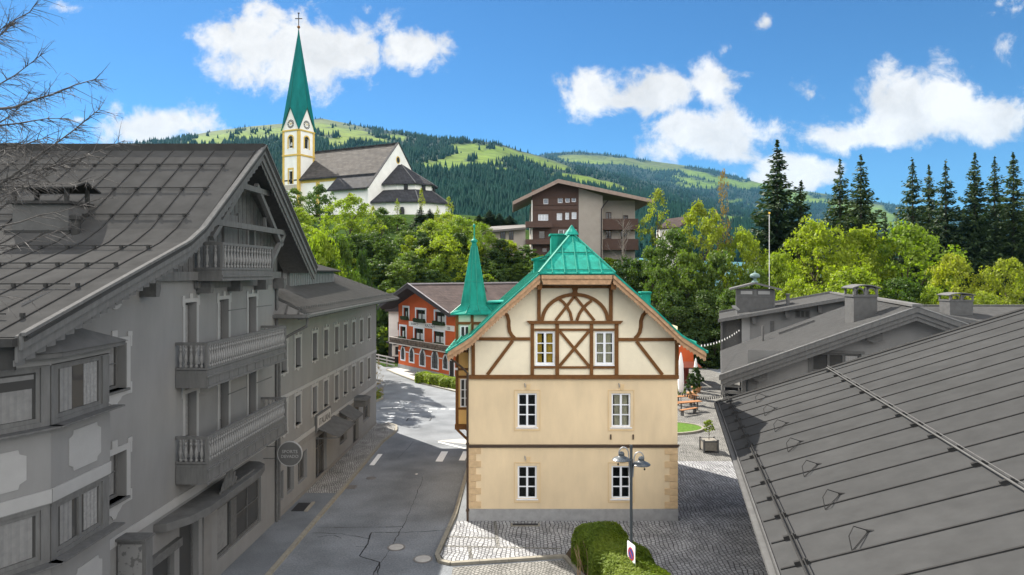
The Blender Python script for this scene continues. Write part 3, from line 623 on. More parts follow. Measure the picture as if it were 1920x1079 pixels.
# ------------------------------------------------------------------ grey guesthouse with the gable over the street
F1 = Fr((-11.24, 0), (.031, 1))
b1 = thing('guesthouse', 'large grey guesthouse with carved balconies under a wide sheet metal gable roof', 'house', (-11, 22, 0))
dw = 1.0
doors = [(c, zf) for zf in (7.9, 4.95) for c in (22.4, 24.8, 27.3)]
holes = [(c - .38, c + .38, zf, zf + 2.1) for c, zf in doors] + [(17.75, 18.85, 7.8, 9.05), (17.75, 18.85, 4.82, 6.1)] + [(24.3, 28.2, .72, 2.6), (21.7, 22.95, .12, 3.0), (18.0, 21.4, .12, 2.35)]
w1 = MB().wall(F1, 15, 29.85, 0, 10.3, holes, .30)
pA = (25.5, 15.35)
for poly in ([(15, 10.3), (29.85, 10.3), (29.85, 12.1), (pA[0], 15.3), (20.9, 11.95)],): w1.poly([F1.pt(u, 0, z) for u, z in poly])
p = F1.pt(15, 0, 0); q = F1.pt(29.85, 0, 0)
w1.box(-34, p[0] - .02, 14.98, 15.02, 0, 10.2); w1.box(-34, q[0] - .02, 29.83, 29.87, 0, 12.0)
w1.build('wall', gw, b1)
MB().fbox(F1, 17.2, 29.8, .002, .03, 3.62, 3.9).build('cornice_band', gt, b1)
# gable boarding of dark wood
gb = MB().fprism(F1, [(20.2, 11.0), (29.8, 11.0), (29.8, 12.12), (25.5, 15.2), (21.0, 11.9)], .01, .07)
for k in range(28):
    u = 20.4 + k * .345; zt = 15.1 - abs(u - 25.5) * (.735 if u < 25.5 else .74); 
    if zt > 11.1: gb.fbox(F1, u - .02, u + .02, .072, .09, 11.0, zt)
gb.build('gable_boarding', gwk, b1)
MB().fbox(F1, 19.2, 29.85, .02, .22, 10.72, 11.0).fbox(F1, 22.6, 29.0, .02, .16, 10.45, 10.70).build('gable_beam', gwd, b1)
for u in (19.6, 22.9, 25.2, 27.6, 29.6): MB().fprism(F1, [(u - .13, 10.72), (u + .13, 10.72), (u + .13, 10.5), (u + .05, 10.28), (u - .13, 10.28)], .02, .5).build('beam_head', gwk, b1)
ob = MB()
for z, a, b in ((12.55, 22.7, 28.3), (14.0, 24.2, 26.8)): ob.fbox(F1, a - .4, b + .4, .6, .8, z, z + .2)
for a, b in (((28.6, 12.1), (26.0, 14.3)), ((22.4, 12.1), (25.0, 14.3)), ((27.4, 11.3), (28.9, 12.6))): ob.strip(F1, [a, b], .17, .62, .78)
ob.strip(F1, [(27.0, 12.6), (27.25, 12.75), (27.2, 13.1), (27.5, 13.3), (27.6, 13.6)], .1, .5, .6)
ob.build('gable_truss', gwd, b1)
MB().fbox(F1, 24.6, 25.7, .09, .13, 11.05, 13.1).fbox(F1, 24.5, 24.6, .09, .17, 11.05, 13.2).fbox(F1, 25.7, 25.8, .09, .17, 11.05, 13.2).build('gable_door', gwd, b1)
window(b1, F1, 26.6, 27.3, 11.9, 12.7, -.14, .06, 1, (), gwl)
# roof: upper slope, bellcast lower slope on the near side
XL = -34
def rx(u, d): return F1.pt(u, d, 0)[0]
OV = 1.25
xr = rx(25.5, OV); zr = 15.65
pr = {'ridge': (25.5, zr), 'brk': (20.8, 12.3), 'brk2': (19.9, 11.85), 'eave': (13.4, 9.72), 'far': (31.6, 11.15)}
rf = MB()
def RP(k, x=None): y, z = pr[k]; X = (rx(y, OV) if x is None else x); return (X, y - .0, z)
for a, b in (('ridge', 'brk'), ('brk', 'brk2'), ('brk2', 'eave'), ('ridge', 'far')):
    rf.slab([RP(a, XL), RP(a), RP(b), RP(b, XL)], .10)
roof1 = rf.build('roof', grl, b1)
sm_ = MB(); n = 32
for a, b in (('brk', 'ridge'), ('brk2', 'brk'), ('eave', 'brk2')):
    for i in range(n + 1):
        x = xr - .30 - i * .76
        pa = Vector((x, *pr[a])); pb = Vector((x, *pr[b])); sm_.bar(pa + Vector((0, 0, .012)), pb + Vector((0, 0, .012)), .045, .035)
sm_.build('roof_seams', grs, roof1)
MB().bar((XL, 25.5, zr + .05), (xr + .02, 25.5, zr + .05), .42, .10).bar((XL, 25.28, zr - .1), (xr, 25.28, zr - .1), .05, .2).build('ridge_cap', grs, roof1)
sg = MB()
def onroof(a, b, t, x, h): 
    ya, za = pr[a]; yb, zb = pr[b]; return (x, ya + (yb - ya) * t, za + (zb - za) * t + h)
for a, b, ts in (('brk', 'ridge', (.12, .42, .72)), ('eave', 'brk2', (.14, .42, .66, .9))):
    for t in ts:
        sg.bar(onroof(a, b, t, XL, .10), onroof(a, b, t, xr - .9 - (.6 if b == 'brk2' else 0) * (1 - t), .10), .03)
        for i in range(n):
            x = xr - .30 - i * .76; 
            if i: sg.bar(onroof(a, b, t, x, .03), onroof(a, b, t, x, .12), .075, .075)
sg.build('snow_guard', grs, roof1)
# verge boards with scalloped edge
vb = MB(); sc = MB()
for a, b in (('eave', 'brk2'), ('brk2', 'brk'), ('brk', 'ridge'), ('ridge', 'far')):
    (ya, za), (yb, zb) = pr[a], pr[b]
    for i, (o, t0, t1) in enumerate(((OV - .02, -.02, .26), (OV - .10, .20, .50))):
        vb.fprism(F1, [(ya, za + .06 - t0 * .2), (yb, zb + .06 - t0 * .2), (yb, zb - t1), (ya, za - t1)], o - .06, o)
    L_ = math.hypot(yb - ya, zb - za); k = max(1, int(L_ / .30))
    for i in range(k):
        t0, t1 = i / k, (i + .94) / k; tm = (t0 + t1) / 2
        P = lambda t, dz: (ya + (yb - ya) * t, za + (zb - za) * t + dz)
        sc.fprism(F1, [P(t0, -.46), P(t1, -.46), P(t1, -.58), P(tm + .02 / 1, -.66), P(t0, -.58)], OV - .19, OV - .165)
    vb.fprism(F1, [(ya, za + .02), (yb, zb + .02), (yb, zb + .09), (ya, za + .09)], OV - .06, OV + .06)
vb.build('verge_board', gwd, b1); sc.build('scalloped_board', gwd, b1)
sf = MB()
for a, b in (('ridge', 'brk'), ('brk', 'brk2'), ('brk2', 'eave'), ('ridge', 'far')):
    (ya, za), (yb, zb) = pr[a], pr[b]; sf.fprism(F1, [(ya, za - .12), (yb, zb - .12), (yb, zb - .2), (ya, za - .2)], -.3, OV - .22)
sf.build('eave_lining', gwk, b1)
MB().bar((XL, 13.3, 9.62), (rx(13.4, OV) - .1, 13.3, 9.62), .16, .16).bar((XL, 13.5, 9.3), (rx(13.4, OV) - .25, 13.5, 9.3), .06, .5).build('gutter', grs, b1)
# chimney cowl and vent on the near slope
cx, cy = -14.3, 21.2; cz = 12.3
ch = MB().box(cx - .85, cx + .85, cy - .5, cy + .5, cz - .9, cz + .75).build('chimney', gmt, b1)
MB().box(cx - .95, cx + .95, cy - .62, cy + .62, cz + .76, cz + .85).slab([(cx - 1.1, cy - .75, cz + 1.25), (cx + 1.1, cy - .75, cz + 1.25), (cx + 1.1, cy, cz + 1.5), (cx - 1.1, cy, cz + 1.5)], .05).slab([(cx - 1.1, cy + .75, cz + 1.25), (cx + 1.1, cy + .75, cz + 1.25), (cx + 1.1, cy, cz + 1.5), (cx - 1.1, cy, cz + 1.5)], .05).build('chimney_cowl', grs, ch)
for sx in (-.8, .8):
    for sy in (-.5, .5): MB().box(cx + sx - .05, cx + sx + .05, cy + sy - .05, cy + sy + .05, cz + .85, cz + 1.3).build('cowl_leg', grs, ch)
MB().box(cx - .98, cx + .98, cy - .68, cy + .6, cz - 1.0, cz - .05).build('chimney_flashing', grs, ch)
MB().lathe((-13.1, 20.5, 12.0), [(.12, 0), (.12, .55), (.17, .56), (.17, .68), (.1, .72)], 10).build('vent_pipe', grs, b1)
# doors, surrounds, awning rods
for i, (c, zf) in enumerate(doors):
    o = window(b1, F1, c - .38, c + .38, zf, zf + 2.1, .24, .07, 1, (.28,), name='balcony_door')
    opaque_curtain(o, F1, c - .1, c + .30, zf + .1, zf + 2.0, .235, gcu)
    surround_tyrol(o, F1, c - .38, c + .38, zf + .13, zf + 2.1, .13, None)
    if c > 23: MB().fbox(F1, c - .75, c + .75, .5, .53, zf + 1.72, zf + 1.75).build('awning_rod', gwk, o)
for z0, z1, cur in ((7.8, 9.05, 1), (4.82, 6.1, 1)):
    o = window(b1, F1, 17.75, 18.85, z0, z1, .26, .07, 2, (.55,))
    opaque_curtain(o, F1, 18.45, 18.72, z0 + .1, z1 - .1, .255, gla)
    surround_tyrol(o, F1, 17.75, 18.85, z0, z1, .17, True, big=1.3)
    MB().fbox(F1, 17.7, 18.9, -.22, .10, z0 - .06, z0).build('sill', gwk, o)
balcony(b1, F1, 21.45, 28.2, 1.0, 7.9, .88, .55); balcony(b1, F1, 21.45, 28.2, 1.0, 4.95, .88, .62); balcony(b1, F1, 22.5, 26.8, 1.0, 11.05, .92, .35, .24)
# round painted niche under the verge
nb = MB()
for k in range(14):
    a0, a1 = math.pi * (.95 + k * 1.1 / 14), math.pi * (.95 + (k + 1) * 1.1 / 14); c = (18.35, 10.35)
    nb.fprism(F1, [(c[0] + math.cos(a0) * .36, c[1] + math.sin(a0) * .36), (c[0] + math.cos(a1) * .36, c[1] + math.sin(a1) * .36), (c[0] + math.cos(a1) * .26, c[1] + math.sin(a1) * .26), (c[0] + math.cos(a0) * .26, c[1] + math.sin(a0) * .26)], .002, .03)
nb.build('niche_border', gt, b1)
# oriel at the near corner
OR = [(-10.72, 17.25), (-10.1, 17.15), (-10.1, 14.95), (-11.7, 11.75), (-13.5, 10.9), (-17, 10.9), (-17, 16), (-10.8, 16)]
orl = MB().zprism(OR, 0, 4.5).zprism(OR, 5.92, 7.55).zprism(OR, 8.95, 9.2).build('oriel', gw, b1)
FA = Fr((-10.1, 0), (0, 1)); FB = Fr((-11.7, 11.75), (1.6, 3.2)); LB = math.hypot(1.6, 3.2)
core = [(-10.9, 17), (-10.35, 16.9), (-10.35, 15.0), (-11.9, 11.95), (-13.5, 11.2), (-17, 11.2), (-17, 16), (-10.9, 16)]
MB().zprism(core, 4.5, 9.0).build('oriel_core', darkin, orl)
off = [(x + (.22 if x > -10.5 else .2), y + (.12 if y > 17 else -.12)) for x, y in OR[:6]] + OR[6:]
MB().zprism([(-10.7, 17.6), (-9.85, 17.4), (-9.82, 14.9), (-11.5, 11.5), (-13.4, 10.6), (-17, 10.6), (-17, 16), (-10.8, 16)], 9.14, 9.24).build('oriel_eave', gmt, orl)
er = MB(); ring = [(-10.7, 17.65), (-9.8, 17.45), (-9.78, 14.88), (-11.45, 11.42)]; top = (-10.75, 15.2, 10.05)
for a, b in zip(ring[:-1], ring[1:]): er.poly([(*a, 9.25), (*b, 9.25), top])
er.poly([(-11.45, 11.42, 9.25), (-14, 10.5, 9.25), (-13, 13, 10.0), top]); er.build('oriel_roof', gmt, orl)
for z0, z1, zs in ((7.74, 8.92, 7.6), (4.76, 5.84, 4.62)):
    MB().fbox(FA, 14.98, 17.1, -.2, .0, z1, z1 + (.05 if z1 > 8 else .08)).fbox(FB, .02, LB - .02, -.2, .0, z1, z1 + (.05 if z1 > 8 else .08)).fbox(FA, 14.98, 17.1, -.2, .0, zs + .04, z0).fbox(FB, .02, LB - .02, -.2, .0, zs + .04, z0).fbox(FA, 14.97, 15.16, -.2, .003, z0, z1).fbox(FA, 16.85, 17.12, -.2, .003, z0, z1).fbox(FB, LB - .2, LB - .02, -.2, .003, z0, z1).build('oriel_frame', gwd, orl)
    o = window(b1, FA, 15.16, 16.85, z0, z1, .05, .09, 1 if z1 > 8 else 2, (), gwd); opaque_curtain(o, FA, 15.35, 15.75, z0 + .1, z1 - .1, .045, gla); opaque_curtain(o, FA, 16.2, 16.7, z0 + .1, z1 - .1, .045, gcu)
    o = window(b1, FB, .4, LB - .2, z0, z1, .05, .09, 1, (), gwd)
    if z1 < 8: opaque_curtain(o, FB, LB - 1.05, LB - .35, z0 + .1, z1 - .1, .045, gla)
    else:
        opaque_curtain(o, FB, .5, LB - .35, z0 + .1, z0 + .75, .045, gla); MB().fbox(FB, .5, LB - .32, -.062, -.052, z0 + .95, z0 + 1.05).build('blind', gla, o)
    MB().fprism(FA, [(14.85, zs), (17.3, zs), (17.3, zs + .04), (14.85, zs + .04)], .005, .30).fprism(FB, [(0, zs), (LB + .12, zs), (LB + .12, zs + .04), (0, zs + .04)], .005, .30).build('sill', gwk, orl)
MB().fbox(FA, 14.96, 17.14, .003, .04, 5.95, 6.25).fbox(FB, 0, LB, .003, .04, 5.95, 6.25).build('cornice_band', gt, orl)
def notched(F, u0, u1, z0, z1, n=.12, d0=.003, d1=.02):
    return [(u0 + n, z0), (u1 - n, z0), (u1 - n * .85, z0 + n * .6), (u1, z0 + n), (u1, z1 - n), (u1 - n * .85, z1 - n * .6), (u1 - n, z1), (u0 + n, z1), (u0 + n * .85, z1 - n * .6), (u0, z1 - n), (u0, z0 + n), (u0 + n * .85, z0 + n * .6)]
for F, u0, u1, z0, z1 in ((FA, 15.55, 16.75, 6.42, 7.35), (FB, .6, LB - .5, 6.42, 7.25), (FA, 15.7, 16.8, 3.2, 4.1), (FB, .6, LB - .5, 3.2, 4.1)): MB().fprism(F, notched(F, u0, u1, z0, z1, .16), .003, .018).build('panel', gt, orl)
# shop front below
cn = MB(); arc = [(20.2, .02), (20.3, .35), (20.9, .75), (21.8, .95), (25.9, .95), (26.6, .8), (26.95, .45), (27.0, .02)]
cn.prism([F1.pt(u, d, 3.28) for u, d in arc], [F1.pt(u, d, 3.52) for u, d in arc]); cn.build('canopy', gmt, b1)
F1c = Fr(F1.pt(0, .72, 0)[:2], (.031, 1))
fl = MB()
for k, (du, hh) in enumerate(((-.45, .28), (-.3, .5), (-.12, .74), (.05, .62), (.2, .85), (.36, .45), (.5, .25))): fl.strip(F1c, [(23.6 + du - .12, 3.53), (23.6 + du - .05, 3.53 + hh * .5), (23.6 + du + .06, 3.53 + hh)], .13, 0, .05)
fl.fbox(F1c, 22.9, 25.7, 0, .05, 3.525, 3.60); fl.build('canopy_emblem', gwk, b1)
o = window(b1, F1, 24.3, 28.2, .72, 2.6, .08, .12, 1, (), gwk, name='shop_window'); MB().fbox(F1, 25.45, 25.95, -.1, -.03, .84, 2.48).fbox(F1, 27.0, 27.03, -.1, -.06, .84, 2.48).fbox(F1, 25.95, 28.08, -.1, -.065, 1.72, 1.75).build('mullion', gwk, o)
opaque_curtain(o, F1, 24.45, 25.3, .9, 2.45, .075, gla)
window(b1, F1, 21.7, 22.95, .12, 3.0, .2, .1, 1, (), gwk, name='shop_door')
o = window(b1, F1, 18.0, 21.4, .12, 2.35, .15, .09, 3, (), gwk, name='shop_window'); MB().fbox(F1, 17.8, 21.6, .0, .16, 2.36, 2.62).build('fascia', gwk, o)
MB().fbox(F1, 23.2, 23.75, .003, .06, 0.1, 3.3).build('pilaster', gw2, b1)
mur = M('painted_flowers', g3(.30), var=.0)
nt = mur.node_tree; t = nt.nodes.new('ShaderNodeTexNoise'); t.inputs['Scale'].default_value = 6; t.inputs['Detail'].default_value = 4; tc = nt.nodes.new('ShaderNodeTexCoord'); nt.links.new(tc.outputs['Object'], t.inputs[0])
rp = nt.nodes.new('ShaderNodeValToRGB'); rp.color_ramp.elements[0].position = .40; rp.color_ramp.elements[0].color = (.11, .11, .11, 1); rp.color_ramp.elements[1].position = .46; rp.color_ramp.elements[1].color = (.20, .20, .20, 1); nt.links.new(t.outputs[0], rp.inputs[0]); nt.links.new(rp.outputs[0], nt.nodes['Principled BSDF'].inputs['Base Color'])
x0 = F1.pt(18.4, 0, 0)[0]
mt = thing('mural_board', 'grey board with dark painted flowers projecting from the guesthouse wall', 'mural board', (x0 + .4, 18.4, 2.0))
MB().box(x0 + .02, x0 + .80, 18.4, 18.75, 1.6, 3.75).build('case', gwd, mt); MB().box(x0 + .06, x0 + .70, 18.38, 18.398, 1.7, 3.65).build('picture', mur, mt); MB().box(x0 - .1, x0 + .84, 18.3, 18.8, 3.76, 3.82).build('cover', gwk, mt)
MB().tube([F1.pt(29.75, .08, z) for z in (0, 5, 11)], .06).build('downpipe', gwk, b1)
# ------------------------------------------------------------------ long grey house beyond
F2 = F1
b2 = thing('street_house', 'long grey two-storey street house with rows of bordered windows and a corrugated roof', 'house', (-11, 39, 0))
uw = [30.75, 32.6, 35.1, 37.0, 39.0, 40.85, 42.7, 44.6, 46.7]
holes = [(u - .36, u + .36, z0, z0 + 1.35) for u in uw for z0 in (6.5, 3.75)] + [(30.1, 30.75, .8, 2.1), (31.2, 32.1, .8, 2.15), (32.65, 33.95, .8, 2.2), (35.3, 37.2, .12, 2.4), (39.7, 41.2, .9, 2.3), (42.6, 44.0, .12, 2.4), (45.2, 47.1, 1.0, 2.3)]
w2 = MB().wall(F2, 29.9, 48.9, 0, 9.0, holes, .22); e = F2.pt(48.9, 0, 0); w2.poly([(e[0], e[1], 0), (-18, 48.9, 0), (-18, 48.9, 9), (e[0], e[1], 9)]); w2.build('wall', gw, b2)
MB().fbox(F2, 29.9, 48.9, .002, .03, 5.28, 5.45).fbox(F2, 29.9, 48.9, .002, .035, 2.85, 3.08).build('cornice_band', gt, b2)
MB().fbox(F2, 29.9, 48.9, .002, .02, 2.55, 2.82).fbox(F2, 29.9, 48.9, .002, .02, 0, .3).build('ground_floor_band', gw2, b2)
for u in uw:
    for z0 in (6.5, 3.75):
        o = window(b2, F2, u - .36, u + .36, z0, z0 + 1.35, .18, .06, 1, (.6,)); surround_tyrol(o, F2, u - .36, u + .36, z0, z0 + 1.35, .14, False, ears=.06, d=.035)
        MB().fbox(F2, u - .36, u + .36, -.16, .05, z0 - .05, z0).build('sill', gwk, o)
for a, b, c, d in holes[18:]:
    dr = c < .5; o = window(b2, F2, a, b, c, d, .18, .08, 2 if b - a > 1 else 1, (.7,) if dr else (), gwk, name='street_door' if dr else 'shop_window')
# eaves and corrugated roof
EV = -9.35; fe = lambda u, d: F2.pt(u, d, 0)
r2 = MB(); ze, zr2 = 9.15, 11.35
a0 = fe(29.6, 1.35); a1 = fe(49.9, 1.35)
A, B_ = (a0[0], a0[1], ze), (a1[0], a1[1], ze); Rg0, Rg1 = (-14.0, 31.4, zr2), (-13.4, 46.2, zr2); C_, D_ = (-19, 49.9, ze), (-19, 29.6, ze)
r2.slab([A, B_, Rg1, Rg0], .08).slab([B_, C_, Rg1], .08).slab([A, D_, Rg0], .08).slab([D_, C_, Rg1, Rg0], .08)
r2o = r2.build('roof', grc, b2)
rb = MB(); nv = Vector
for i in range(92):
    t = (i + .5) / 92; p0 = nv(A).lerp(nv(B_), t); 
    tt = min(1, t * 20.3 / 1.9, (1 - t) * 20.3 / 3.6); top = nv(Rg0).lerp(nv(Rg1), t); p1 = nv((p0.x + (top.x - p0.x) * tt, p0.y + .0, p0.z + (top.z - p0.z) * tt))
    rb.bar(p0 + nv((0, 0, .02)), p1 + nv((0, 0, .02)), .08, .06)
for i in range(18):
    t = (i + .5) / 18; p0 = nv(A).lerp(nv(D_), t); k = min(1, t * 2, (1 - t) * 2); rb.bar(p0 + nv((0, 0, .02)), p0.lerp(nv((p0.x, Rg0[1], Rg0[2])), k) + nv((0, 0, .02)), .08, .05)
rb.build('roof_corrugation', grcd, r2o)
for i in range(60):
    p = nv(A).lerp(nv(B_), (i + .5) / 60); MB().bar(p + nv((0, 0, -.16)), p + nv((-.35, 0, -.2)), .10, .10).build('rafter_end', gwk, r2o)
    p2 = p + nv((-.30, 0, .2)); MB().bar(p2, p2 + nv((.02, 0, .12)), .06, .06).build('snow_stop', gwk, r2o)
MB().bar(nv(A) + nv((.05, 0, -.08)), nv(B_) + nv((.05, 0, -.08)), .13, .12).bar(nv(A) + nv((.0, -.05, -.08)), nv(D_) + nv((0, -.05, -.08)), .13, .12).build('gutter', gwd, b2)
MB().bar(nv(A) + nv((-.7, .1, -.16)), nv(B_) + nv((-.7, -.1, -.16)), 1.3, .05).build('eave_lining', gwl, b2)
dm = MB().box(-13.6, -11.3, 34.6, 43.2, 9.9, 11.05).build('dormer', gwd, b2)
ds = MB()
for k in range(26): ds.box(-11.298, -11.26, 34.7 + k * .33, 34.9 + k * .33, 10.2, 10.95)
for k in range(7): ds.box(-13.4 + k * .3, -13.2 + k * .3, 34.56, 34.598, 10.2, 10.95)
ds.build('dormer_boarding', gwl, dm)
MB().slab([(-10.9, 34.2, 11.08), (-10.9, 43.6, 11.08), (-12.5, 43.6, 11.5), (-12.5, 34.2, 11.5)], .09).slab([(-14, 34.2, 11.1), (-14, 43.6, 11.1), (-12.5, 43.6, 11.5), (-12.5, 34.2, 11.5)], .09).build('dormer_roof', grs, dm)
dp = [F2.pt(30.15, 1.3, 8.95), F2.pt(30.15, 1.25, 8.6), F2.pt(30.1, .5, 8.2), F2.pt(30.0, .1, 7.9), F2.pt(30.0, .08, 0)]
MB().tube(dp, .06).build('downpipe', gwk, b2)
# awnings, signs
def awning(u0, u1, z, dep, drop, label):
    t = thing('awning', label, 'awning', F2.pt((u0 + u1) / 2, .02, z))
    MB().prism([F2.pt(u0, .03, z), F2.pt(u1, .03, z), F2.pt(u1, dep, z - drop), F2.pt(u0, dep, z - drop)], [F2.pt(u0, .03, z - .03), F2.pt(u1, .03, z - .03), F2.pt(u1, dep, z - drop - .03), F2.pt(u0, dep, z - drop - .03)]).build('cloth', gmt, t)
    MB().bar(F2.pt(u0, .05, z - .1 - drop), F2.pt(u0, dep, z - drop - .04), .05).bar(F2.pt(u1, .05, z - .1 - drop), F2.pt(u1, dep, z - drop - .04), .05).bar(F2.pt(u0 - .03, dep, z - drop), F2.pt(u1 + .03, dep, z - drop), .06).build('frame', gwk, t)
awning(35.2, 38.4, 2.95, 1.25, .45, 'grey shop awning over the street door, nearest on the long grey house')
awning(39.4, 41.5, 2.95, .95, .55, 'smaller grey shop awning beside the lantern box on the long grey house')
t = thing('shop_sign', 'pale rectangular shop sign above the awning on the long grey house', 'sign', F2.pt(36.35, .05, 2.75))
MB().fbox(F2, 35.1, 37.6, .04, .12, 2.72, 3.62).build('frame', gwk, t); MB().fbox(F2, 35.2, 37.5, .122, .13, 2.8, 3.54).build('panel', M('grey_sign', g3(.30)), t)
text('ITALIANI', F2, 36.4, 3.17, .48, .135, gwk, t)
t = thing('lantern_box', 'dark box lantern hanging over the far street door of the grey house', 'lantern', F2.pt(43.2, .3, 2.5))
MB().fbox(F2, 42.7, 43.8, .03, .75, 2.55, 2.95).build('case', gwk, t); MB().prism([F2.pt(42.6, .02, 2.96), F2.pt(43.9, .02, 2.96), F2.pt(43.9, .85, 2.96), F2.pt(42.6, .85, 2.96)], [F2.pt(42.8, .02, 3.12), F2.pt(43.7, .02, 3.12), F2.pt(43.7, .6, 3.12), F2.pt(42.8, .6, 3.12)]).build('cover', gmt, t)
# round hanging sign
cx, cy, cz, rr = -9.25, 28.45, 3.42, .52
FS = Fr((cx, cy), (1, 0)); t = thing('hanging_sign', 'round dark sign with pale rim hanging between the two grey houses', 'sign', (cx, cy, cz - rr))
def disc(r0, r1, d0, d1, n=40):
    mb = MB()
    for k in range(n):
        a, b = 2 * math.pi * k / n, 2 * math.pi * (k + 1) / n
        P = [(math.cos(a) * r1, cz + math.sin(a) * r1), (math.cos(b) * r1, cz + math.sin(b) * r1), (math.cos(b) * r0, cz + math.sin(b) * r0), (math.cos(a) * r0, cz + math.sin(a) * r0)]
        mb.fprism(FS, P if r0 else P[:3], d0, d1)
    return mb
disc(0, rr - .03, -.04, .04).build('disc', M('sign_dark', g3(.085)), t); disc(rr - .03, rr, -.05, .05).build('rim', gt, t)
text('SPORTS', FS, 0, cz + .09, .19, .045, gt, t); text('DEVADO', FS, 0, cz - .11, .18, .045, gt, t)
MB().bar((cx - 1.3, cy, cz + .3), (cx - rr + .06, cy, cz + .3), .04).bar((cx - 1.25, cy, cz - .2), (cx - rr + .04, cy, cz - .2), .03).build('arm', gwk, t)
# ------------------------------------------------------------------ the painted house with the green copper roof
FH = Fr((0, 30), (1, 0))
hs = thing('painted_house', 'cream house with brown timbered gable and green copper roof in the middle of the picture', 'house', (2.7, 35, 0))
X0, X1, YB = -1.92, 7.27, 41.5
def zx(px): return (px - 960) * 30 / 1280
def zz(py): return 11 - (py - 510) * 30 / 1280
win = {}
for a, b in ((970.5, 1006.5), (1146.5, 1182.5)):
    for c, d in ((936, 874), (801.5, 738)): win[(a, c)] = (zx(a), zx(b), zz(c), zz(d))
top = [(zx(1004), zx(1040), zz(684), zz(622)), (zx(1115.5), zx(1151.5), zz(684), zz(622))]
PR = [(0, 12.75), (1.55, 11.0), (3.4, 9.36), (4.5, 8.30), (5.5, 7.66)]; RC = 2.75
def roofz(x):
    d = abs(x - RC); return np.interp(d, [p[0] for p in PR], [p[1] for p in PR])
wl = MB().wall(FH, X0, X1, .58, 6.42, list(win.values()), .16)
for x in (X0, X1): wl.poly([(x, 30, 0), (x, YB, 0), (x, YB, 8.6), (x, 30, 8.6)])
wl.poly([(X0, YB, 0), (X1, YB, 0), (X1, YB, 8.5), (X0, YB, 8.5)]); wl.build('wall', cream, hs)
ut = MB().wall(FH, -1.4, 6.9, 6.42, 8.45, top, .14).wall(FH, X0 + .02, -1.4, 6.42, 8.0).wall(FH, 6.9, X1 - .02, 6.42, 8.0)
zb = [x for x in np.linspace(X0 + .02, X1 - .02, 40)]
ut.poly([FH.pt(X0 + .02, 0, 8.0)] + [FH.pt(x, 0, min(roofz(x) - .1, 10.9)) for x in zb] + [FH.pt(X1 - .02, 0, 8.0), FH.pt(6.9, 0, 8.0), FH.pt(6.9, 0, 8.45), FH.pt(-1.4, 0, 8.45), FH.pt(-1.4, 0, 8.0)])
ut.build('timbered_gable', pale, hs)
MB().box(X0 - .03, X1 + .03, 29.97, YB + .03, -.1, .575).build('plinth', plinth, hs)
MB().bar((X0 - .08, 29.96, 3.38), (X1 + .08, 29.96, 3.38), .08, .07).bar((X0 - .04, 29.96, 3.31), (X1 + .04, 29.96, 3.31), .05, .05).build('string_course', pipe, hs)
q = MB(); q2 = MB()
for k in range(9):
    z0 = .62 + k * .296; w = .56 if k % 2 == 0 else .34
    q.fbox(FH, X1 - w, X1 + .012, .002, .035, z0, z0 + .27); q2.fbox(FH, X0 - .012, X0 + w, .002, .035, z0 + .02, z0 + .28)
q.build('quoins', creamq, hs); q2.build('quoins', creamq, hs)
MB().fbox(FH, X0, X0 + .42, .002, .012, 3.45, 6.3).build('corner_strip', cream, hs); MB().fbox(FH, X1 - .28, X1, .002, .012, 3.45, 6.3).build('corner_strip', cream, hs)
# timbers, traced on the gable and given their own depth
def tp(u, v): return (zx(820 + u / 3.596), zz(420 + v / 3.596))
def tb(u0, u1, v0, v1, d=.09, mb=None):
    a = tp(u0, v1); b = tp(u1, v0); return mb.fbox(FH, a[0], b[0], .002, d, a[1], b[1])
T = MB(); tb(215, 1625, 1018, 1044, .12, T); hs_t = T.build('sill_beam', timber, hs)
T = MB()
for a in ((230, 254, 790, 1016), (1602, 1625, 790, 1016), (628, 652, 676, 1016), (795, 820, 676, 1016), (1027, 1050, 676, 1016), (1195, 1220, 676, 1016), (673, 697, 395, 652), (1157, 1181, 390, 652)): tb(*a, .085, (T := MB())); T.build('post', timber, hs)
T = MB()
for a in ((256, 626, 765, 786), (1222, 1598, 769, 790), (654, 793, 706, 721), (822, 1025, 706, 721), (1052, 1193, 706, 721), (654, 793, 958, 974), (822, 1025, 960, 975), (1052, 1193, 960, 975), (699, 1155, 414, 435)): tb(*a, .08, (T := MB())); T.build('rail', timber, hs)
T = MB()
c = [tp(603, 654), tp(1250, 654), tp(1232, 674), tp(620, 674)]; T.fprism(FH, c, .002, .15)
T.build('rail', timber, hs)
T = MB()
def sp(pts, w=20, d=.07): MB().strip(FH, [tp(*p) for p in pts], w / 3.596 * .0234, .002, d).build('brace', timber, hs)
sp([(824, 724), (1022, 958)], 20, .065); sp([(1022, 724), (824, 958)], 20, .060); sp([(508, 788), (338, 1016)], 22); sp([(1342, 792), (1516, 1016)], 22)
sp([(925, 488), (797, 652)], 19, .060); sp([(925, 488), (1058, 652)], 19, .060)
sp([(700 + 0, 652)] + [(928 - 220 * math.cos(a), 655 - 178 * math.sin(a)) for a in np.linspace(.06, math.pi - .06, 26)] + [(1154, 652)], 24, .075)
sp([(822, 508), (850, 530), (875, 562), (895, 600), (907, 652)], 20, .066); sp([(1040, 518), (1010, 540), (980, 570), (955, 610), (940, 652)], 20, .066)
sp([(450, 592), (472, 618), (482, 655), (482, 690), (487, 725), (502, 752), (520, 770)], 24); sp([(1408, 592), (1384, 618), (1372, 655), (1371, 695), (1364, 730), (1350, 754), (1332, 772)], 24)
T.fprism(FH, [tp(905, 432), tp(950, 432), tp(942, 452), tp(948, 474), tp(906, 474), tp(913, 452)], .002, .095)
T.build('brace', timber, hs)
for u in (685, 1169): a = tp(u, 440); MB().fbox(FH, a[0] - .1, a[0] + .1, .0, .85, a[1] + .0, a[1] + .28).build('purlin_end', timber, hs)
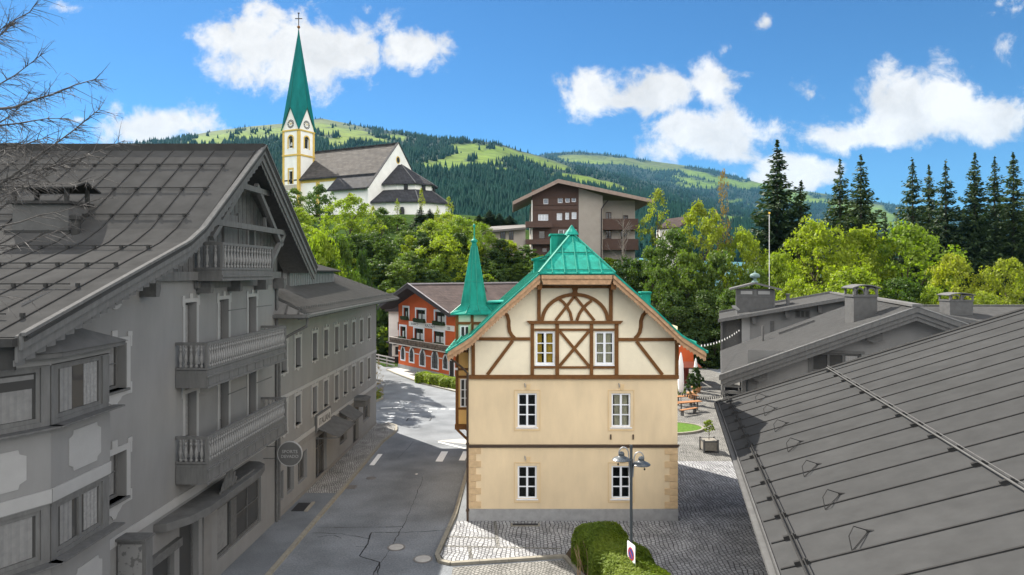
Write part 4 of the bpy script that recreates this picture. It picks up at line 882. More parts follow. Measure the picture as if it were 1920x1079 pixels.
for u in (236, 1615): a = tp(u, 800); MB().fbox(FH, a[0] - .1, a[0] + .1, .0, .75, a[1] - .05, a[1] + .2).build('purlin_end', timber, hs)
# windows of the front
for (pa, pc), (a, b, c, d) in win.items():
    yel = pa > 1100 and pc < 850
    o = window(hs, FH, a, b, c, d, .08, .075, 2, (.345, .67), white, glasst, curtain=((.1, .95),) if yel else None, cm=refl_c, mw=.045)
    MB().fbox(FH, a - .05, b + .05, -.06, .035, c - .045, c - .002).build('sill', white, o)
    m2 = MB(); w = .155
    for u0, u1, z0, z1 in ((a - w, a - w + .03, c - w, d + w), (b + w - .03, b + w, c - w, d + w), (a - w + .03, b + w - .03, c - w, c - w + .03), (a - w + .03, b + w - .03, d + w - .03, d + w)): m2.fbox(FH, u0, u1, .002, .022, z0, z1)
    mc = (a + b) / 2 + (-.02); m2.fprism(FH, [(mc - .03, d + w), (mc + .12, d + w), (mc + .16, d + w + .24), (mc, d + w + .24)], .002, .04); m2.build('border', creamt, o)
    MB().bar(FH.pt(mc - .05, .05, d + w + .12), FH.pt(mc - .09, .07, d + w + .30), .035).build('hook', plinth, o)
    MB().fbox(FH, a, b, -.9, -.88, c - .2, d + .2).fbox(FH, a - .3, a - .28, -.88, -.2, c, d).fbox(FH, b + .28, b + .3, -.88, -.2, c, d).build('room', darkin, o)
for i, (a, b, c, d) in enumerate(top):
    o = window(hs, FH, a, b, c, d, .05, .085, 2, (.33, .66), white, glasst, curtain=((.0, .30), (.5, 1.)) if i == 0 else ((.05, .95),), cm=refl_y if i == 0 else refl_c, mw=.045)
    MB().fbox(FH, a - .03, b + .03, -.04, .06, c - .05, c - .002).build('sill', white, o)
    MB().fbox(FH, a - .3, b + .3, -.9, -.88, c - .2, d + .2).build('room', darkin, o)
for px in (1145, 1187): MB().fbox(FH, zx(px) - .03, zx(px) + .03, .002, .05, zz(824), zz(815)).build('wall_anchor', pipe, hs)
# copper roof with half hip
YF = 28.95; YR = 31.4
rf = MB()
for s in (-1, 1):
    P = lambda i, y: (RC + s * PR[i][0], y, PR[i][1])
    rf.slab([P(1, YF), (RC, YR, PR[0][1]), (RC, 43, PR[0][1]), P(1, 43)], .07)
    for i in (1, 2, 3): rf.slab([P(i, YF), P(i, 43), P(i + 1, 43), P(i + 1, YF)], .07)
rf.slab([(RC - 1.62, YF - .08, 10.93), (RC + 1.62, YF - .08, 10.93), (RC, YR, 12.76)], .06)
ro = rf.build('roof', copper, hs)
sm_ = MB()
for k in range(-2, 3):
    x = RC + k * .52; f = 1 - abs(k * .52) / 1.62; sm_.bar((x, YF - .08, 10.96), (x, YF - .08 + (YR - YF + .08) * f, 10.96 + 1.83 * f), .035, .05)
for f in (.08, .5): w = 1.62 * (1 - f); sm_.bar((RC - w, YF - .08 + f * 2.5, 10.95 + 1.83 * f), (RC + w, YF - .08 + f * 2.5, 10.95 + 1.83 * f), .03, .04)
for s in (-1, 1):
    sm_.bar((RC + s * 1.62, YF - .08, 10.97), (RC, YR, 12.8), .07, .07)
    for k in range(12):
        y = YF + .35 + k * 1.15
        for i in (0, 1, 2, 3):
            if i == 0 and y < YR: continue
            sm_.bar((RC + s * PR[i][0], y, PR[i][1] + .02), (RC + s * PR[i + 1][0], y, PR[i + 1][1] + .02), .035, .05)
    sm_.bar((RC + s * 5.1, YF + .1, 7.98), (RC + s * 5.1, 43, 7.98), .03, .10)
sm_.bar((RC, YR, 12.79), (RC, 43, 12.79), .14, .08)
sm_.build('roof_seams', copperd, ro)
MB().lathe((RC, YR + .05, 12.7), [(.34, 0), (.26, .14), (.14, .28), (.05, .42), (.01, .46)], 8).build('ridge_finial', copper, ro)
vb = MB(); v2 = MB()
for s in (-1, 1):
    for i in (1, 2, 3):
        (a, za), (b, zb2) = PR[i], PR[i + 1]; A = RC + s * a; B2 = RC + s * b
        vb.fprism(Fr((0, YF + .05), (1, 0)), [(A, za - .075), (B2, zb2 - .075), (B2, zb2 - .27), (A, za - .27)], -.04, .03)
        v2.fprism(Fr((0, YF + .05), (1, 0)), [(A, za - .26), (B2, zb2 - .26), (B2, zb2 - .44), (A, za - .46)], -.09, -.045)
        n = int(math.hypot(b - a, zb2 - za) / .16)
        for k in range(n):
            t0, t1 = k / n, (k + .8) / n; v2.fprism(Fr((0, YF + .05), (1, 0)), [(A + (B2 - A) * t0, za + (zb2 - za) * t0 - .45), (A + (B2 - A) * t1, za + (zb2 - za) * t1 - .45), (A + (B2 - A) * (t0 + t1) / 2, za + (zb2 - za) * (t0 + t1) / 2 - .52)], -.085, -.05)
vb.fprism(Fr((0, YF), (1, 0)), [(RC - 1.5, 10.86), (RC + 1.5, 10.86), (RC + 1.5, 10.70), (RC - 1.5, 10.70)], 0, .05); v2.fprism(Fr((0, YF), (1, 0)), [(RC - 1.5, 10.70), (RC + 1.5, 10.70), (RC + 1.42, 10.46), (RC - 1.42, 10.46)], -.06, -.01)
vb.build('verge_board', verge, hs); v2.build('carved_board', verge, hs)
so_ = MB()
for s in (-1, 1):
    for i in (1, 2, 3):
        (a, za), (b, zb2) = PR[i], PR[i + 1]; so_.prism([(RC + s * a, YF + .1, za - .09), (RC + s * b, YF + .1, zb2 - .09), (RC + s * b, 42.9, zb2 - .09), (RC + s * a, 42.9, za - .09)], [(RC + s * a, YF + .1, za - .13), (RC + s * b, YF + .1, zb2 - .13), (RC + s * b, 42.9, zb2 - .13), (RC + s * a, 42.9, za - .13)])
so_.box(RC - 1.5, RC + 1.5, YF + .06, 30.2, 10.80, 10.84)
so_.build('eave_lining', verge, hs)
MB().bar((RC - 5.52, YF, 7.60), (RC - 5.52, 43, 7.60), .12, .10).bar((RC + 5.52, YF, 7.60), (RC + 5.52, 43, 7.60), .12, .10).build('gutter', copperd, hs)
MB().tube([(RC - 5.5, 29.25, 7.56), (RC - 5.5, 29.3, 7.35), (RC - 5.2, 29.5, 7.1), (X0 - .25, 29.85, 6.8), (X0 - .03, 29.93, 6.55), (X0 - .03, 29.93, 0)], .05).tube([(X0 - .03, 29.93, 3.5), (X0 - .03, 29.93, 3.42)], .075).tube([(X0 - .03, 29.93, .6), (X0 - .03, 29.93, .5)], .075).build('downpipe', pipe, hs)
# chimneys and dormers clad in copper
def cbox(x0, x1, y0, y1, z0, z1, name, ov=.08):
    o = MB().box(x0, x1, y0, y1, z0, z1).build(name, copper, hs)
    mb = MB().box(x0 - ov, x1 + ov, y0 - ov, y1 + ov, z1 + .002, z1 + .08)
    for x in (x0, x1): mb.box(x - .02, x + .02, y0 - .02, y0 + .0, z0, z1)
    mb.build('cap', copper, o); return o
cbox(1.97, 2.78, 34, 35.2, 10.8, 12.82, 'chimney'); cbox(6.86, 7.28, 36, 36.6, 8.8, 9.86, 'chimney')
cbox(1.1, 2.0, 33.3, 35, 10.2, 11.55, 'dormer'); MB().slab([(.98, 33.15, 11.64), (2.1, 33.15, 11.9), (2.1, 35, 11.9), (.98, 35, 11.64)], .07).build('dormer_roof', copper, hs)
# oriel turret with the spire
TX0, TX1, TY0, TY1 = -2.66, -1.0, 32.2, 33.9
FT = Fr((0, TY0), (1, 0)); FL = Fr((TX0, 0), (0, 1), True)
tw = thing_part = None
tu = MB().box(TX0 + .06, TX1, TY0 + .06, TY1 - .06, 3.62, 7.3).build('turret', orangep, hs)
MB().box(TX0 + .06, TX1, TY0 + .06, TY1 - .06, 7.32, 9.05).build('turret_top', greenp, tu)
tt = MB()
def zt(py): return 11 - (py - 510) * 32.2 / 1280
for p0, p1 in ((604, 609), (657, 661.5), (691, 695), (705, 709), (765, 768.5), (796, 806)):
    tt.box(TX0 + (-.04 if p0 == 796 else .0), TX1, TY0, TY0 + .1, zt(p1), zt(p0)).box(TX0, TX0 + .1, TY0 + .1, TY1, zt(p1), zt(p0))
for x in (TX0 - .005, -1.95): tt.box(x, x + .14, TY0 - .01, TY0 + .1, zt(806), 9.0)
tt.box(TX0 - .005, TX0 + .1, TY1 - .14, TY1, zt(806), 9.0)
tt.bar((TX0 + .05, TY0 + .1, zt(806)), (X0 - .02, TY0 + .1, zt(832)), .1).bar((TX0 + .05, TY1 - .1, zt(806)), (X0 - .02, TY1 - .1, zt(832)), .1)
tt.build('turret_timbers', timber, tu)
MB().box(TX0 - .02, TX0 + .1, TY0 - .04, TY0 - .012, zt(694), zt(690)).build('bracket', white, tu)
FT2 = Fr((0, TY0 + .06), (1, 0)); FL2 = Fr((TX0 + .06, 0), (0, 1), True)
for F, a, b in ((FT2, -2.44, -2.0), (FL2, 32.5, 33.6)):
    window(hs, F, a, b, 4.62, 5.95, -.06, .05, 2, (.3, .62), white, curtain=None); window(hs, F, a, b, 7.45, 8.45, -.06, .05, 2, (.5,), white)
cx, cy = -1.83, 33.05
def pyr(mb, c, prof, ph=math.pi / 4):
    return mb.lathe(c, [(r * math.sqrt(2), z) for r, z in prof], 4, ph)
spz = pyr(MB(), (cx, cy, 8.98), [(1.07, 0), (1.07, .05), (.80, .20), (.62, .42), (.56, .60), (.12, 3.3), (.10, 3.45)]).build('spire', copper, hs)
ss = MB()
for a in (-1, -.33, .33, 1):
    for b in (-1, 1):
        ss.bar((cx + a * .58, cy + b * .58, 9.5), (cx + a * .13, cy + b * .13, 12.25), .03); ss.bar((cx + a * 1.05, cy + b * 1.05, 9.05), (cx + a * .60, cy + b * .60, 9.44), .03)
        if abs(a) < .9: ss.bar((cx + b * .58, cy + a * .58, 9.5), (cx + b * .13, cy + a * .13, 12.25), .03)
for f in (.35, .68): r = .57 - .44 * f; ss.box(cx - r - .005, cx + r + .005, cy - r - .005, cy + r + .005, 9.58 + 2.7 * f, 9.6 + 2.7 * f)
ss.build('spire_seams', copperd, spz)
MB().lathe((cx, cy, 12.40), [(.10, 0), (.16, .05), (.16, .12), (.06, .2), (.03, .3), (.025, .75), (.06, .78), (.06, .86), (.01, .92)], 12).build('finial', copper, spz)
MB().slab([(-1.2, 32.3, 9.55), (-1.2, 34.2, 9.55), (-.1, 34.2, 9.62), (-.1, 32.3, 9.62)], .06).box(-1.2, .2, 32.4, 34.1, 8.4, 9.48).build('turret_link_roof', copper, tu)
# ------------------------------------------------------------------ big sheet metal roof in the right foreground
DE = Vector((-.228, -.9737, 0)).normalized()      # along the eave towards the camera
DS = Vector((.9737, -.228, 0)).normalized()       # horizontally up the slope
P0 = Vector((10.2, 34.0, 4.5)); SL = .36; LEN = 34; TR = 17.0
def R1(e, t, h=0.):                              # e metres along the eave, t horizontal metres up the slope
    n = Vector((-SL * DS.x, -SL * DS.y, 1)).normalized(); p = P0 + DE * e + DS * t; return p + Vector((0, 0, SL * t)) + n * h
r1 = thing('hall_building', 'building under a wide smooth grey standing seam roof in the right foreground', 'building', (14, 22, 0))
wb = MB()
c = [P0 + DE * .9 + DS * 2.3, P0 + DE * (LEN - 1) + DS * 2.3, P0 + DE * (LEN - 1) + DS * 30, P0 + DE * .9 + DS * 30]
for i in range(2):
    for a, b in ((c[0], c[1]), (c[3], c[0])): pass
wb.poly([(c[0].x, c[0].y, 0), (c[1].x, c[1].y, 0), (c[1].x, c[1].y, 5.18), (c[0].x, c[0].y, 5.18)])
m = P0 + DE * .9 + DS * TR
wb.poly([(c[0].x, c[0].y, 0), (c[3].x, c[3].y, 0), (c[3].x, c[3].y, 4.6), (m.x, m.y, 4.4 + SL * TR), (c[0].x, c[0].y, 5.18)])
wb.poly([(c[2].x, c[2].y, 0), (c[3].x, c[3].y, 0), (c[3].x, c[3].y, 4.6), (c[2].x, c[2].y, 4.6)])
wb.build('wall', gw, r1)
rf = MB().slab([R1(0, 0), R1(LEN, 0), R1(LEN, TR), R1(0, TR)], .12)
far = [P0 + DE * 0 + DS * (2 * TR) + Vector((0, 0, 0)), P0 + DE * LEN + DS * (2 * TR)]
rf.slab([R1(0, TR), R1(LEN, TR), far[1], far[0]], .12)
ro1 = rf.build('roof', grr, r1)
sm1 = MB(); e = .85; k = 0; es = []
while e < LEN:
    es.append(e); e += 1.45
n1 = Vector((-SL * DS.x, -SL * DS.y, 1)).normalized()
for e in es: sm1.bar(R1(e, .12, .014), R1(e, TR, .014), .055, .03, n1)
sm1.build('roof_seams', grrs, ro1)
MB().bar(R1(-.02, -.05, -.16), R1(-.02, TR, -.16), .12, .42, n1).bar(R1(.06, -.05, .03), R1(.06, TR, .03), .34, .04, n1).build('verge_board', grrs, r1)
MB().bar(R1(0, -.08, -.06), R1(LEN, -.08, -.06), .14, .12).bar(R1(0, .05, .02), R1(LEN, .05, .02), .03, .07).build('gutter', gmt, r1)
for tt_ in (.55, 5.05):
    rail = MB().tube([R1(.3, tt_, .13), R1(LEN, tt_, .13)], .026, 6).tube([R1(.3, tt_ + .06, .20), R1(LEN, tt_ + .06, .20)], .013, 6).build('snow_rail', gmt if tt_ > 1 else grrs, r1)
    for e in es: MB().bar(R1(e, tt_ - .14, .05), R1(e, tt_ + .14, .05), .09, .10, n1).build('rail_clamp', grrs, rail)
hk = None
for e in (2.6, 5.4, 8.3, 11.2, 14.0, 16.8, 19.4):
    a = e; t0 = 1.55
    mbk = MB(); pts = [R1(a + .28, t0, .02), R1(a + .1, t0 + .06, .26), R1(a - .28, t0 + .25, .28), R1(a - .5, t0 + .52, .02)]
    mbk.tube(pts, .012, 6).tube([pts[0], pts[3]], .010, 6).bar(pts[3] + DS * -.05, pts[3] + DS * .28, .08, .04)
    mbk.build('snow_hook', grrs, r1)
# ------------------------------------------------------------------ grey gabled house behind it
def frame_at(x, y): return Fr((x, y), (.957, -.29))
FG0 = frame_at(13.6, 44.5); UA, ZE, ZA, DP = 11.36, 4.25, 8.9, 14.5
r2_ = thing('gabled_house', 'grey gabled house with broad verge boards behind the right foreground roof', 'house', (24, 50, 0))
FG = frame_at(*FG0.pt(0, -1.1, 0)[:2])
def z2(u): return ZE + u * (ZA - ZE) / UA if u < UA else ZA - (u - UA) * .38
g2 = MB().wall(FG, 1.7, 21, 0, 5.85, [(5.6, 8.5, 4.6, 5.8)], .2); g2.poly([FG.pt(4.2, 0, 5.85), FG.pt(UA, 0, 8.75), FG.pt(18.6, 0, 5.85)]); g2.poly([FG.pt(1.7, 0, 0), FG.pt(1.7, -12, 0), FG.pt(1.7, -12, 4.8), FG.pt(1.7, 0, 4.8)])
g2.build('wall', gw, r2_)
o = window(r2_, FG, 5.6, 8.5, 4.6, 5.8, .12, .12, 3, (), gwd); MB().fbox(FG, 5.42, 8.68, .002, .06, 5.81, 5.96).fbox(FG, 5.42, 5.595, .002, .05, 4.5, 5.805).build('surround', gwd, o); opaque_curtain(o, FG, 7.6, 8.3, 4.7, 5.65, .115, gt)
ro2 = MB().slab([FG0.pt(0, 0, ZE), FG0.pt(UA, 0, ZA), FG0.pt(UA, -DP, ZA), FG0.pt(0, -DP, ZE)], .1).slab([FG0.pt(UA, 0, ZA), FG0.pt(24, 0, z2(24)), FG0.pt(24, -DP, z2(24)), FG0.pt(UA, -DP, ZA)], .1).build('roof', grq, r2_)
sm2 = MB()
for k in range(29): d = -.4 - k * .49; sm2.bar(FG0.pt(.1, d, z2(.1) + .008), FG0.pt(UA - .1, d, z2(UA - .1) + .008), .03, .02)
sm2.build('roof_seams', gmt, ro2)
v = MB()
for k, (a, b, d0, d1) in enumerate(((-.0, -.34, -.08, .02), (-.32, -.62, -.16, -.085), (-.60, -.86, -.26, -.165))):
    v.fprism(FG0, [(-.1 + k * .1, ZE + a), (UA, ZA + a), (UA, ZA + b), (-.1 + k * .1, ZE + b)], d0, d1); v.fprism(FG0, [(UA, ZA + a), (24, z2(24) + a), (24, z2(24) + b), (UA, ZA + b)], d0, d1)
v.build('verge_board', gwd, r2_)
MB().bar(FG0.pt(-.1, .03, ZE + .02), FG0.pt(UA, .03, ZA + .02), .06, .05).bar(FG0.pt(UA, .03, ZA + .02), FG0.pt(24, .03, z2(24) + .02), .06, .05).build('verge_flashing', gml, r2_)
MB().bar(FG0.pt(UA, .1, ZA + .07), FG0.pt(UA, -DP, ZA + .07), .6, .16).build('ridge_cap', gwd, r2_)
for u in (2.4, 9.1): z = z2(u) - .95; MB().fprism(FG, [(u - .6, z), (u + .5, z + .16), (u + .5, z - .30), (u + .1, z - .48), (u - .3, z - .32)], .02, .5).build('purlin_end', gwk, r2_)
MB().fbox(FG, 1.35, 1.6, .0, .25, 0, 4.7).fbox(FG, 1.75, 2.3, .003, .06, 0, 4.75).fbox(FG, .2, 1.34, -9, -.0, 1.85, 2.2).build('balcony', gwd, r2_)
bl = MB()
for z, h in ((3.4, .14), (3.0, .2), (2.62, .2)): bl.fbox(FG, .2, 1.34, -.05, .05, z - h / 2, z + h / 2)
bl.fbox(FG, .14, .2, -9, .0, 2.4, 3.45).tube([FG.pt(.2, .1, 4.0), FG.pt(.12, .1, 3.2), FG.pt(.4, .05, 2.0), FG.pt(.55, 0, 0)], .12, 8); bl.build('handrail', gwl, r2_)
def chimney(par, x, y, z0, z1, w, d, top='arch', name='chimney'):
    o = MB().box(x - w / 2, x + w / 2, y - d / 2, y + d / 2, z0, z1).box(x - w / 2 - .06, x + w / 2 + .06, y - d / 2 - .06, y + d / 2 + .06, z1 + .002, z1 + .14).build(name, gmt, par)
    mb = MB()
    for sx in (-1, 0, 1):
        for sy in (-1, 1): mb.box(x + sx * (w / 2 - .03) - .06, x + sx * (w / 2 - .03) + .06, y + sy * (d / 2 - .02) - .06, y + sy * (d / 2 - .02) + .06, z1 + .14, z1 + .62)
    n = 8
    for k in range(n):
        a, b = -1 + 2 * k / n, -1 + 2 * (k + 1) / n; f = lambda q: z1 + .60 + .22 * (1 - q * q)
        mb.slab([(x + a * (w / 2 + .18), y - d / 2 - .15, f(a)), (x + b * (w / 2 + .18), y - d / 2 - .15, f(b)), (x + b * (w / 2 + .18), y + d / 2 + .15, f(b)), (x + a * (w / 2 + .18), y + d / 2 + .15, f(a))], .07)
    for sx in (-.5, .5):
        pts = [(x + sx * w * .5 + math.cos(a) * w * .2, y - d / 2, z1 + .16 + math.sin(a) * .42) for a in np.linspace(0, math.pi, 9)]; mb.tube(pts, .05, 6)
    mb.build('chimney_hood', gwd, o); return o
chimney(r2_, 23.2, 45.4, 7.0, 9.35, 1.55, 1.2)
MB().bar(FG0.pt(4.4, -11.0, z2(4.4) + .10), FG0.pt(7.0, -11.0, z2(7.0) + .10), .1, .16).bar(FG0.pt(3.2, -10.5, z2(3.2)), FG0.pt(3.2, -10.5, z2(3.2) + 1.2), .14).build('roof_hatch', gwk, r2_)
# ------------------------------------------------------------------ second gabled house with the roof turret
F30 = frame_at(18.2, 60.0); F3 = frame_at(*F30.pt(0, -1.0, 0)[:2]); UB, ZE3, ZB, D3 = 10.4, 6.85, 8.95, 9.0
def z3(u): return ZE3 + u * (ZB - ZE3) / UB if u < UB else ZB - (u - UB) * .2
r3 = thing('gabled_house', 'grey house with a small roofed chimney tower and gable beyond the nearer gabled house', 'house', (27, 66, 0))
g3b = MB().wall(F3, 1.9, 20, 0, 7.0, [], .2); g3b.poly([F3.pt(1.9, 0, 7.0), F3.pt(1.9, 0, z3(1.9) - .1), F3.pt(UB, 0, ZB - .1), F3.pt(19.2, 0, 7.0)]); g3b.poly([F3.pt(1.9, 0, 0), F3.pt(1.9, -7.5, 0), F3.pt(1.9, -7.5, 7.1), F3.pt(1.9, 0, 7.1)])
g3b.build('wall', gw, r3)
MB().fbox(F3, .15, .3, -6, .2, 0, 6.8).fbox(F3, .3, 1.88, -.6, -.5, 3.2, 6.7).build('side_screen', gwk, r3)
MB().fbox(F3, 1.92, 2.6, .003, .03, 3.2, 7.0).build('corner_strip', gt, r3)
MB().slab([F30.pt(0, 0, ZE3), F30.pt(UB, 0, ZB), F30.pt(UB, -D3, ZB), F30.pt(0, -D3, ZE3)], .12).slab([F30.pt(UB, 0, ZB), F30.pt(21, 0, z3(21)), F30.pt(21, -D3, z3(21)), F30.pt(UB, -D3, ZB)], .12).build('roof', grq, r3)
v = MB().fprism(F30, [(-.1, ZE3), (UB, ZB), (UB, ZB - .3), (-.1, ZE3 - .3)], -.1, .03).fprism(F30, [(UB, ZB), (21, z3(21)), (21, z3(21) - .3), (UB, ZB - .3)], -.1, .03).bar(F30.pt(UB, 0, ZB + .06), F30.pt(UB, -D3, ZB + .06), .5, .12).bar(F30.pt(0, -D3, ZE3 + .1), F30.pt(UB, -D3, ZB + .1), .2, .2)
v.build('verge_board', gwd, r3)
for u in (2.9, 5.6, 8.2): MB().fprism(F3, [(u - .2, z3(u) - .3), (u + .2, z3(u) - .25), (u + .2, z3(u) - 1.0), (u - .1, z3(u) - 1.0)], .02, .6).build('purlin_end', gwk, r3)
window(r3, F3, 6.3, 7.5, 7.0, 7.7, -.04, .1, 3, (), gwk)
MB().fbox(F3, 4.3, 4.6, .003, .05, 4.8, 6.7).build('shutter', gwk, r3)
cT = F30.pt(3.15, -3.2, 0); FT3 = frame_at(cT[0], cT[1])
t3 = MB().fbox(FT3, -1.65, 1.65, -2.4, 0, 7.0, 9.4).build('chimney_tower', gmt, r3)
MB().fbox(FT3, -1.68, 1.68, .003, .05, 8.75, 8.82).fbox(FT3, -1.68, -1.55, .003, .06, 7.2, 9.4).fbox(FT3, 1.55, 1.68, .003, .06, 7.2, 9.4).fbox(FT3, -.12, .12, .003, .05, 8.82, 9.4).build('tower_trim', gwd, t3)
for u0 in (-1.25, .25): MB().fbox(FT3, u0, u0 + 1.0, .003, .03, 8.95, 9.25).build('tower_vent', gt, t3)
MB().slab([FT3.pt(-2.25, .5, 9.45), FT3.pt(0, .5, 10.05), FT3.pt(0, -2.9, 10.05), FT3.pt(-2.25, -2.9, 9.45)], .16).slab([FT3.pt(0, .5, 10.05), FT3.pt(2.25, .5, 9.45), FT3.pt(2.25, -2.9, 9.45), FT3.pt(0, -2.9, 10.05)], .16).build('tower_roof', gwd, t3)
cF = FT3.pt(0, -.6, 10.0); MB().lathe(cF, [(.3, 0), (.3, .1), (.14, .2), (.14, .4), (.42, .5), (.46, .66), (.36, .8), (.1, .9), (.06, 1.0), (.01, 1.05)], 14).build('finial', M('verdigris', (.14, .20, .19), rough=.6, spec=.1), t3)
MB().lathe(F30.pt(5.9, -3, 7.9), [(.16, 0), (.16, 1.0), (.22, 1.02), (.22, 1.15)], 8).build('vent_pipe', gmt, r3)
q = F30.pt(1.5, -1.2, 7.1); t = thing('satellite_dish', 'small grey dish antenna on the roof of the grey house with the tower', 'antenna', q); MB().tube([q, (q[0], q[1], q[2] + .55)], .06).build('mast', gml, t)
MB().prism([(q[0] - .5, q[1] - .2, q[2] + .9), (q[0] - .15, q[1] - .2, q[2] + .9), (q[0] + .25, q[1] - .15, q[2] + .55), (q[0] + .1, q[1] - .15, q[2] + .45), (q[0] - .4, q[1] - .2, q[2] + .7)], [(q[0] - .5, q[1] - .08, q[2] + .9), (q[0] - .15, q[1] - .08, q[2] + .9), (q[0] + .25, q[1] - .03, q[2] + .55), (q[0] + .1, q[1] - .03, q[2] + .45), (q[0] - .4, q[1] - .08, q[2] + .7)]).build('dish', gml, t)
# third roof further right, carrying a chimney
r4 = thing('gabled_house', 'low grey house with a wide hooded chimney furthest right among the grey roofs', 'house', (41, 64, 0))
Y4 = 62.
MB().box(33.5, 60, Y4 + 1, Y4 + 14, 0, 6.3).build('wall', gw, r4)
MB().slab([(31.5, Y4, 6.5), (60, Y4, 6.5), (60, Y4 + 7, 7.55), (31.5, Y4 + 7, 7.55)], .25).slab([(31.5, Y4 + 14, 6.5), (60, Y4 + 14, 6.5), (60, Y4 + 7, 7.55), (31.5, Y4 + 7, 7.55)], .25).build('roof', grq, r4)
MB().box(31.5, 60, Y4 - .12, Y4 - .01, 6.2, 6.55).box(31.5, 60, Y4 + 6.8, Y4 + 7.2, 7.57, 7.67).build('verge_board', gwd, r4)
chimney(r4, 42.6, 65.5, 6.3, 8.2, 2.2, 1.6)
# ------------------------------------------------------------------ flagpole, string lights, things on the far plaza
t = thing('flagpole', 'thin white flagpole rising in front of the right hand woods', 'flagpole', (26.0, 69, 0)); MB().tube([(26.0, 69, 0), (26.0, 69, 16.8)], .035, 8).build('pole', M('pole_white', (.6, .6, .58), rough=.5), t); MB().lathe((26.0, 69, 16.8), [(.06, 0), (.12, .08), (.1, .2), (.01, .26)], 8).build('finial', gold, t)
bulb = M('white_bulb', (.85, .85, .82), rough=.3)
def string_lights(a, b, sag, n, label, bm_):
    a = Vector(a); b = Vector(b); t = thing('string_lights', label, 'string lights', tuple(a))
    P = [a.lerp(b, k / n) - Vector((0, 0, sag * 4 * (k / n) * (1 - k / n))) for k in range(n + 1)]
    MB().tube(P, .012, 5).build('cable', black, t); mb = MB()
    for p in P[1:-1]: mb.lathe(p - Vector((0, 0, .17)), [(.015, 0), (.04, .03), (.045, .07), (.025, .12), (.02, .18)], 6)
    mb.build('bulbs', bm_, t)
string_lights((8.2, 38.5, 7.2), (19.6, 58.4, 6.2), .8, 26, 'string of white bulbs hanging from the green roof to the grey house', bulb)
string_lights((9.8, 41, 3.9), (14.4, 45.2, 3.0), .35, 24, 'dark string of bulbs hanging low across the far plaza', black)
# orange pavilion
pv = thing('pavilion', 'low orange terrace pavilion with dark red awning behind the painted house', 'pavilion', (13, 68, 0))
MB().box(5, 17.6, 66.2, 66.4, 2.3, 3.9).box(17.45, 17.6, 66.4, 71, 2.3, 3.9).build('parapet', inno, pv)
MB().box(5, 17.3, 66.8, 71, 0, 2.25).build('wall', M('dark_red_wall', (.22, .05, .035), var=.2), pv)
MB().slab([(5, 64.6, 1.95), (18.0, 64.6, 1.95), (17.8, 66.4, 2.35), (5, 66.4, 2.35)], .06).build('awning', M('red_brown_cloth', (.33, .10, .06), var=.15), pv)
MB().box(5, 17.65, 66.15, 66.45, 3.91, 3.98).box(17.35, 17.5, 64.8, 64.95, 0, 1.95).build('coping', white, pv)
def parasol(x, y, h, label):
    t = thing('closed_parasol', label, 'parasol', (x, y, .07)); MB().tube([(x, y, .07), (x, y, h)], .04, 8).build('pole', gml, t)
    MB().lathe((x, y, .9), [(.14, 0), (.24, .3), (.27, .8), (.22, h - 2.0), (.12, h - 1.3), (.04, h - .95)], 10).build('canopy', fabric, t); MB().lathe((x, y, .07), [(.4, 0), (.4, .08), (.1, .12)], 12).build('base', gmt, t)
parasol(14.1, 57.0, 4.3, 'tall closed white parasol at the corner of the painted house'); parasol(17.1, 63.5, 3.0, 'short closed white parasol under the end of the red awning')
def picnic(x, y, rz, label):
    t = thing('beer_table', label, 'table', (x, y, .07)); t.rotation_euler.z = rz; z = .07
    loc = lambda mb, nm, m: mb.build(nm, m, t, origin=(0, 0, 0))
    loc(MB().box(-1, 1, -.3, .3, .72, .77), 'table_top', bench)
    for s in (-1, 1):
        loc(MB().box(s * .75 - .04, s * .75 + .04, -.28, .28, 0, .06).box(s * .75 - .04, s * .75 + .04, -.04, .04, .06, .72), 'leg', gwk)
picnic(13.9, 53.5, .35, 'brown wooden beer table beside the painted house wall, nearer one'); picnic(14.3, 56.0, .3, 'brown wooden beer table further back beside the tall parasol')
def benchf(x, y, rz, label):
    t = thing('bench', label, 'bench', (x, y, .07)); t.rotation_euler.z = rz
    MB().box(-.9, .9, -.16, .16, .42, .46).build('seat', bench, t, origin=(0, 0, 0))
    for s in (-1, 1): MB().box(s * .7 - .03, s * .7 + .03, -.14, .14, 0, .42).build('leg', gwk, t, origin=(0, 0, 0))
benchf(13.5, 52.2, .6, 'brown wooden bench without back nearest the grass island'); benchf(13.7, 54.6, .35, 'brown wooden bench between the two beer tables')
# grass island
isl = [(10.2 + 3.0 * math.cos(a), 47.6 + 1.75 * math.sin(a)) for a in np.linspace(0, 2 * math.pi, 29)[:-1]]
struct(MB().zprism(isl, .0, .17).build('lawn', grassm, origin=(10.2, 47.6, 0)))
kerb([(10.2 + 3.1 * math.cos(a), 47.6 + 1.85 * math.sin(a)) for a in np.linspace(0, 2 * math.pi, 29)], .17, .2, .6)
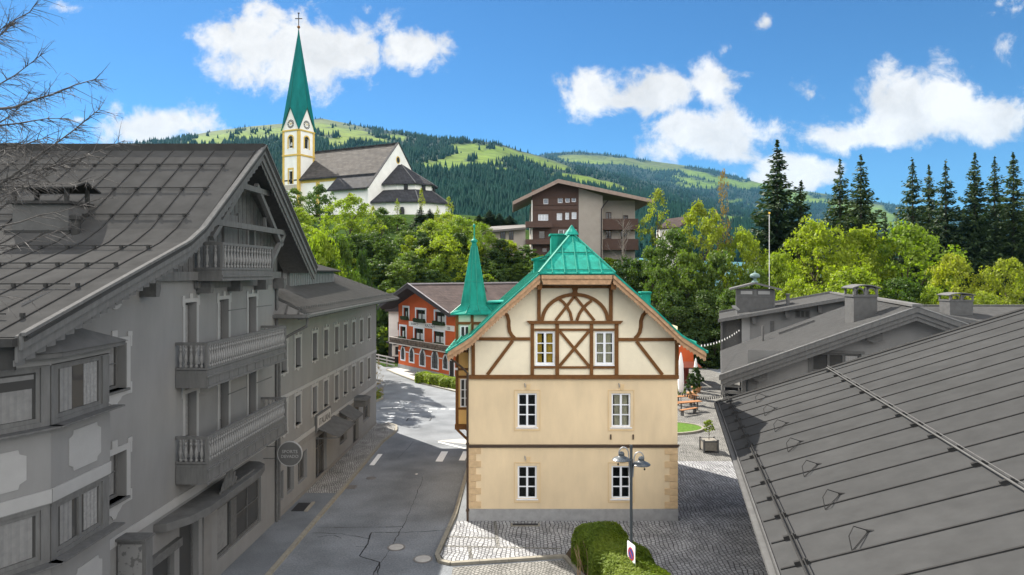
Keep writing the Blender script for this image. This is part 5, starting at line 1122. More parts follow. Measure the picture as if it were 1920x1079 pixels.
# street lamp with two bell shades
lx, ly = 3.98, 22.8
lt = thing('street_lamp', 'slim dark street lamp with two hanging bell shades on curved arms', 'street lamp', (lx, ly, 0))
MB().tube([(lx, ly, 0), (lx, ly, .5)], .075, 12).tube([(lx, ly, .5), (lx, ly, 5.22)], .048, 12).tube([(lx, ly, 4.2), (lx, ly, 4.75)], .062, 12).build('pole', lampm, lt)
for sx, zb, hh in ((-1, 4.86, 1), (1, 4.70, 1)):
    arm = [(lx + sx * .05, ly - .03, 4.15), (lx + sx * .09, ly - .03, zb + .02)] + [(lx + sx * (.255 - .165 * math.cos(a)), ly - .03 - .0, zb + .05 + .24 * math.sin(a)) for a in np.linspace(.2, math.pi * .97, 12)]
    ar = MB().tube(arm, .02, 8).build('arm', lampl, lt)
    c = (lx + sx * .33, ly - .03, zb - .12)
    MB().lathe(c, [(.30, -.02), (.31, .0), (.25, .05), (.13, .10), (.10, .13), (.10, .20), (.07, .25), (.02, .27)], 24).build('shade', lampm, lt)
    MB().lathe((c[0], c[1], c[2] - .07), [(.03, 0), (.06, .02), (.06, .05)], 12).build('bulb', M('frosted_bulb', (.6, .6, .6)), lt)
    MB().lathe((c[0] + sx * .11, c[1], c[2] - .20), [(.01, 0), (.03, .02), (.03, .05), (.01, .07)], 8).bar((c[0] + sx * .11, c[1], c[2] - .13), (c[0] + sx * .11, c[1], c[2] - .02), .012).build('counterweight', black, lt)
st = thing('parking_sign', 'narrow white sign with red and blue symbols on the street lamp pole', 'sign', (lx - .02, ly - .1, 1.2))
FSg = Fr((lx - .02, ly - .10), (.30, -.95), True); 
if FSg.n[1] > 0: FSg = Fr((lx - .02, ly - .10), (.30, -.95))
def rr_(F, u0, u1, z0, z1, r, d0, d1, mb):
    pts = []
    for cx_, cz_, a0 in ((u1 - r, z0 + r, -90), (u1 - r, z1 - r, 0), (u0 + r, z1 - r, 90), (u0 + r, z0 + r, 180)):
        for k in range(5): a = R(a0 + k * 22.5); pts.append((cx_ + r * math.cos(a), cz_ + r * math.sin(a)))
    return mb.fprism(F, pts, d0, d1)
MB_ = rr_(FSg, -.28, .28, .75, 1.98, .05, -.012, .0, MB()); MB_.build('plate', white, st)
cr = MB(); cb_ = MB()
for k in range(24):
    a, b = 2 * math.pi * k / 24, 2 * math.pi * (k + 1) / 24; c = (0, 1.62)
    P = lambda r, q: (c[0] + r * math.cos(q), c[1] + r * math.sin(q))
    cr.fprism(FSg, [P(.21, a), P(.21, b), P(.165, b), P(.165, a)], .002, .006); cb_.fprism(FSg, [P(.165, a), P(.165, b), P(0, 0)], .002, .005)
cr.fprism(FSg, [(-.12, 1.70), (-.08, 1.74), (.12, 1.54), (.08, 1.50)], .0055, .009)
cr.build('ring', red, st); cb_.build('roundel', blue, st)
MB().fbox(FSg, -.05, .02, .002, .005, .95, 1.25).fbox(FSg, .08, .14, .002, .005, .9, .98).build('symbol', black, st)
# planter with a small tree
px_, py_ = 12.0, 41.6
pt_ = thing('planter', 'square grey wooden planter box standing on the sunny setts', 'planter', (px_, py_, .07))
mb = MB().box(px_ - .42, px_ + .42, py_ - .42, py_ + .42, .2, .78); mb.build('box', woodp, pt_)
mb = MB()
for sx in (-1, 1):
    for sy in (-1, 1): mb.box(px_ + sx * .42 - .05, px_ + sx * .42 + .05, py_ + sy * .42 - .05, py_ + sy * .42 + .05, .07, .86)
for s in (-1, 1): mb.box(px_ - .37, px_ + .37, py_ + s * .43 - .02, py_ + s * .43 + .02, .70, .80); mb.box(px_ + s * .43 - .02, px_ + s * .43 + .02, py_ - .37, py_ + .37, .70, .80)
mb.build('corner_posts', gwk, pt_)
# ------------------------------------------------------------------ orange inn
IA = Vector((-12.9, 77.6, 0)); IB = Vector((-5.6, 68.3, 0)); FI = Fr((IA.x, IA.y), (IB.x - IA.x, IB.y - IA.y)); WI = (IB - IA).length
if FI.n[1] > 0: FI.n = (-FI.n[0], -FI.n[1])
inn = thing('inn', 'orange painted inn with white window borders and arched ground floor windows', 'inn', (-8, 75, 0))
DI = 13.
up = [(1.2, 2.3, 5.85), (4.0, 5.9, 5.75), (7.9, 9.8, 5.7)]; mid = [(.45, 1.7, 3.55), (3.6, 5.5, 3.55), (7.6, 9.6, 3.5)]
holes = [(a, b, z, z + 1.15) for a, b, z in up] + [(a, b, z, z + 1.3) for a, b, z in mid]
wi = MB().wall(FI, 0, WI, 0, 7.4, holes, .2)
ap = WI * .46; wi.poly([FI.pt(0, 0, 7.4), FI.pt(ap, 0, 9.2), FI.pt(WI, 0, 7.4)])
for u in (0, WI): wi.poly([FI.pt(u, 0, 0), FI.pt(u, -DI, 0), FI.pt(u, -DI, 7.4), FI.pt(u, 0, 7.4)])
wi.build('wall', inno, inn)
MB().fbox(FI, -.02, WI + .02, .002, .05, -.3, .55).fbox(FI, -.05, -.002, -DI, .05, -.3, .55).build('plinth', plinth, inn)
def border(F, par, a, b, c, d, w, m, dd=.05):
    MB().fbox(F, a - w, a, .002, dd, c - w * .6, d + w).fbox(F, b, b + w, .002, dd, c - w * .6, d + w).fbox(F, a, b, .002, dd, d, d + w).fbox(F, a, b, .002, dd, c - w * .6, c).build('surround', m, par)
fbox_m = M('geranium_leaves', (.03, .05, .02), var=.5, scale=12)
for a, b, c, d in holes:
    o = window(inn, FI, a, b, c, d, .12, .09, 2 if b - a > 1.5 else 1, (.7,), innw, glass, name='window'); border(FI, o, a, b, c, d, .22, white)
    opaque_curtain(o, FI, a + .25, a + (b - a) * .46, c + .12, c + (d - c) * .6, .115, M('lace', (.6, .62, .60)) if 'lace' not in MATS else MATS['lace'])
    if b - a > 1.5: opaque_curtain(o, FI, a + (b - a) * .56, b - .2, c + .12, c + (d - c) * .6, .115, MATS['lace'])
    bx = MB().fbox(FI, a - .15, b + .15, .06, .32, c - .22, c - .02)
    for k in range(40): u = random.uniform(a - .15, b + .15); bx.fbox(FI, u - .08, u + .08, random.uniform(.06, .2), random.uniform(.25, .42), c - .1, c + random.uniform(.02, .22))
    bx.build('flower_box', fbox_m, o)
# arched windows, raised frames
for k, (c, w, z0, z1) in enumerate(((1.05, .75, 1.15, 2.55), (3.0, .85, 1.1, 2.6), (5.3, 1.0, .95, 2.6), (7.85, 1.15, .9, 2.75), (9.9, .8, 1.1, 2.45))):
    zs = z0 + (z1 - z0) * .5
    def arch(w, z0, z1, zs): return [(c - w / 2, z0), (c + w / 2, z0), (c + w / 2, zs), (c + w * .42, zs + (z1 - zs) * .45), (c + w * .22, zs + (z1 - zs) * .8), (c, z1), (c - w * .22, zs + (z1 - zs) * .8), (c - w * .42, zs + (z1 - zs) * .45), (c - w / 2, zs)]
    o = MB().fprism(FI, arch(w + .36, z0 - .15, z1 + .24, zs + .05), .003, .035).build('arched_window', white, inn)
    MB().fprism(FI, arch(w, z0, z1, zs), .037, .045).build('glass', glass, o)
    g = MB().fbox(FI, c - .03, c + .03, .046, .065, z0, z1 - .05); 
    for q_ in (.33, .6): g.fbox(FI, c - w / 2, c + w / 2, .046, .06, z0 + (z1 - z0) * q_ - .02, z0 + (z1 - z0) * q_ + .02)
    g.build('glazing_bars', innw, o)
bl = MB()
for a, b in ((0, .4), (1.65, 2.35), (3.65, 4.55), (6.05, 7.05), (8.65, 9.25), (10.5, 11.3)): bl.fbox(FI, a, b, .003, .03, 2.0, 2.12)
bl.build('impost_band', white, inn)
MB().fbox(FI, 10.75, 11.5, .003, .06, .1, 2.0).build('inn_door', innw, inn); MB().fbox(FI, 11.5, 11.62, .003, .05, .1, 2.1).fbox(FI, 10.62, 10.75, .003, .05, .1, 2.1).fbox(FI, 10.75, 11.5, .003, .05, 2.02, 2.15).build('door_surround', white, inn)
bc = MB().fbox(FI, -.3, WI + .2, .02, 1.0, 3.0, 3.1).fbox(FI, -.3, WI + .2, .92, 1.0, 3.1, 3.62).fbox(FI, -.3, -.22, .02, .92, 3.1, 3.62); o = bc.build('balcony', innw, inn)
MB().fbox(FI, -.32, WI + .2, 1.002, 1.03, 2.92, 3.06).fbox(FI, -.32, WI + .2, .9, 1.04, 3.63, 3.69).build('handrail', M('weathered_white', (.5, .45, .4)), o)
bb = MB()
for k in range(72):
    u = -.2 + k * (WI + .3) / 72; bb.lathe(FI.pt(u, 1.03, 3.12), [(.035, 0), (.05, .1), (.03, .2), (.055, .32), (.035, .5)], 5)
bb.build('balusters', M('faded_balusters', (.16, .13, .11), var=.7, scale=3), o)
bk = MB()
for k in range(6): u = .3 + k * WI / 5.6; bk.fbox(FI, u - .09, u + .09, .02, .8, 2.72, 2.99)
bk.build('bracket', innw, o)
MB().fbox(FI, 2.5, WI - .25, .01, .09, 5.0, 5.56).build('sign_board', offw, inn)
sgp = bpy.data.objects['sign_board']; navy = M('sign_navy', (.03, .03, .06))
text('ELSANCO', FI, 3.8, 5.28, .34, .095, navy, sgp); text('KAZGEH', FI, 7.0, 5.28, .48, .095, navy, sgp); text('120', FI, 10.55, 5.25, .42, .095, navy, sgp)
# roof of the inn
ze = 7.35; za = 9.65; ovs = 1.6
ri = MB(); A0, A1 = FI.pt(ap, 1.9, za), FI.pt(ap, -DI, za)
def eave(u, z): return FI.pt(u, 1.9, z), FI.pt(u, -DI, z)
e0, e1 = eave(-ovs, 7.0), eave(WI + ovs, 6.95)
ri.slab([A0, A1, e0[1], e0[0]], .14).slab([A0, A1, e1[1], e1[0]], .14); rio = ri.build('roof', innt, inn)
vb = MB()
for u, z in ((-ovs, 7.0), (WI + ovs, 6.95)): vb.fprism(FI, [(ap, za + .05), (u, z + .05), (u, z - .32), (ap, za - .38)], 1.82, 1.95); vb.fprism(FI, [(ap, za - .15), (u, z - .15), (u, z - .3), (ap, za - .35)], -.2, 1.8)
vb.build('verge_board', innw, inn)
MB().bar(Vector(A0) + Vector((0, 0, .07)), Vector(A1) + Vector((0, 0, .07)), .35, .14).bar(Vector(A0) + Vector((0, 0, .16)), Vector(e1[0]) + Vector((0, 0, .10)), .12, .05).bar(Vector(A0) + Vector((0, 0, .16)), Vector(e0[0]) + Vector((0, 0, .10)), .10, .04).build('ridge_cap', M('roof_edge', (.25, .24, .25)), rio)
p = FI.pt(ap - .2, -6.5, 0); MB().box(p[0] - .4, p[0] + .4, p[1] - .4, p[1] + .4, 9, 10.25).box(p[0] - .55, p[0] + .55, p[1] - .55, p[1] + .55, 10.26, 10.36).box(p[0] - .5, p[0] + .5, p[1] - .5, p[1] + .5, 10.45, 10.52).box(p[0] - .55, p[0] + .55, p[1] - .55, p[1] + .55, 10.62, 10.72).box(p[0] - .3, p[0] + .3, p[1] - .3, p[1] + .3, 10.37, 10.61).build('chimney', M('chimney_grey', (.22, .22, .23)), inn)
# white neighbour behind the inn
nb = thing('white_house', 'small white house with a dark balcony partly hidden behind the orange inn', 'house', (-16, 86, 0)); FN = Fr((0, 83), (1, 0))
wn = MB().wall(FN, -15.0, -11.0, 2.6, 6.2, [(-13.9, -12.4, 3.9, 4.9)], .2).wall(FN, -14.6, -11, 0, 2.6, [(-14.2, -12.4, .9, 1.9)], .2); wn.poly([(-15.0, 83, 0), (-15.0, 90, 0), (-15.0, 90, 8), (-15.0, 83, 8)]); wn.build('wall', offw, nb)
window(nb, FN, -13.9, -12.4, 3.9, 4.9, .1, .1, 2, (), innw, glass); window(nb, FN, -14.2, -12.4, .9, 1.9, .1, .1, 2, (), innw, glass)
MB().box(-15.3, -11, 82.3, 83, 6.2, 7.9).box(-15.2, -11, 82.5, 82.95, 2.35, 2.55).box(-15, -11, 82.9, 82.97, 0, .7).build('balcony', innw, nb)
MB().slab([(-16.6, 81.8, 8.0), (-8, 81.8, 9.6), (-8, 92, 9.6), (-16.6, 92, 8.0)], .2).build('roof', M('slate_grey_roof', (.16, .16, .165), var=.15), nb)
# railing along the bridge road
rl = thing('railing', 'grey roadside railing of posts and three rails left of the orange inn', 'railing', (-15, 79, 0))
ra = [(-22, 88), (-17.3, 83.0), (-13.4, 77.9)]
mb = MB(); mp_ = M('railing_wood', (.33, .31, .29), var=.15, scale=6)
for a, b in zip(ra[:-1], ra[1:]):
    for z in (.35, .72, 1.1): mb.bar((*a, z), (*b, z), .07, .13)
mb.build('rails', mp_, rl)
for a, b in zip(ra[:-1], ra[1:]):
    n = 3
    for k in range(n): t = (k + .1) / n; x = a[0] + (b[0] - a[0]) * t; y = a[1] + (b[1] - a[1]) * t; MB().box(x - .07, x + .07, y + .05, y + .19, 0, 1.18).build('post', mp_, rl)
# ------------------------------------------------------------------ church on the hill
AX = Vector((.8885, -.459, 0)); BX = Vector((.459, .8885, 0)); PA = Vector((-29.4, 175, 0))
def CP(t, w, z): q = PA + AX * t + BX * w; return (q.x, q.y, z)
chz = 22.
chu = thing('church', 'white parish church with shingled nave and slender green spire on the hill', 'church', CP(-14, 0, chz))
def ctag(mb, n, m, par=None): return mb.build(n, m, par or chu)
nv_ = MB(); E_, Zr, Ze = 8.0, 43.8, 35.6
NL = -31.
nv_.poly([CP(NL, -7.5, chz), CP(0, -7.5, chz), CP(0, -7.5, Ze), CP(NL, -7.5, Ze)]).poly([CP(NL, 7.5, chz), CP(0, 7.5, chz), CP(0, 7.5, Ze), CP(NL, 7.5, Ze)])
nv_.poly([CP(.3, -11.8, chz), CP(.3, 11.8, chz), CP(.3, 11.8, 31.2), CP(.3, 0, Zr + .2), CP(.3, -11.8, 31.2)]); nv_.poly([CP(0, -11.8, chz), CP(0, 11.8, chz), CP(0, 11.8, 31.2), CP(0, 0, Zr + .1), CP(0, -11.8, 31.2)]); nv_.poly([CP(.3, -11.8, chz), CP(0, -11.8, chz), CP(0, -11.8, 31.2), CP(.3, -11.8, 31.2)])
nv_.poly([CP(.3, -11.8, 31.2), CP(0, -11.8, 31.2), CP(0, 0, Zr + .1), CP(.3, 0, Zr + .2)])
nv_.poly([CP(NL, -7.5, chz), CP(NL, 7.5, chz), CP(NL, 7.5, Ze), CP(NL, 0, Zr), CP(NL, -7.5, Ze)])
nv_.poly([CP(-12, -11.2, chz), CP(0, -11.2, chz), CP(0, -11.2, 31.8), CP(-12, -11.2, 31.8)]).poly([CP(-12, -11.2, chz), CP(-12, -7.5, chz), CP(-12, -7.5, 35.4), CP(-12, -11.2, 31.8)])
ctag(nv_, 'wall', chw)
FW = Fr(CP(0, -7.5, 0)[:2], AX[:2]); 
if FW.n[1] > 0: FW.n = (-FW.n[0], -FW.n[1])
MB().fbox(FW, NL, -12.2, .02, .12, 34.3, 35.4).fbox(FW, -20.4, -19.2, .02, .15, chz, 34.28).build('painted_border', chy, chu)
rfc = MB().slab([CP(NL, 0, Zr), CP(-.02, 0, Zr), CP(-.02, -E_ - .3, Ze - .3), CP(NL, -E_ - .3, Ze - .3)], .25).slab([CP(NL, 0, Zr), CP(-.02, 0, Zr), CP(-.02, E_ + .3, Ze - .3), CP(NL, E_ + .3, Ze - .3)], .25)
rfo = ctag(rfc, 'roof', shin)
MB().slab([CP(-12.6, -E_ - .32, Ze - .65), CP(-.02, -E_ - .32, Ze - .65), CP(-.02, -12.2, 31.3), CP(-12.6, -12.2, 31.3)], .2).build('side_chapel_roof', shind, chu)
MB().bar(CP(NL, -E_ - .3, Ze - .45), CP(-.1, -E_ - .3, Ze - .45), .3, .35).bar(CP(-12.6, -12.2, 31.15), CP(-.1, -12.2, 31.15), .3, .35).bar(CP(NL, 0, Zr + .15), CP(0, 0, Zr + .15), .5, .3).bar(CP(.15, 0, Zr + .3), CP(.15, -12.0, 31.3), .7, .14).bar(CP(.15, 0, Zr + .3), CP(.15, 12.0, 31.3), .7, .14).build('eave_boards', shind, chu)
FE = Fr(CP(.3, 0, 0)[:2], BX[:2]); 
if FE.n[0] < 0: FE.n = (-FE.n[0], -FE.n[1])
pts = [(1.6 * 0 + -.1 + .85 * math.cos(a), 39.6 + 1.0 * math.sin(a)) for a in np.linspace(0, 2 * math.pi, 17)[:-1]]
MB().fprism(FE, pts, .01, .05).build('gable_window', chy, chu); MB().fprism(FE, [(p[0] * .7 - .03, 39.6 + (p[1] - 39.6) * .75) for p in pts], .06, .08).build('gable_window_glass', black, chu)
# apse: two tiers
def ring(Rr, ext, n=(-90, -45, 0, 45, 90)): return [(0, -Rr)] + [(ext + Rr * math.cos(R(a)), Rr * math.sin(R(a))) for a in n] + [(0, Rr)]
def apse(Rw, z0, z1, Re, zeave, ztop, Rt, name):
    g = ring(Rw, 4); mb = MB()
    for (a, b), (c, d) in zip(g[:-1], g[1:]): mb.poly([CP(a + .3, b, z0), CP(c + .3, d, z0), CP(c + .3, d, z1), CP(a + .3, b, z1)])
    o = mb.build(name, chw, chu); ge = ring(Re, 4); gt_ = ring(Rt, 4) if Rt > 1 else [(0, 0)] * 1 + [(4 - 3, 0)] * 5 + [(0, 0)]
    mb = MB()
    for i in range(6):
        a, b, c, d = ge[i], ge[i + 1], gt_[i + 1], gt_[i]
        pts = [CP(a[0] + .3, a[1], zeave), CP(b[0] + .3, b[1], zeave), CP(c[0] + .3, c[1], ztop)]
        if c != d: pts.append(CP(d[0] + .3, d[1], ztop))
        mb.poly(pts); mb.poly([CP(a[0] + .3, a[1], zeave), CP(b[0] + .3, b[1], zeave), CP(b[0] + .3, b[1], zeave - .35), CP(a[0] + .3, a[1], zeave - .35)])
    mb.build('apse_roof', shind, o)
    hp = MB()
    for i in (2, 3, 4):
        hp.bar(CP(ge[i][0] + .3, ge[i][1], zeave + .05), CP(gt_[i][0] + .3, gt_[i][1], ztop + .05), .22, .12)
    hp.build('hip_ridge', M('hip_grey', (.14, .14, .14)) if 'hip_grey' not in MATS else MATS['hip_grey'], o); return o
ap1 = apse(6.0, 29, 33, 6.9, 32.7, 38.4, 0, 'apse_drum'); ap2 = apse(10.2, chz - 1, 28, 11.2, 27.9, 31.2, 6.2, 'apse')
for a in (-67, -22, 22):
    c = CP(4.3 + 5.75 * math.cos(R(a)), 5.75 * math.sin(R(a)), 0); MB().lathe((c[0], c[1], 31.0), [(.5, 0), (.5, 1.4)], 6).build('drum_window', black, ap1)
for a, z, r, h in ((-67, 24.3, .6, 2.2), (-58, 23.2, .35, .8)):
    c = CP(4.3 + 9.75 * math.cos(R(a)), 9.75 * math.sin(R(a)), 0); MB().lathe((c[0], c[1], z), [(r * .6, -.1), (r, .2), (r, h * .7), (r * .6, h)], 8).build('apse_window', black, ap2)
c = CP(-6, -11.25, 0); Fc = Fr(CP(0, -11.2, 0)[:2], AX[:2]); Fc.n = FW.n
MB().fprism(Fc, [(-6.8, 28.2), (-5.2, 28.2), (-5.2, 29.6), (-5.6, 30.3), (-6, 30.5), (-6.4, 30.3), (-6.8, 29.6)], .01, .06).build('chapel_window_border', chy, chu); MB().fprism(Fc, [(-6.5, 28.2), (-5.5, 28.2), (-5.5, 29.5), (-6, 30.2), (-6.5, 29.5)], .07, .09).build('chapel_window', black, chu)
# tower
TS = 5.7; tw0, tt0 = -8.4, -25.6      # near corner of the tower in church axes
TC = (tt0 - TS / 2, tw0 + TS / 2)
zb_, zc_, zg_, zt_ = chz, 48.6, 54.6, 76.2
FLt = Fr(CP(tt0 - TS, tw0, 0)[:2], AX[:2]); FLt.n = FW.n             # face towards the street (left one in view)
FRt = Fr(CP(tt0, tw0, 0)[:2], BX[:2]); FRt.n = FE.n                  # east face (right one in view)
tow = MB()
hl = [(TS / 2 - .75, TS / 2 + .75, 43.8, 46.3), (TS / 2 - .7, TS / 2 + .7, 34.2, 37.6)]
tow.wall(FLt, 0, TS, zb_, zc_, hl, .5); tow.wall(FRt, 0, TS, zb_, zc_, hl[:1], .5)
for F in (FLt, FRt): tow.poly([F.pt(0, 0, zc_), F.pt(TS, 0, zc_), F.pt(TS / 2, 0, zg_)])
tow.poly([CP(tt0 - TS, tw0, zb_), CP(tt0 - TS, tw0 + TS, zb_), CP(tt0 - TS, tw0 + TS, zc_), CP(tt0 - TS, tw0 + TS / 2, zg_), CP(tt0 - TS, tw0, zc_)]).poly([CP(tt0, tw0 + TS, zb_), CP(tt0 - TS, tw0 + TS, zb_), CP(tt0 - TS, tw0 + TS, zc_), CP(tt0 - TS / 2, tw0 + TS, zg_), CP(tt0, tw0 + TS, zc_)])
tow = ctag(tow, 'tower', chw)
bd = MB()
for F in (FLt, FRt):
    for u0, u1 in ((-.06, .62), (TS - .62, TS + .06)): bd.fbox(F, u0, u1, .004 if F is FLt else .0045, .07, zb_, zc_ - .45)
    bd.fbox(F, -.1, TS + .1, .075, .22, zc_ - .4, zc_ - .02).fbox(F, -.1, TS + .1, .075, .20, 41.6, 42.05)
    c = TS / 2
    for k in range(10):
        a, b = math.pi * k / 10, math.pi * (k + 1) / 10; z = 46.3
        bd.fprism(F, [(c + 1.15 * math.cos(a), z + 1.0 * math.sin(a)), (c + 1.15 * math.cos(b), z + 1.0 * math.sin(b)), (c + .75 * math.cos(b), z + .65 * math.sin(b)), (c + .75 * math.cos(a), z + .65 * math.sin(a))], .005, .06)
    bd.fbox(F, c - 1.15, c - .75, .005, .06, 43.6, 46.3).fbox(F, c + .75, c + 1.15, .005, .06, 43.6, 46.3)
c = TS / 2
bd.fbox(FLt, c - 1.05, c - .7, .005, .06, 34.2, 38).fbox(FLt, c + .7, c + 1.05, .005, .06, 34.2, 38).fbox(FLt, c - 1.05, c + 1.05, .005, .06, 38.0, 38.5)
bd.build('painted_border', chy, tow)
MB().fbox(FLt, .63, TS - .63, .01, .05, 32.6, 34.0).build('stone_band', M('church_stone', (.42, .38, .32)), tow)
dk = MB()
for F, hs_ in ((FLt, hl), (FRt, hl[:1])):
    for h in hs_: dk.fbox(F, h[0], h[1], -.55, -.45, h[2], h[3])
    for k in range(9):
        a, b = math.pi * k / 9, math.pi * (k + 1) / 9; dk.fprism(F, [(c + .75 * math.cos(a), 46.3 + .65 * math.sin(a)), (c + .75 * math.cos(b), 46.3 + .65 * math.sin(b)), (c, 46.3)], .004, .02)
dk.build('bell_openings', black, tow)
bp_ = FLt.pt(c + .1, -.3, 44.3); MB().lathe(bp_, [(.5, 0), (.4, .2), (.28, .7), (.2, .9), (.03, .95)], 14).build('bell', M('bell_bronze', (.35, .37, .36), rough=.4, metal=.5), tow)
for F in (FLt, FRt):
    ck = MB(); cz = 50.1
    for k in range(40):
        a, b = 2 * math.pi * k / 40, 2 * math.pi * (k + 1) / 40; ck.fprism(F, [(c + 1.12 * math.cos(a), cz + 1.12 * math.sin(a)), (c + 1.12 * math.cos(b), cz + 1.12 * math.sin(b)), (c + 1.02 * math.cos(b), cz + 1.02 * math.sin(b)), (c + 1.02 * math.cos(a), cz + 1.02 * math.sin(a))], .01, .05)
    for k in range(12): a = 2 * math.pi * k / 12; ck.strip(F, [(c + .60 * math.cos(a), cz + .60 * math.sin(a)), (c + 1.0 * math.cos(a), cz + 1.0 * math.sin(a))], .24, .01, .045)
    o = ck.build('clock_face', black, chu)
    MB().strip(F, [(c - .1, cz - .15), (c + .55, cz + .28)], .16, .05, .07).strip(F, [(c + .1, cz - .2), (c - .42, cz + .62)], .12, .075, .09).build('clock_hands', gold, o)
T = CP(TC[0], TC[1], zt_); Gs = [CP(TC[0], tw0 - .25, zg_ + .2), CP(tt0 + .25, TC[1], zg_ + .2), CP(TC[0], tw0 + TS + .25, zg_ + .2), CP(tt0 - TS - .25, TC[1], zg_ + .2)]
Ks = [CP(tt0 + .3, tw0 - .3, zc_ - .1), CP(tt0 + .3, tw0 + TS + .3, zc_ - .1), CP(tt0 - TS - .3, tw0 + TS + .3, zc_ - .1), CP(tt0 - TS - .3, tw0 - .3, zc_ - .1)]
spm = MB()
for i in range(4): g0, k, g1 = Gs[i], Ks[i], Gs[(i + 1) % 4]; spm.poly([T, g0, k]); spm.poly([T, k, g1])
spr = spm.build('spire', chcop, chu)
ed = MB()
for i in range(4):
    ed.bar(T, Gs[i], .12); ed.bar(Gs[i], Ks[i], .2, .2); ed.bar(Gs[i], Ks[i - 1], .2, .2)
ed.build('spire_edges', M('church_copper_dark', (.01, .12, .10)), spr)
MB().lathe((T[0], T[1], zt_ - .5), [(.12, 0), (.1, .5), (.35, .7), (.42, .95), (.35, 1.2), (.08, 1.35), (.06, 1.6)], 12).build('spire_ball', M('ball_brown', (.25, .12, .05), metal=.3), spr)
cx_, cy_ = T[0], T[1]; MB().box(cx_ - .09, cx_ + .09, cy_ - .09, cy_ + .09, zt_ + .9, zt_ + 4.3).box(cx_ - .95, cx_ + .95, cy_ - .08, cy_ + .08, zt_ + 2.6, zt_ + 2.8).box(cx_ - .25, cx_ + .25, cy_ - .1, cy_ + .1, zt_ + 4.05, zt_ + 4.3).build('cross', M('cross_iron', (.06, .05, .04), metal=.3), spr)
rw = thing('retaining_wall', 'dark stone churchyard wall on the slope below the church', 'wall', (-24, 160, 18)); MB().bar((-38, 163, 20.2), (-12, 154, 20.2), .8, 4.4).build('masonry', M('dark_stone', (.09, .09, .085), var=.3, scale=1), rw)
# ------------------------------------------------------------------ hotel on the slope
YH = 105.; FHo = Fr((0, YH), (1, 0)); kx = YH / FPX
def hx(px): return (px - 960) * kx
def hz(py): return 11 - (py - 510) * kx
ht = thing('hotel', 'brown and grey chalet hotel on the wooded slope above the painted house', 'hotel', (10, 112, 12))
xl, xm, xr_, xe = hx(997), hx(1085), hx(1130), hx(1195)
wins = [(hx(a), hx(b), hz(d), hz(c)) for a, b, c, d in ((1019, 1028, 373, 383), (1046, 1055, 370, 381), (1060, 1068, 369, 380), (1072, 1080, 368, 379), (1009, 1028, 402, 414), (1044, 1054, 400, 413), (1060, 1067, 399, 412), (1072, 1081, 398, 411), (1047, 1067, 431, 440), (1073, 1081, 430, 440), (1010, 1022, 433, 448), (1016, 1026, 465, 474))]
wb = MB().wall(FHo, xl, xm, 8, hz(372), wins[:], .2)
MB().wall(FHo, xl, xm, 8, hz(356), [w for w in wins], .25).build('boarded_front', hotb, ht)
pw = MB().wall(FHo, xm + .01, xr_, 8, hz(372), [], .2); pw.poly([FHo.pt(xm + .01, 0, hz(372)), FHo.pt(xr_, 0, hz(372)), FHo.pt(xr_, 0, hz(367)), FHo.pt(xm + .01, 0, hz(353))])
pw.poly([FHo.pt(xr_, 0, 8), FHo.pt(xr_, -2, 8), FHo.pt(xr_, -2, hz(368)), FHo.pt(xr_, 0, hz(368))])
FHr = Fr((0, YH + 2), (1, 0)); rw_ = [(hx(1139), hx(1150), hz(412), hz(396)), (hx(1172), hx(1182), hz(416), hz(402)), (hx(1139), hx(1150), hz(447), hz(428)), (hx(1168), hx(1180), hz(448), hz(430))]
pw.build('wall', hotw, ht); pw = MB(); pw.wall(FHr, xr_, xe, 8, hz(374), rw_, .25); pw.poly([FHr.pt(xe, 0, 8), FHr.pt(xe, -14, 8), FHr.pt(xe, -14, hz(378)), FHr.pt(xe, 0, hz(378))]); pw.poly([FHo.pt(xl, 0, 8), FHo.pt(xl, -14, 8), FHo.pt(xl, -14, hz(380)), FHo.pt(xl, 0, hz(380))])
pw.build('wall', hotw, ht)
gbp = MB(); gbp.poly([FHo.pt(xl, .01, hz(372)), FHo.pt(xm, .01, hz(372)), FHo.pt(xm, .01, hz(352)), FHo.pt(hx(1045), .01, hz(344)), FHo.pt(xl, .01, hz(366))]); 
for k in range(7): gbp.fbox(FHo, xl, xm, .015, .05, hz(372) + k * .36 - .0, hz(372) + k * .36 + .02) if k < 2 else None
gbp.build('gable_boarding', hotb, ht)
blind = M('pale_blind', (.55, .58, .62)); 
for i, (a, b, c_, d) in enumerate(wins): o = window(ht, FHo, a, b, c_, d, .12, .08, 3 if b - a > 1.3 and i == 4 else (2 if b - a > 1.3 else 1), (), white if i < 10 else hotb, blind if 4 <= i < 8 else glassmat('blue_glass', (.10, .14, .20)) if 'blue_glass' not in MATS else (MATS['blue_glass'] if i < 4 else glass))
for a, b, c_, d in rw_: window(ht, FHr, a, b, c_, d, .15, .1, 2, (), hotb, glass)
bd = MB(); 
for py0, py1, u0, u1, dd in ((417, 428, 985, 1034, 1.6), (418, 427, 1034, 1084, .12), (387, 394, 998, 1084, .1), (450, 459, 985, 1084, 1.4), (345 + 39, 345 + 40, 998, 1084, .14)): bd.fbox(FHo, hx(u0), hx(u1), .02, dd, hz(py1), hz(py0))
for py in (410, 448): bd.fbox(FHr, xr_ + .02, hx(1198), .02, 1.6, hz(py + 21), hz(py))
bd.build('balcony', hotb, ht)
MB().fbox(FHo, hx(996), hx(998.5), .0, .25, 8, hz(376)).build('white_post', offw, ht)
hr = MB(); ap_ = (hx(1045), hz(340))
L_, R_ = (hx(961), hz(381)), (hx(1222), hz(378))
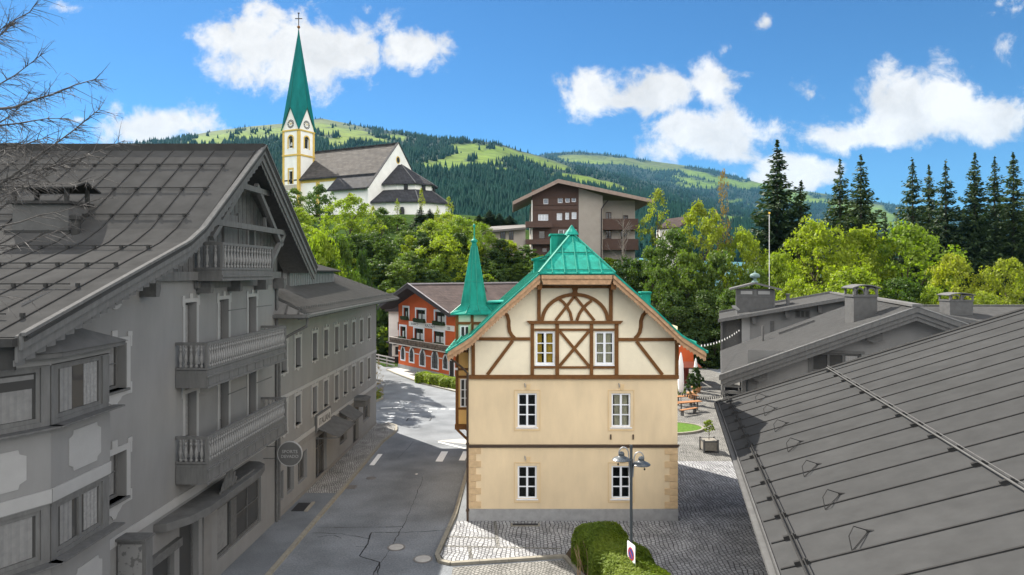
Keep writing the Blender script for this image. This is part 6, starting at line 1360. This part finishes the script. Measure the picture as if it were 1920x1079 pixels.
hr.slab([(ap_[0], YH - 2, ap_[1]), (ap_[0], YH + 15, ap_[1]), (L_[0], YH + 15, L_[1]), (L_[0], YH - 2, L_[1])], .2).slab([(ap_[0], YH - 2, ap_[1]), (ap_[0], YH + 15, ap_[1]), (R_[0], YH + 15, R_[1]), (R_[0], YH - 2, R_[1])], .2)
hr.build('roof', hotr, ht)
MB().fprism(Fr((0, YH - 2), (1, 0)), [(L_[0], L_[1] + .02), (ap_[0], ap_[1] + .05), (ap_[0], ap_[1] - .55), (L_[0], L_[1] - .5)], .0, .12).fprism(Fr((0, YH - 2), (1, 0)), [(R_[0], R_[1] + .02), (ap_[0], ap_[1] + .05), (ap_[0], ap_[1] - .55), (R_[0], R_[1] - .5)], .0, .12).build('verge_board', M('hotel_verge', (.26, .20, .17), var=.15), ht)
ch_ = MB().box(hx(1095), hx(1106), YH + 5, YH + 6.5, hz(358), hz(346)).build('chimney', hotb, ht)
MB().tube([FHo.pt(hx(1140), .1, hz(376)), FHo.pt(hx(1133), .1, hz(384)), FHo.pt(hx(1128), .1, hz(392)), FHo.pt(hx(1126.5), .1, 9)], .08).build('downpipe', innw, ht)
an = thing('annex', 'low grey annex with a flat pitched roof left of the chalet hotel', 'annex', (-1, 108, 12))
FAn = Fr((0, YH - 1), (1, 0)); aw = [(hx(938), hx(948), hz(450), hz(435)), (hx(954), hx(963), hz(451), hz(434))]
MB().wall(FAn, hx(905), hx(985), 8, hz(430), aw, .2).build('wall', hotw, an)
for w in aw: window(an, FAn, *w, .1, .08, 2, (), hotb, glass)
MB().slab([(hx(896), YH - 2.2, hz(436)), (hx(986), YH - 2.2, hz(428)), (hx(990), YH + 6, hz(416)), (hx(920), YH + 6, hz(420))], .3).build('roof', M('annex_roof', (.13, .12, .115), var=.15), an)
# small far house
fh = thing('far_house', 'small chalet roof showing above the trees right of the hotel', 'house', (26, 118, 12)); kk = 118 / FPX
P = lambda px, py, dy=0: ((px - 960) * (118 + dy) / FPX, 118 + dy, 11 - (py - 510) * (118 + dy) / FPX)
MB().slab([P(1234, 429), P(1272, 426), P(1293, 405, 4), P(1250, 411, 4)], .2).build('roof', innt, fh); MB().slab([P(1272, 426), P(1290, 419, 6), P(1293, 405, 4)], .15).build('gable', hotb, fh); MB().box(P(1238, 0)[0], P(1270, 0)[0], 118.3, 121, 9, P(0, 429)[2] - .1).build('wall', offw, fh)
# ------------------------------------------------------------------ vegetation
def quads_mesh(name, C, A, B, mat):
    """leaf faces: centre, half axes"""
    n = len(C); V = np.empty((n, 4, 3)); V[:, 0] = C - A - B * .3; V[:, 1] = C + B - A * .2; V[:, 2] = C + A + B * .1; V[:, 3] = C - B + A * .1
    V = V.reshape(-1, 3); F = np.arange(n * 4).reshape(-1, 4)
    me = bpy.data.meshes.new(name); me.vertices.add(n * 4); me.vertices.foreach_set('co', V.ravel()); me.loops.add(n * 4); me.loops.foreach_set('vertex_index', F.ravel().astype(np.int32))
    me.polygons.add(n); me.polygons.foreach_set('loop_start', np.arange(n) * 4); me.polygons.foreach_set('loop_total', np.full(n, 4)); me.update(); me.materials.append(mat); return me
def rdir(n):
    v = rng.normal(size=(n, 3)); return v / np.linalg.norm(v, axis=1)[:, None]
def leaf_axes(N, size, up=.5):
    """random flat leaves, biased to lie across the given normals"""
    n = N + up * rdir(len(N)); n /= np.linalg.norm(n, axis=1)[:, None]
    t = np.cross(n, rdir(len(N))); t /= np.linalg.norm(t, axis=1)[:, None] + 1e-9; b = np.cross(n, t)
    s = size * (.6 + .8 * rng.random(len(N)))[:, None]
    return t * s, b * s * .62
def crown_mesh(name, mat, nb, per, size, shape='round', seed=0, gap=0.):
    """unit crown: about 1 wide, 1 high from z 0 to 1, of many leaf sprays on lumpy boughs"""
    P = []; Nn = []
    lob = [(rng.random() * 6.283, rng.random(), rng.uniform(.6, 1.)) for _ in range(7)]
    for i in range(nb):
        z = rng.random() ** .85
        if shape == 'round': prof = max(.28, math.sqrt(max(0, 1 - (2 * (z - .47)) ** 2)))
        elif shape == 'bush': prof = (1 - z ** 2.4) ** .5
        elif shape == 'tall': prof = .5 + .5 * math.sin(math.pi * min(1, z * 1.15)) if z < .8 else max(.12, (1 - z) * 3.0)
        elif shape == 'slim': prof = max(.12, (1 - z) ** .6) * .9
        ang = rng.random() * 6.283
        lump = 1 + .16 * math.sin(3 * ang + 9 * z + lob[0][0]) + .12 * math.sin(5 * ang - 13 * z + lob[1][0])
        rad = .42 * prof * lump * (rng.random() ** .33)
        c = np.array([rad * math.cos(ang), rad * math.sin(ang), .06 + .86 * z + rng.normal() * .02])
        br = .045 + .06 * rng.random() ** 1.5
        n = int(per * (.5 + rng.random()) * (br / .07) ** 1.3)
        dirs = rdir(n); r = br * rng.random(n) ** .45; k = dirs[:, 2] > -.75 + .3 * rng.random(n); dirs = dirs[k]; r = r[k]
        out = np.array([math.cos(ang), math.sin(ang), .7])
        P.append(c + dirs * r[:, None] * np.array([1.1, 1.1, .95])); Nn.append(dirs * .7 + out * .45)
    P = np.concatenate(P); Nn = np.concatenate(Nn); Nn /= np.linalg.norm(Nn, axis=1)[:, None]
    A, B = leaf_axes(Nn, size, .9); return quads_mesh(name, P, A, B, mat)
def trunk_mesh(name, h0=.75, r=.02, nb=9, mat=bark, spread=.33):
    mb = MB(); j = lambda s: random.uniform(-s, s)
    pts = [(0, 0, -.08), (j(.01), j(.01), .15), (j(.02), j(.02), .4), (j(.03), j(.03), h0)]; mb.tube(pts, [r * 1.3, r, r * .75, r * .2], 7)
    for k in range(nb):
        t = .2 + .5 * k / nb; a = random.random() * 6.28; L_ = spread * random.uniform(.6, 1); z = t * h0 * 1.1
        mb.tube([(0, 0, z), (math.cos(a) * L_ * .45, math.sin(a) * L_ * .45, z + .12), (math.cos(a) * L_, math.sin(a) * L_, z + .26)], [r * .5, r * .3, r * .08], 5)
    o = mb.build('trunk_source', mat); me = o.data; bpy.data.objects.remove(o); me.name = name; return me
TRUNK = [trunk_mesh('trunk') for _ in range(3)]
CR = {}
for key, mat, specs in (('b', lf_b, (('round', 150, 62, .0165), ('round', 130, 68, .017), ('round', 165, 58, .016))), ('y', lf_y, (('round', 130, 60, .017), ('round', 105, 58, .018))), ('m', lf_m, (('round', 140, 64, .018), ('tall', 130, 60, .018), ('round', 120, 66, .018))),
                        ('d', lf_d, (('round', 140, 64, .019), ('tall', 130, 60, .019))), ('sy', lf_y, (('tall', 62, 34, .018), ('slim', 55, 32, .017))), ('sb', lf_br, (('slim', 70, 24, .013),)),
                        ('ub', lf_b, (('bush', 75, 55, .028), ('bush', 60, 60, .03))), ('um', lf_m, (('bush', 75, 55, .030), ('bush', 62, 60, .030))), ('ud', lf_d, (('bush', 75, 55, .031),))):
    CR[key] = [crown_mesh('crown', mat, nb, per, sz, sh) for sh, nb, per, sz in specs]
def Hh(x, y): return float(H(x, y))
def link(name, me, par):
    o = bpy.data.objects.new(name, me); COL.objects.link(o); o.parent = par; return o
def tree(px, ptop, wpx, Y, kind, label, group, name='broadleaf_tree', cat='tree', zb=None):
    x = (px - 960) / FPX * Y; zt = CAMZ - (ptop - HOR) / FPX * Y; z0 = Hh(x, Y) if zb is None else zb; h = max(1.5, zt - z0); w = wpx / FPX * Y
    r = thing(name, label, cat, (x, Y, z0 - .1), group); v = CR[kind]; 
    r.rotation_euler.z = random.random() * 6.28
    lo = .12 if h > 6 else .0
    c = link('crown', v[random.randrange(len(v))], r); hc = max(h * (1 - lo), w * .92); c.location.z = h - hc * .97; c.scale = (w * 1.1, w * 1.1, hc)
    t = link('trunk', TRUNK[random.randrange(3)], r); t.scale = (w * .8 + h * .15, w * .8 + h * .15, h * .95); return r
G1 = 'leafy trees below the church'; G2 = 'leafy trees along the right edge of the village'; GB = 'trees behind the long grey house'; G3 = 'bushes covering the bank'; G4 = 'dark trees in the gap right of the painted house'
for px, pt, w, Y, k, lab in (
 (552, 352, 62, 140, 'm', 'upright mid green tree right below the church tower'), (600, 345, 66, 132, 'm', 'mid green tree standing before the church nave'), (655, 366, 108, 118, 'b', 'large bright round tree in front of the church chapel'),
 (716, 388, 62, 124, 'm', 'loose green tree at the left end of the church apse'), (575, 420, 90, 104, 'b', 'bright green tree hugging the edge of the grey gable roof'), (640, 440, 100, 100, 'm', 'broad mid green tree low under the big bright round tree'),
 (700, 432, 90, 108, 'd', 'dark crowned tree below the churchyard wall'), (765, 432, 80, 116, 'm', 'green tree below the round apse of the church'), (812, 412, 84, 120, 'b', 'bright tree at the right end of the churchyard wall'),
 (866, 405, 80, 124, 'b', 'bright tree left of the low hotel annex'), (905, 418, 60, 100, 'b', 'bright tree in front of the annex roof'), (832, 440, 110, 100, 'b', 'wide bright tree left of the green spire tip'), (770, 470, 90, 96, 'm', 'mid green tree on the bank between church and inn')):
    tree(px, pt, w, Y, k, lab, G1)
for px, pt, w, Y, k, lab in ((745, 404, 66, 134, 'm', 'mid green tree at the foot of the apse wall, left of the dark spruces'), (790, 418, 64, 122, 'd', 'dark low tree on the lawn under the apse'), (842, 398, 70, 130, 'b', 'bright tree beyond the right end of the apse'), (560, 388, 60, 126, 'b', 'bright tree low at the foot of the church tower'), (700, 405, 56, 128, 'b', 'small bright tree between the chapel and the apse')):
    tree(px, pt, w, Y, k, lab, G1)
for px, pt, w, Y in ((745, 372, 20, 150), (790, 352, 16, 148), (842, 368, 22, 146), (700, 385, 24, 130), (820, 385, 26, 128)):
    tree(px, pt, w, Y, 'sy', 'thin sparse young tree against the white church wall', 'thin young trees before the church')
for px, pt, w, Y, k, lab in (
 (1232, 352, 76, 98, 'sy', 'loose yellow green tree at the right corner of the hotel'), (1268, 428, 104, 92, 'm', 'mid green tree below the small far chalet roof'), (1318, 378, 112, 95, 'y', 'airy yellow green tree left of the tall spruce'),
 (1356, 310, 56, 97, 'sb', 'tall thin brownish tree with sparse leaves'), (1395, 428, 96, 91, 'b', 'bright tree in front of the tall spruce'), (1225, 462, 96, 90, 'm', 'green tree close behind the green hip roof'), (1180, 478, 80, 92, 'd', 'dark leafy tree below the hotel, close to the green roof'),
 (1530, 412, 150, 90, 'b', 'broad bright tree crown left of the middle of the leafy row'), (1615, 425, 140, 93, 'b', 'broad bright tree crown in the middle of the leafy row'), (1702, 417, 178, 90, 'b', 'largest bright round crown in the leafy row'), (1790, 474, 116, 80, 'y', 'yellow green round tree near the right grey chimney'),
 (1888, 482, 116, 79, 'y', 'yellow green round tree at the right edge'), (1462, 470, 104, 86, 'b', 'bright tree left end of the broad leafy row'), (1600, 500, 150, 80, 'b', 'bright low tree behind the hooded chimney'), (1500, 520, 110, 78, 'b', 'bright low tree behind the flagpole'),
 (1690, 520, 120, 78, 'm', 'mid green low tree behind the rightmost roofs'), (1850, 545, 120, 74, 'y', 'yellow green low tree behind the far right grey roof'), (1960, 470, 120, 82, 'y', 'yellow green tree cut by the right edge'), (1750, 535, 90, 76, 'b', 'small bright tree left of the last chimney')):
    tree(px, pt, w, Y, k, lab, G2)
for px, pt, w, Y, k in ((1290, 470, 100, 87, 'm'), (1350, 470, 110, 86, 'm'), (1415, 500, 90, 83, 'm'), (1265, 540, 90, 82, 'd'), (1320, 540, 110, 82, 'd'), (1375, 540, 90, 80, 'm'), (1300, 600, 70, 80, 'd'), (1340, 610, 80, 79, 'd'), (1325, 655, 60, 78.4, 'ud'), (1290, 650, 60, 78.6, 'ud'), (1355, 660, 50, 78.2, 'ud'), (1240, 500, 80, 85, 'm'), (1440, 560, 80, 78, 'm')):
    tree(px, pt, w, Y, k, 'dark leafy tree in the dense wood right of the painted house', G4)
for px, pt, w, Y, k in ((705, 560, 70, 90, 'd'), (735, 575, 60, 93, 'd'), (680, 540, 70, 92, 'm'), (712, 610, 50, 86, 'd')):
    tree(px, pt, w, Y, k, 'dark tree between the long grey house and the inn', 'dark trees left of the inn')
for px, pt, w, Y, k in ((548, 425, 110, 60, 'm'), (600, 432, 120, 61, 'b'), (642, 440, 90, 63, 'm'), (680, 462, 60, 66, 'd'), (575, 470, 150, 66, 'd'), (630, 478, 130, 69, 'm'), (668, 500, 80, 71, 'd')):
    tree(px, pt, w, Y, k, 'leafy tree close behind the roof of the long grey house', GB)
# bushes all over the bank
n = 0
for k in range(900):
    if n >= 105: break
    Y = random.uniform(85, 106); px = random.uniform(600, 1015); x = (px - 960) / FPX * Y
    if -5 < x < 20 and Y > 100: continue
    kind = random.choices(('ub', 'um', 'ud'), (.28, .44, .28))[0]; z = Hh(x, Y); hgt = random.uniform(2.2, 4.6); wd = random.uniform(3.2, 5.6)
    r = thing('bush', {'ub': 'bright leafy bush on the steep bank behind the inn', 'um': 'mid green leafy bush on the steep bank behind the inn', 'ud': 'dark leafy bush on the steep bank behind the inn'}[kind], 'bush', (x, Y, z - .2), {'ub': 'bright bushes on the bank', 'um': 'mid green bushes on the bank', 'ud': 'dark bushes on the bank'}[kind]); r.rotation_euler.z = random.random() * 6.28
    c = link('crown', random.choice(CR[kind]), r); c.scale = (wd, wd, hgt); n += 1
for px, Y, kind in ((1010, 97, 'um'), (1040, 95, 'ub'), (1075, 96, 'ud'), (1110, 95, 'um'), (1140, 97, 'ub'), (1170, 94, 'ud'), (1200, 96, 'um'), (1125, 91, 'ud'), (1185, 90, 'um'), (1000, 92, 'ud'), (950, 101, 'ub'), (985, 100, 'um'), (1230, 93, 'ud'), (1255, 96, 'um')):
    x = (px - 960) / FPX * Y; r = thing('bush', 'leafy bush at the foot of the chalet hotel', 'bush', (x, Y, Hh(x, Y) - .2), 'bushes below the hotel'); c = link('crown', random.choice(CR[kind]), r); c.scale = (5, 5, random.uniform(2.5, 4)); r.rotation_euler.z = random.random() * 6.28
# spruces
def spruce_mesh(name, tiers, seed, droop=.25, dens=1., mat=lf_s):
    P = []; A = []; B = []
    for i in range(tiers):
        t = i / (tiers - 1); z = .06 + .93 * t ** .92; L_ = .5 * (1 - t) ** .82 + .012
        L_ *= rng.uniform(.78, 1.12); nbr = int(11 * (1 - t) + 5)
        ph = rng.random() * 6.28
        for k in range(nbr):
            a = ph + 6.283 * k / nbr + rng.normal() * .18; l = L_ * rng.uniform(.6, 1.1); m = max(4, int(30 * l * dens * 1.5) + 3)
            s = np.linspace(.12, 1, m); dz = -droop * l * np.sin(s * math.pi * .62) * .75 + .22 * l * s ** 3 + .02 * rng.normal()
            c = np.stack([np.cos(a) * l * s, np.sin(a) * l * s, z + dz * .42], -1)
            for side in (-1, 0, 1):
                wv = .055 * (1 - .55 * s) * (l / .4) ** .5; off = np.stack([-np.sin(a) * wv * side, np.cos(a) * wv * side, -.012 * abs(side) - .006 * rng.random(m)], -1)
                P.append(c + off + rng.normal(size=(m, 3)) * .004)
                d = np.stack([np.cos(a + side * .7) + 0 * s, np.sin(a + side * .7) + 0 * s, -.22 + .3 * rng.normal(size=m)], -1); d /= np.linalg.norm(d, axis=1)[:, None]
                e = np.cross(d, rdir(m) * .5 + np.array([0, 0, 1.])); e /= np.linalg.norm(e, axis=1)[:, None]
                sz = (.034 * (.7 + .6 * rng.random(m)) * (.6 + .5 * (1 - t)))[:, None]; A.append(d * sz * np.array([1, 1, .5])); B.append(e * sz * .48)
    return quads_mesh(name, np.concatenate(P), np.concatenate(A), np.concatenate(B), mat)
SP = [spruce_mesh('crown', 26, 1), spruce_mesh('crown', 23, 2, .35), spruce_mesh('crown', 24, 3, .2, .85)]
tp_ = MB().tube([(0, 0, -.05), (0, 0, .5), (0, 0, .99)], [.014, .009, .001], 7).build('trunk_source', bark); TS_ = tp_.data; bpy.data.objects.remove(tp_)
def spruce(px, ptop, w, Y, v, label, group, zb=None):
    x = (px - 960) / FPX * Y; zt = CAMZ - (ptop - HOR) / FPX * Y; z0 = Hh(x, Y) if zb is None else zb; h = zt - z0; wd = w / FPX * Y
    r = thing('spruce_tree', label, 'spruce', (x, Y, z0), group); r.rotation_euler.z = random.random() * 6.28
    c = link('crown', SP[v], r); c.scale = (wd * 1.15, wd * 1.15, h); t = link('trunk', TS_, r); t.scale = (h, h, h)
GS = 'tall spruces behind the leafy trees'
for i, (px, pt, w, Y, v, lab) in enumerate(((1457, 266, 150, 100, 0, 'tallest and broadest dark spruce, alone beside the flagpole'), (1502, 338, 110, 98, 1, 'shorter dark spruce tucked against the tallest spruce'), (1575, 302, 100, 110, 2, 'left one of the two spruces right of the tallest pair'), (1614, 292, 112, 106, 0, 'spruce with bright leaves at its foot, right one of the middle two'),
  (1711, 302, 100, 112, 2, 'first spruce at the left end of the right hand row of spruces'), (1742, 308, 84, 116, 1, 'slim spruce second in the right hand row of spruces'), (1773, 305, 92, 112, 2, 'third spruce in the right hand row, before its gap'), (1828, 289, 104, 110, 0, 'spruce just right of the gap in the right hand row'), (1865, 297, 90, 114, 2, 'spruce between the two tallest of the right hand end'), (1900, 285, 112, 108, 1, 'tall spruce at the right edge of the picture'), (1945, 300, 110, 112, 0, 'spruce cut off by the right edge of the picture'))):
    spruce(px, pt, w, Y, v, lab, GS)
for px, pt, w, Y in ((788, 388, 44, 134), (806, 392, 40, 136), (898, 402, 40, 138), (918, 394, 44, 140), (936, 400, 40, 142), (880, 408, 36, 136), (955, 404, 40, 144), (1690, 470, 60, 100), (1560, 420, 60, 104), (1660, 400, 60, 118), (1800, 420, 70, 116), (1850, 430, 70, 118)):
    spruce(px, pt, w, Y, random.randrange(3), *(('small dark spruce on the slope between the church and the hotel', 'small spruces between church and hotel') if px < 1000 else ('small dark spruce half hidden behind the bright leafy row', 'small spruces behind the leafy row')))
# hedge by the plaza: clipped, of small leaves
def hedge(name, label, path, w, h, n, size, mat):
    """clipped body of leaves along a path of (x, y); z from .05"""
    P = [Vector((*p, 0)) for p in path]; L_ = [0]
    for a, b in zip(P[:-1], P[1:]): L_.append(L_[-1] + (b - a).length)
    s = rng.random(n) * L_[-1]; i = np.clip(np.searchsorted(L_, s) - 1, 0, len(P) - 2); f = (s - np.array(L_)[i]) / (np.diff(L_)[i])
    A = np.array([tuple(p) for p in P]); c = A[i] + (A[i + 1] - A[i]) * f[:, None]; d = (A[i + 1] - A[i]); d /= np.linalg.norm(d, axis=1)[:, None]; nn = np.stack([-d[:, 1], d[:, 0], 0 * d[:, 0]], -1)
    side = rng.random(n); endt = np.minimum(1, np.minimum(s, L_[-1] - s) / .45); endf = np.sqrt(1 - (1 - endt) ** 2) * .55 + .45
    wob = 1 + .10 * np.sin(s * 3.1) + .05 * np.sin(s * 7.7); W = w / 2 * endf * wob; Hc = h * (.95 + .05 * np.sin(s * 2.3 + 1))
    q = rng.uniform(-1, 1, n); top_ = rng.random(n) < .55; cx = np.where(top_, q, np.sign(q) * (1 - np.abs(q) ** 5) ** .2); sx = np.where(top_, (1 - np.abs(q) ** 5) ** .2, np.abs(q)); ang = np.arctan2(sx, cx)
    dep = 1 - .16 * rng.random(n) ** 2
    X = c + nn * (W * cx * dep)[:, None]; X[:, 2] = .06 + Hc * sx * dep * (.75 + .25 * endf) + rng.normal(size=n) * .02
    N_ = nn * (np.cos(ang) * 1.2)[:, None] + np.array([0, 0, 1.]) * np.sin(ang)[:, None] + .2 * rdir(n); N_ /= np.linalg.norm(N_, axis=1)[:, None]
    a, b = leaf_axes(N_, size, .6); me = quads_mesh('hedge', X - A[0], a, b, mat)
    root = thing('hedge', label, 'hedge', tuple(A[0])); o = bpy.data.objects.new('foliage', me); COL.objects.link(o); o.parent = root
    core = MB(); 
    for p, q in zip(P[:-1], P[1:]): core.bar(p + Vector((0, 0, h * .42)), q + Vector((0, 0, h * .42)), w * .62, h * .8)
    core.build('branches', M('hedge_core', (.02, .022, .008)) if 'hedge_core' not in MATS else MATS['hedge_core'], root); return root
hedge('hedge', 'clipped bright green hedge curving beside the street lamp', [(3.15, 26.2), (3.4, 25.3), (3.7, 24.2), (4.0, 22.8), (4.4, 21.3), (4.9, 19.5)], 1.95, 1.42, 80000, .034, lf_h)
hedge('hedge', 'low bright hedge along the pavement below the orange inn', [(-9.2, 68.3), (-7.2, 66.2), (-4.6, 63.6), (-2, 61.8)], 1.5, .95, 9000, .11, lf_b)
struct(MB().zprism([(2.05, 26.3), (2.3, 27.0), (3.0, 27.4), (3.9, 24.9), (5.0, 22), (5.4, 20), (4.0, 19), (2.7, 24.2)], -.05, .085).build('bed', soil, origin=(2.6, 25, 0)))
# dry stalks and grass in the bed
tw_ = MB()
for k in range(9):
    x, y = 2.55 + random.uniform(-.2, .25), 24.9 + random.uniform(-.4, .3); tw_.tube([(x, y, .05), (x + random.uniform(-.15, .1), y, .5), (x + random.uniform(-.35, .15), y + random.uniform(-.1, .1), random.uniform(.7, 1.3))], [.018, .012, .005], 5)
tw_ = tw_.build('stems', M('dry_stem', (.30, .2, .12)), None, origin=(2.55, 24.9, .05)); tag(tw_, 'dry leafless shrub stems at the front of the hedge', 'shrub'); tw_.name = 'dry_shrub'
# small plants
def small_plant(name, label, cat, x, y, z, w, h, key, group=None, trunk=False):
    r = thing(name, label, cat, (x, y, z), group); c = link('crown', random.choice(CR[key]), r); c.scale = (w, w, h * (.6 if trunk else 1)); c.location.z = h * .4 if trunk else 0
    if trunk: t = link('trunk', TRUNK[0], r); t.scale = (w * 1.2, w * 1.2, h)
    return r
small_plant('potted_tree', 'small leafy tree growing in the square wooden planter', 'tree', 12.0, 41.6, .75, .8, 1.25, 'ub', trunk=True)
small_plant('street_shrub', 'thin young shrub at the corner of the long grey house', 'shrub', -11.35, 58.0, .1, 1.4, 3.6, 'sb'); small_plant('flower_bed_shrub', 'low green shrub in the kerbed bed by the long grey house', 'shrub', -12.3, 59.5, .1, 2.2, .9, 'ub'); small_plant('flower_bed_shrub', 'darker low shrub at the front of the kerbed bed', 'shrub', -12.5, 57.5, .1, 1.9, .8, 'um')
for x, y, h, lab in ((15.55, 59.0, 1.8, 'nearer clipped evergreen in a wide terracotta pot on the far plaza'), (16.75, 62.0, 1.9, 'further clipped evergreen in a terracotta pot on the far plaza')):
    t = thing('plant_pot', lab.replace('clipped evergreen in a wide', 'wide').replace('clipped evergreen in a', 'small') , 'pot', (x, y, .07)); MB().lathe((x, y, .07), [(.34, 0), (.42, .4), (.46, .42), (.46, .5), (.38, .5)], 14).build('pot', terra, t)
    small_plant('potted_evergreen', lab, 'plant', x, y, .5, 1.35, h, 'ud')
small_plant('flower_tub', 'small yellow flowering plant beside the potted evergreens', 'plant', 15.0, 60.5, .07, 1.0, 1.1, 'ub')
for sx, sy in ((11.6, 47.5), (12.4, 48.3)): pass
# bare trees
def bare(mb, p, d, L_, r, depth, spread=.5, droop=0., kids=(5, 8)):
    n = 5; pts = [p]; v = d.normalized()
    for i in range(n):
        v = (v + Vector((random.gauss(0, .07), random.gauss(0, .07), random.gauss(0, .07) - droop * .05))).normalized(); pts.append(pts[-1] + v * L_ / n)
    mb.tube(pts, [r * (1 - .8 * i / n) for i in range(n + 1)], 5 if depth > 1 else 3, False)
    if depth <= 0: return
    for k in range(random.randint(*kids)):
        t = random.uniform(.12, .97); i = min(n - 1, int(t * n)); q = pts[i].lerp(pts[i + 1], t * n - i); ax = (pts[i + 1] - pts[i]).normalized()
        s = ax.cross(Vector((random.gauss(0, 1), random.gauss(0, 1), random.gauss(0, 1)))).normalized()
        dd = (ax * random.uniform(.5, 1.0) + s * spread * 1.5 + Vector((0, 0, -droop * .35))).normalized(); bare(mb, q, dd, L_ * random.uniform(.25, .5) * (1.1 - .5 * t), max(.0028, r * .42), depth - 1, spread, droop, kids)
YL = 11.0
lt_ = thing('larch_tree', 'bare leafless larch with fine twigs hanging over the grey roof', 'tree', (-9.6, YL, 0))
MB().tube([(-9.6, YL, 0), (-9.55, YL, 6), (-9.5, YL, 11), (-9.45, YL, 17.5)], [.2, .16, .1, .015], 10).build('trunk', barkl, lt_)
lb = MB()
for (ax, ay), (bx, by), r, dY in (((-90, 150), (82, -2), .022, 0), ((-90, 230), (75, 105), .020, .4), ((-95, 225), (176, 145), .028, -.3), ((-95, 225), (125, 222), .022, .3), ((-95, 330), (60, 175), .016, .8), ((-95, 300), (95, 255), .018, -.6), ((-95, 420), (186, 206), .026, -.2), ((-95, 270), (60, 262), .018, .6), ((-95, 370), (165, 285), .02, .2),
                              ((-95, 385), (120, 318), .022, -.7), ((-95, 470), (60, 330), .02, .4), ((-95, 440), (185, 372), .024, .1), ((-95, 480), (150, 420), .018, .5), ((-95, 120), (30, 40), .014, -.5), ((-95, 360), (235, 262), .02, .35), ((-95, 520), (70, 560), .014, .2), ((-95, 330), (210, 330), .02, -.4)):
    a = at(ax, ay, YL); b = at(bx, by, YL + dY); a = Vector((-9.52, YL, a.z - .0)); d = b - a; L_ = d.length; r *= 1.2 if by < 270 else .9
    n = 9; pts = [a + d * (i / n) + Vector((0, 0, -.10 * L_ * math.sin(math.pi * i / n) * .5)) + Vector((random.gauss(0, .015), random.gauss(0, .03), random.gauss(0, .015))) for i in range(n + 1)]
    lb.tube(pts, [r * (1 - .82 * i / n) for i in range(n + 1)], 6, False)
    for k in range(int((26 if by < 270 else 8) * L_)):
        t = random.uniform(.25, 1.) ; i = min(n - 1, int(t * n)); q = pts[i].lerp(pts[i + 1], t * n - i); ax_ = (pts[i + 1] - pts[i]).normalized()
        sd_ = Vector((random.gauss(0, .55), random.gauss(0, .7), random.choice((-1, -1, -1, 1)) * random.uniform(.3, 1))); dd = (ax_ * random.uniform(.5, 1.0) + sd_ * .7).normalized()
        bare(lb, q, dd, random.uniform(.22, .75) * (1.2 - .6 * t), .0068, 1, .45, .8, (2, 4))
lb.build('branches', barkl, lt_)
bt = thing('bare_tree', 'bare grey tree standing before the right wing of the hotel', 'tree', (16.0, 99, Hh(16.0, 99) - .3)); x0, z0 = 16.0, Hh(16., 99) - .3
bm_ = MB().tube([(x0, 99, z0), (x0 + .1, 99, z0 + 3), (x0 + .1, 99, z0 + 7.2)], [.16, .11, .03], 7)
for k in range(16):
    a = random.random() * 6.28; z = z0 + 1.2 + k * .34; bare(bm_, Vector((x0 + .08, 99, z)), Vector((math.cos(a), math.sin(a), 1.1)), random.uniform(2.2, 3.6), .05, 2, .35, 0, (3, 5))
bm_.build('branches', M('bare_bark', (.22, .19, .16)), bt)
# ------------------------------------------------------------------ valley air
hz_ = MB().box(-9600, 9600, -90, 6300, -160, 980).build('haze', None)
hz_.data.materials.clear(); hm = bpy.data.materials.new('valley_air'); hm.use_nodes = True; nt = hm.node_tree; nt.nodes.clear()
pv_ = nt.nodes.new('ShaderNodeVolumePrincipled'); pv_.inputs['Density'].default_value = HAZE; pv_.inputs['Color'].default_value = (.26, .60, 1.0, 1); pv_.inputs['Anisotropy'].default_value = .0
ou_ = nt.nodes.new('ShaderNodeOutputMaterial'); nt.links.new(pv_.outputs[0], ou_.inputs['Volume']); hm.cycles.homogeneous_volume = True
hz_.data.materials.append(hm); hz_['kind'] = 'stuff'
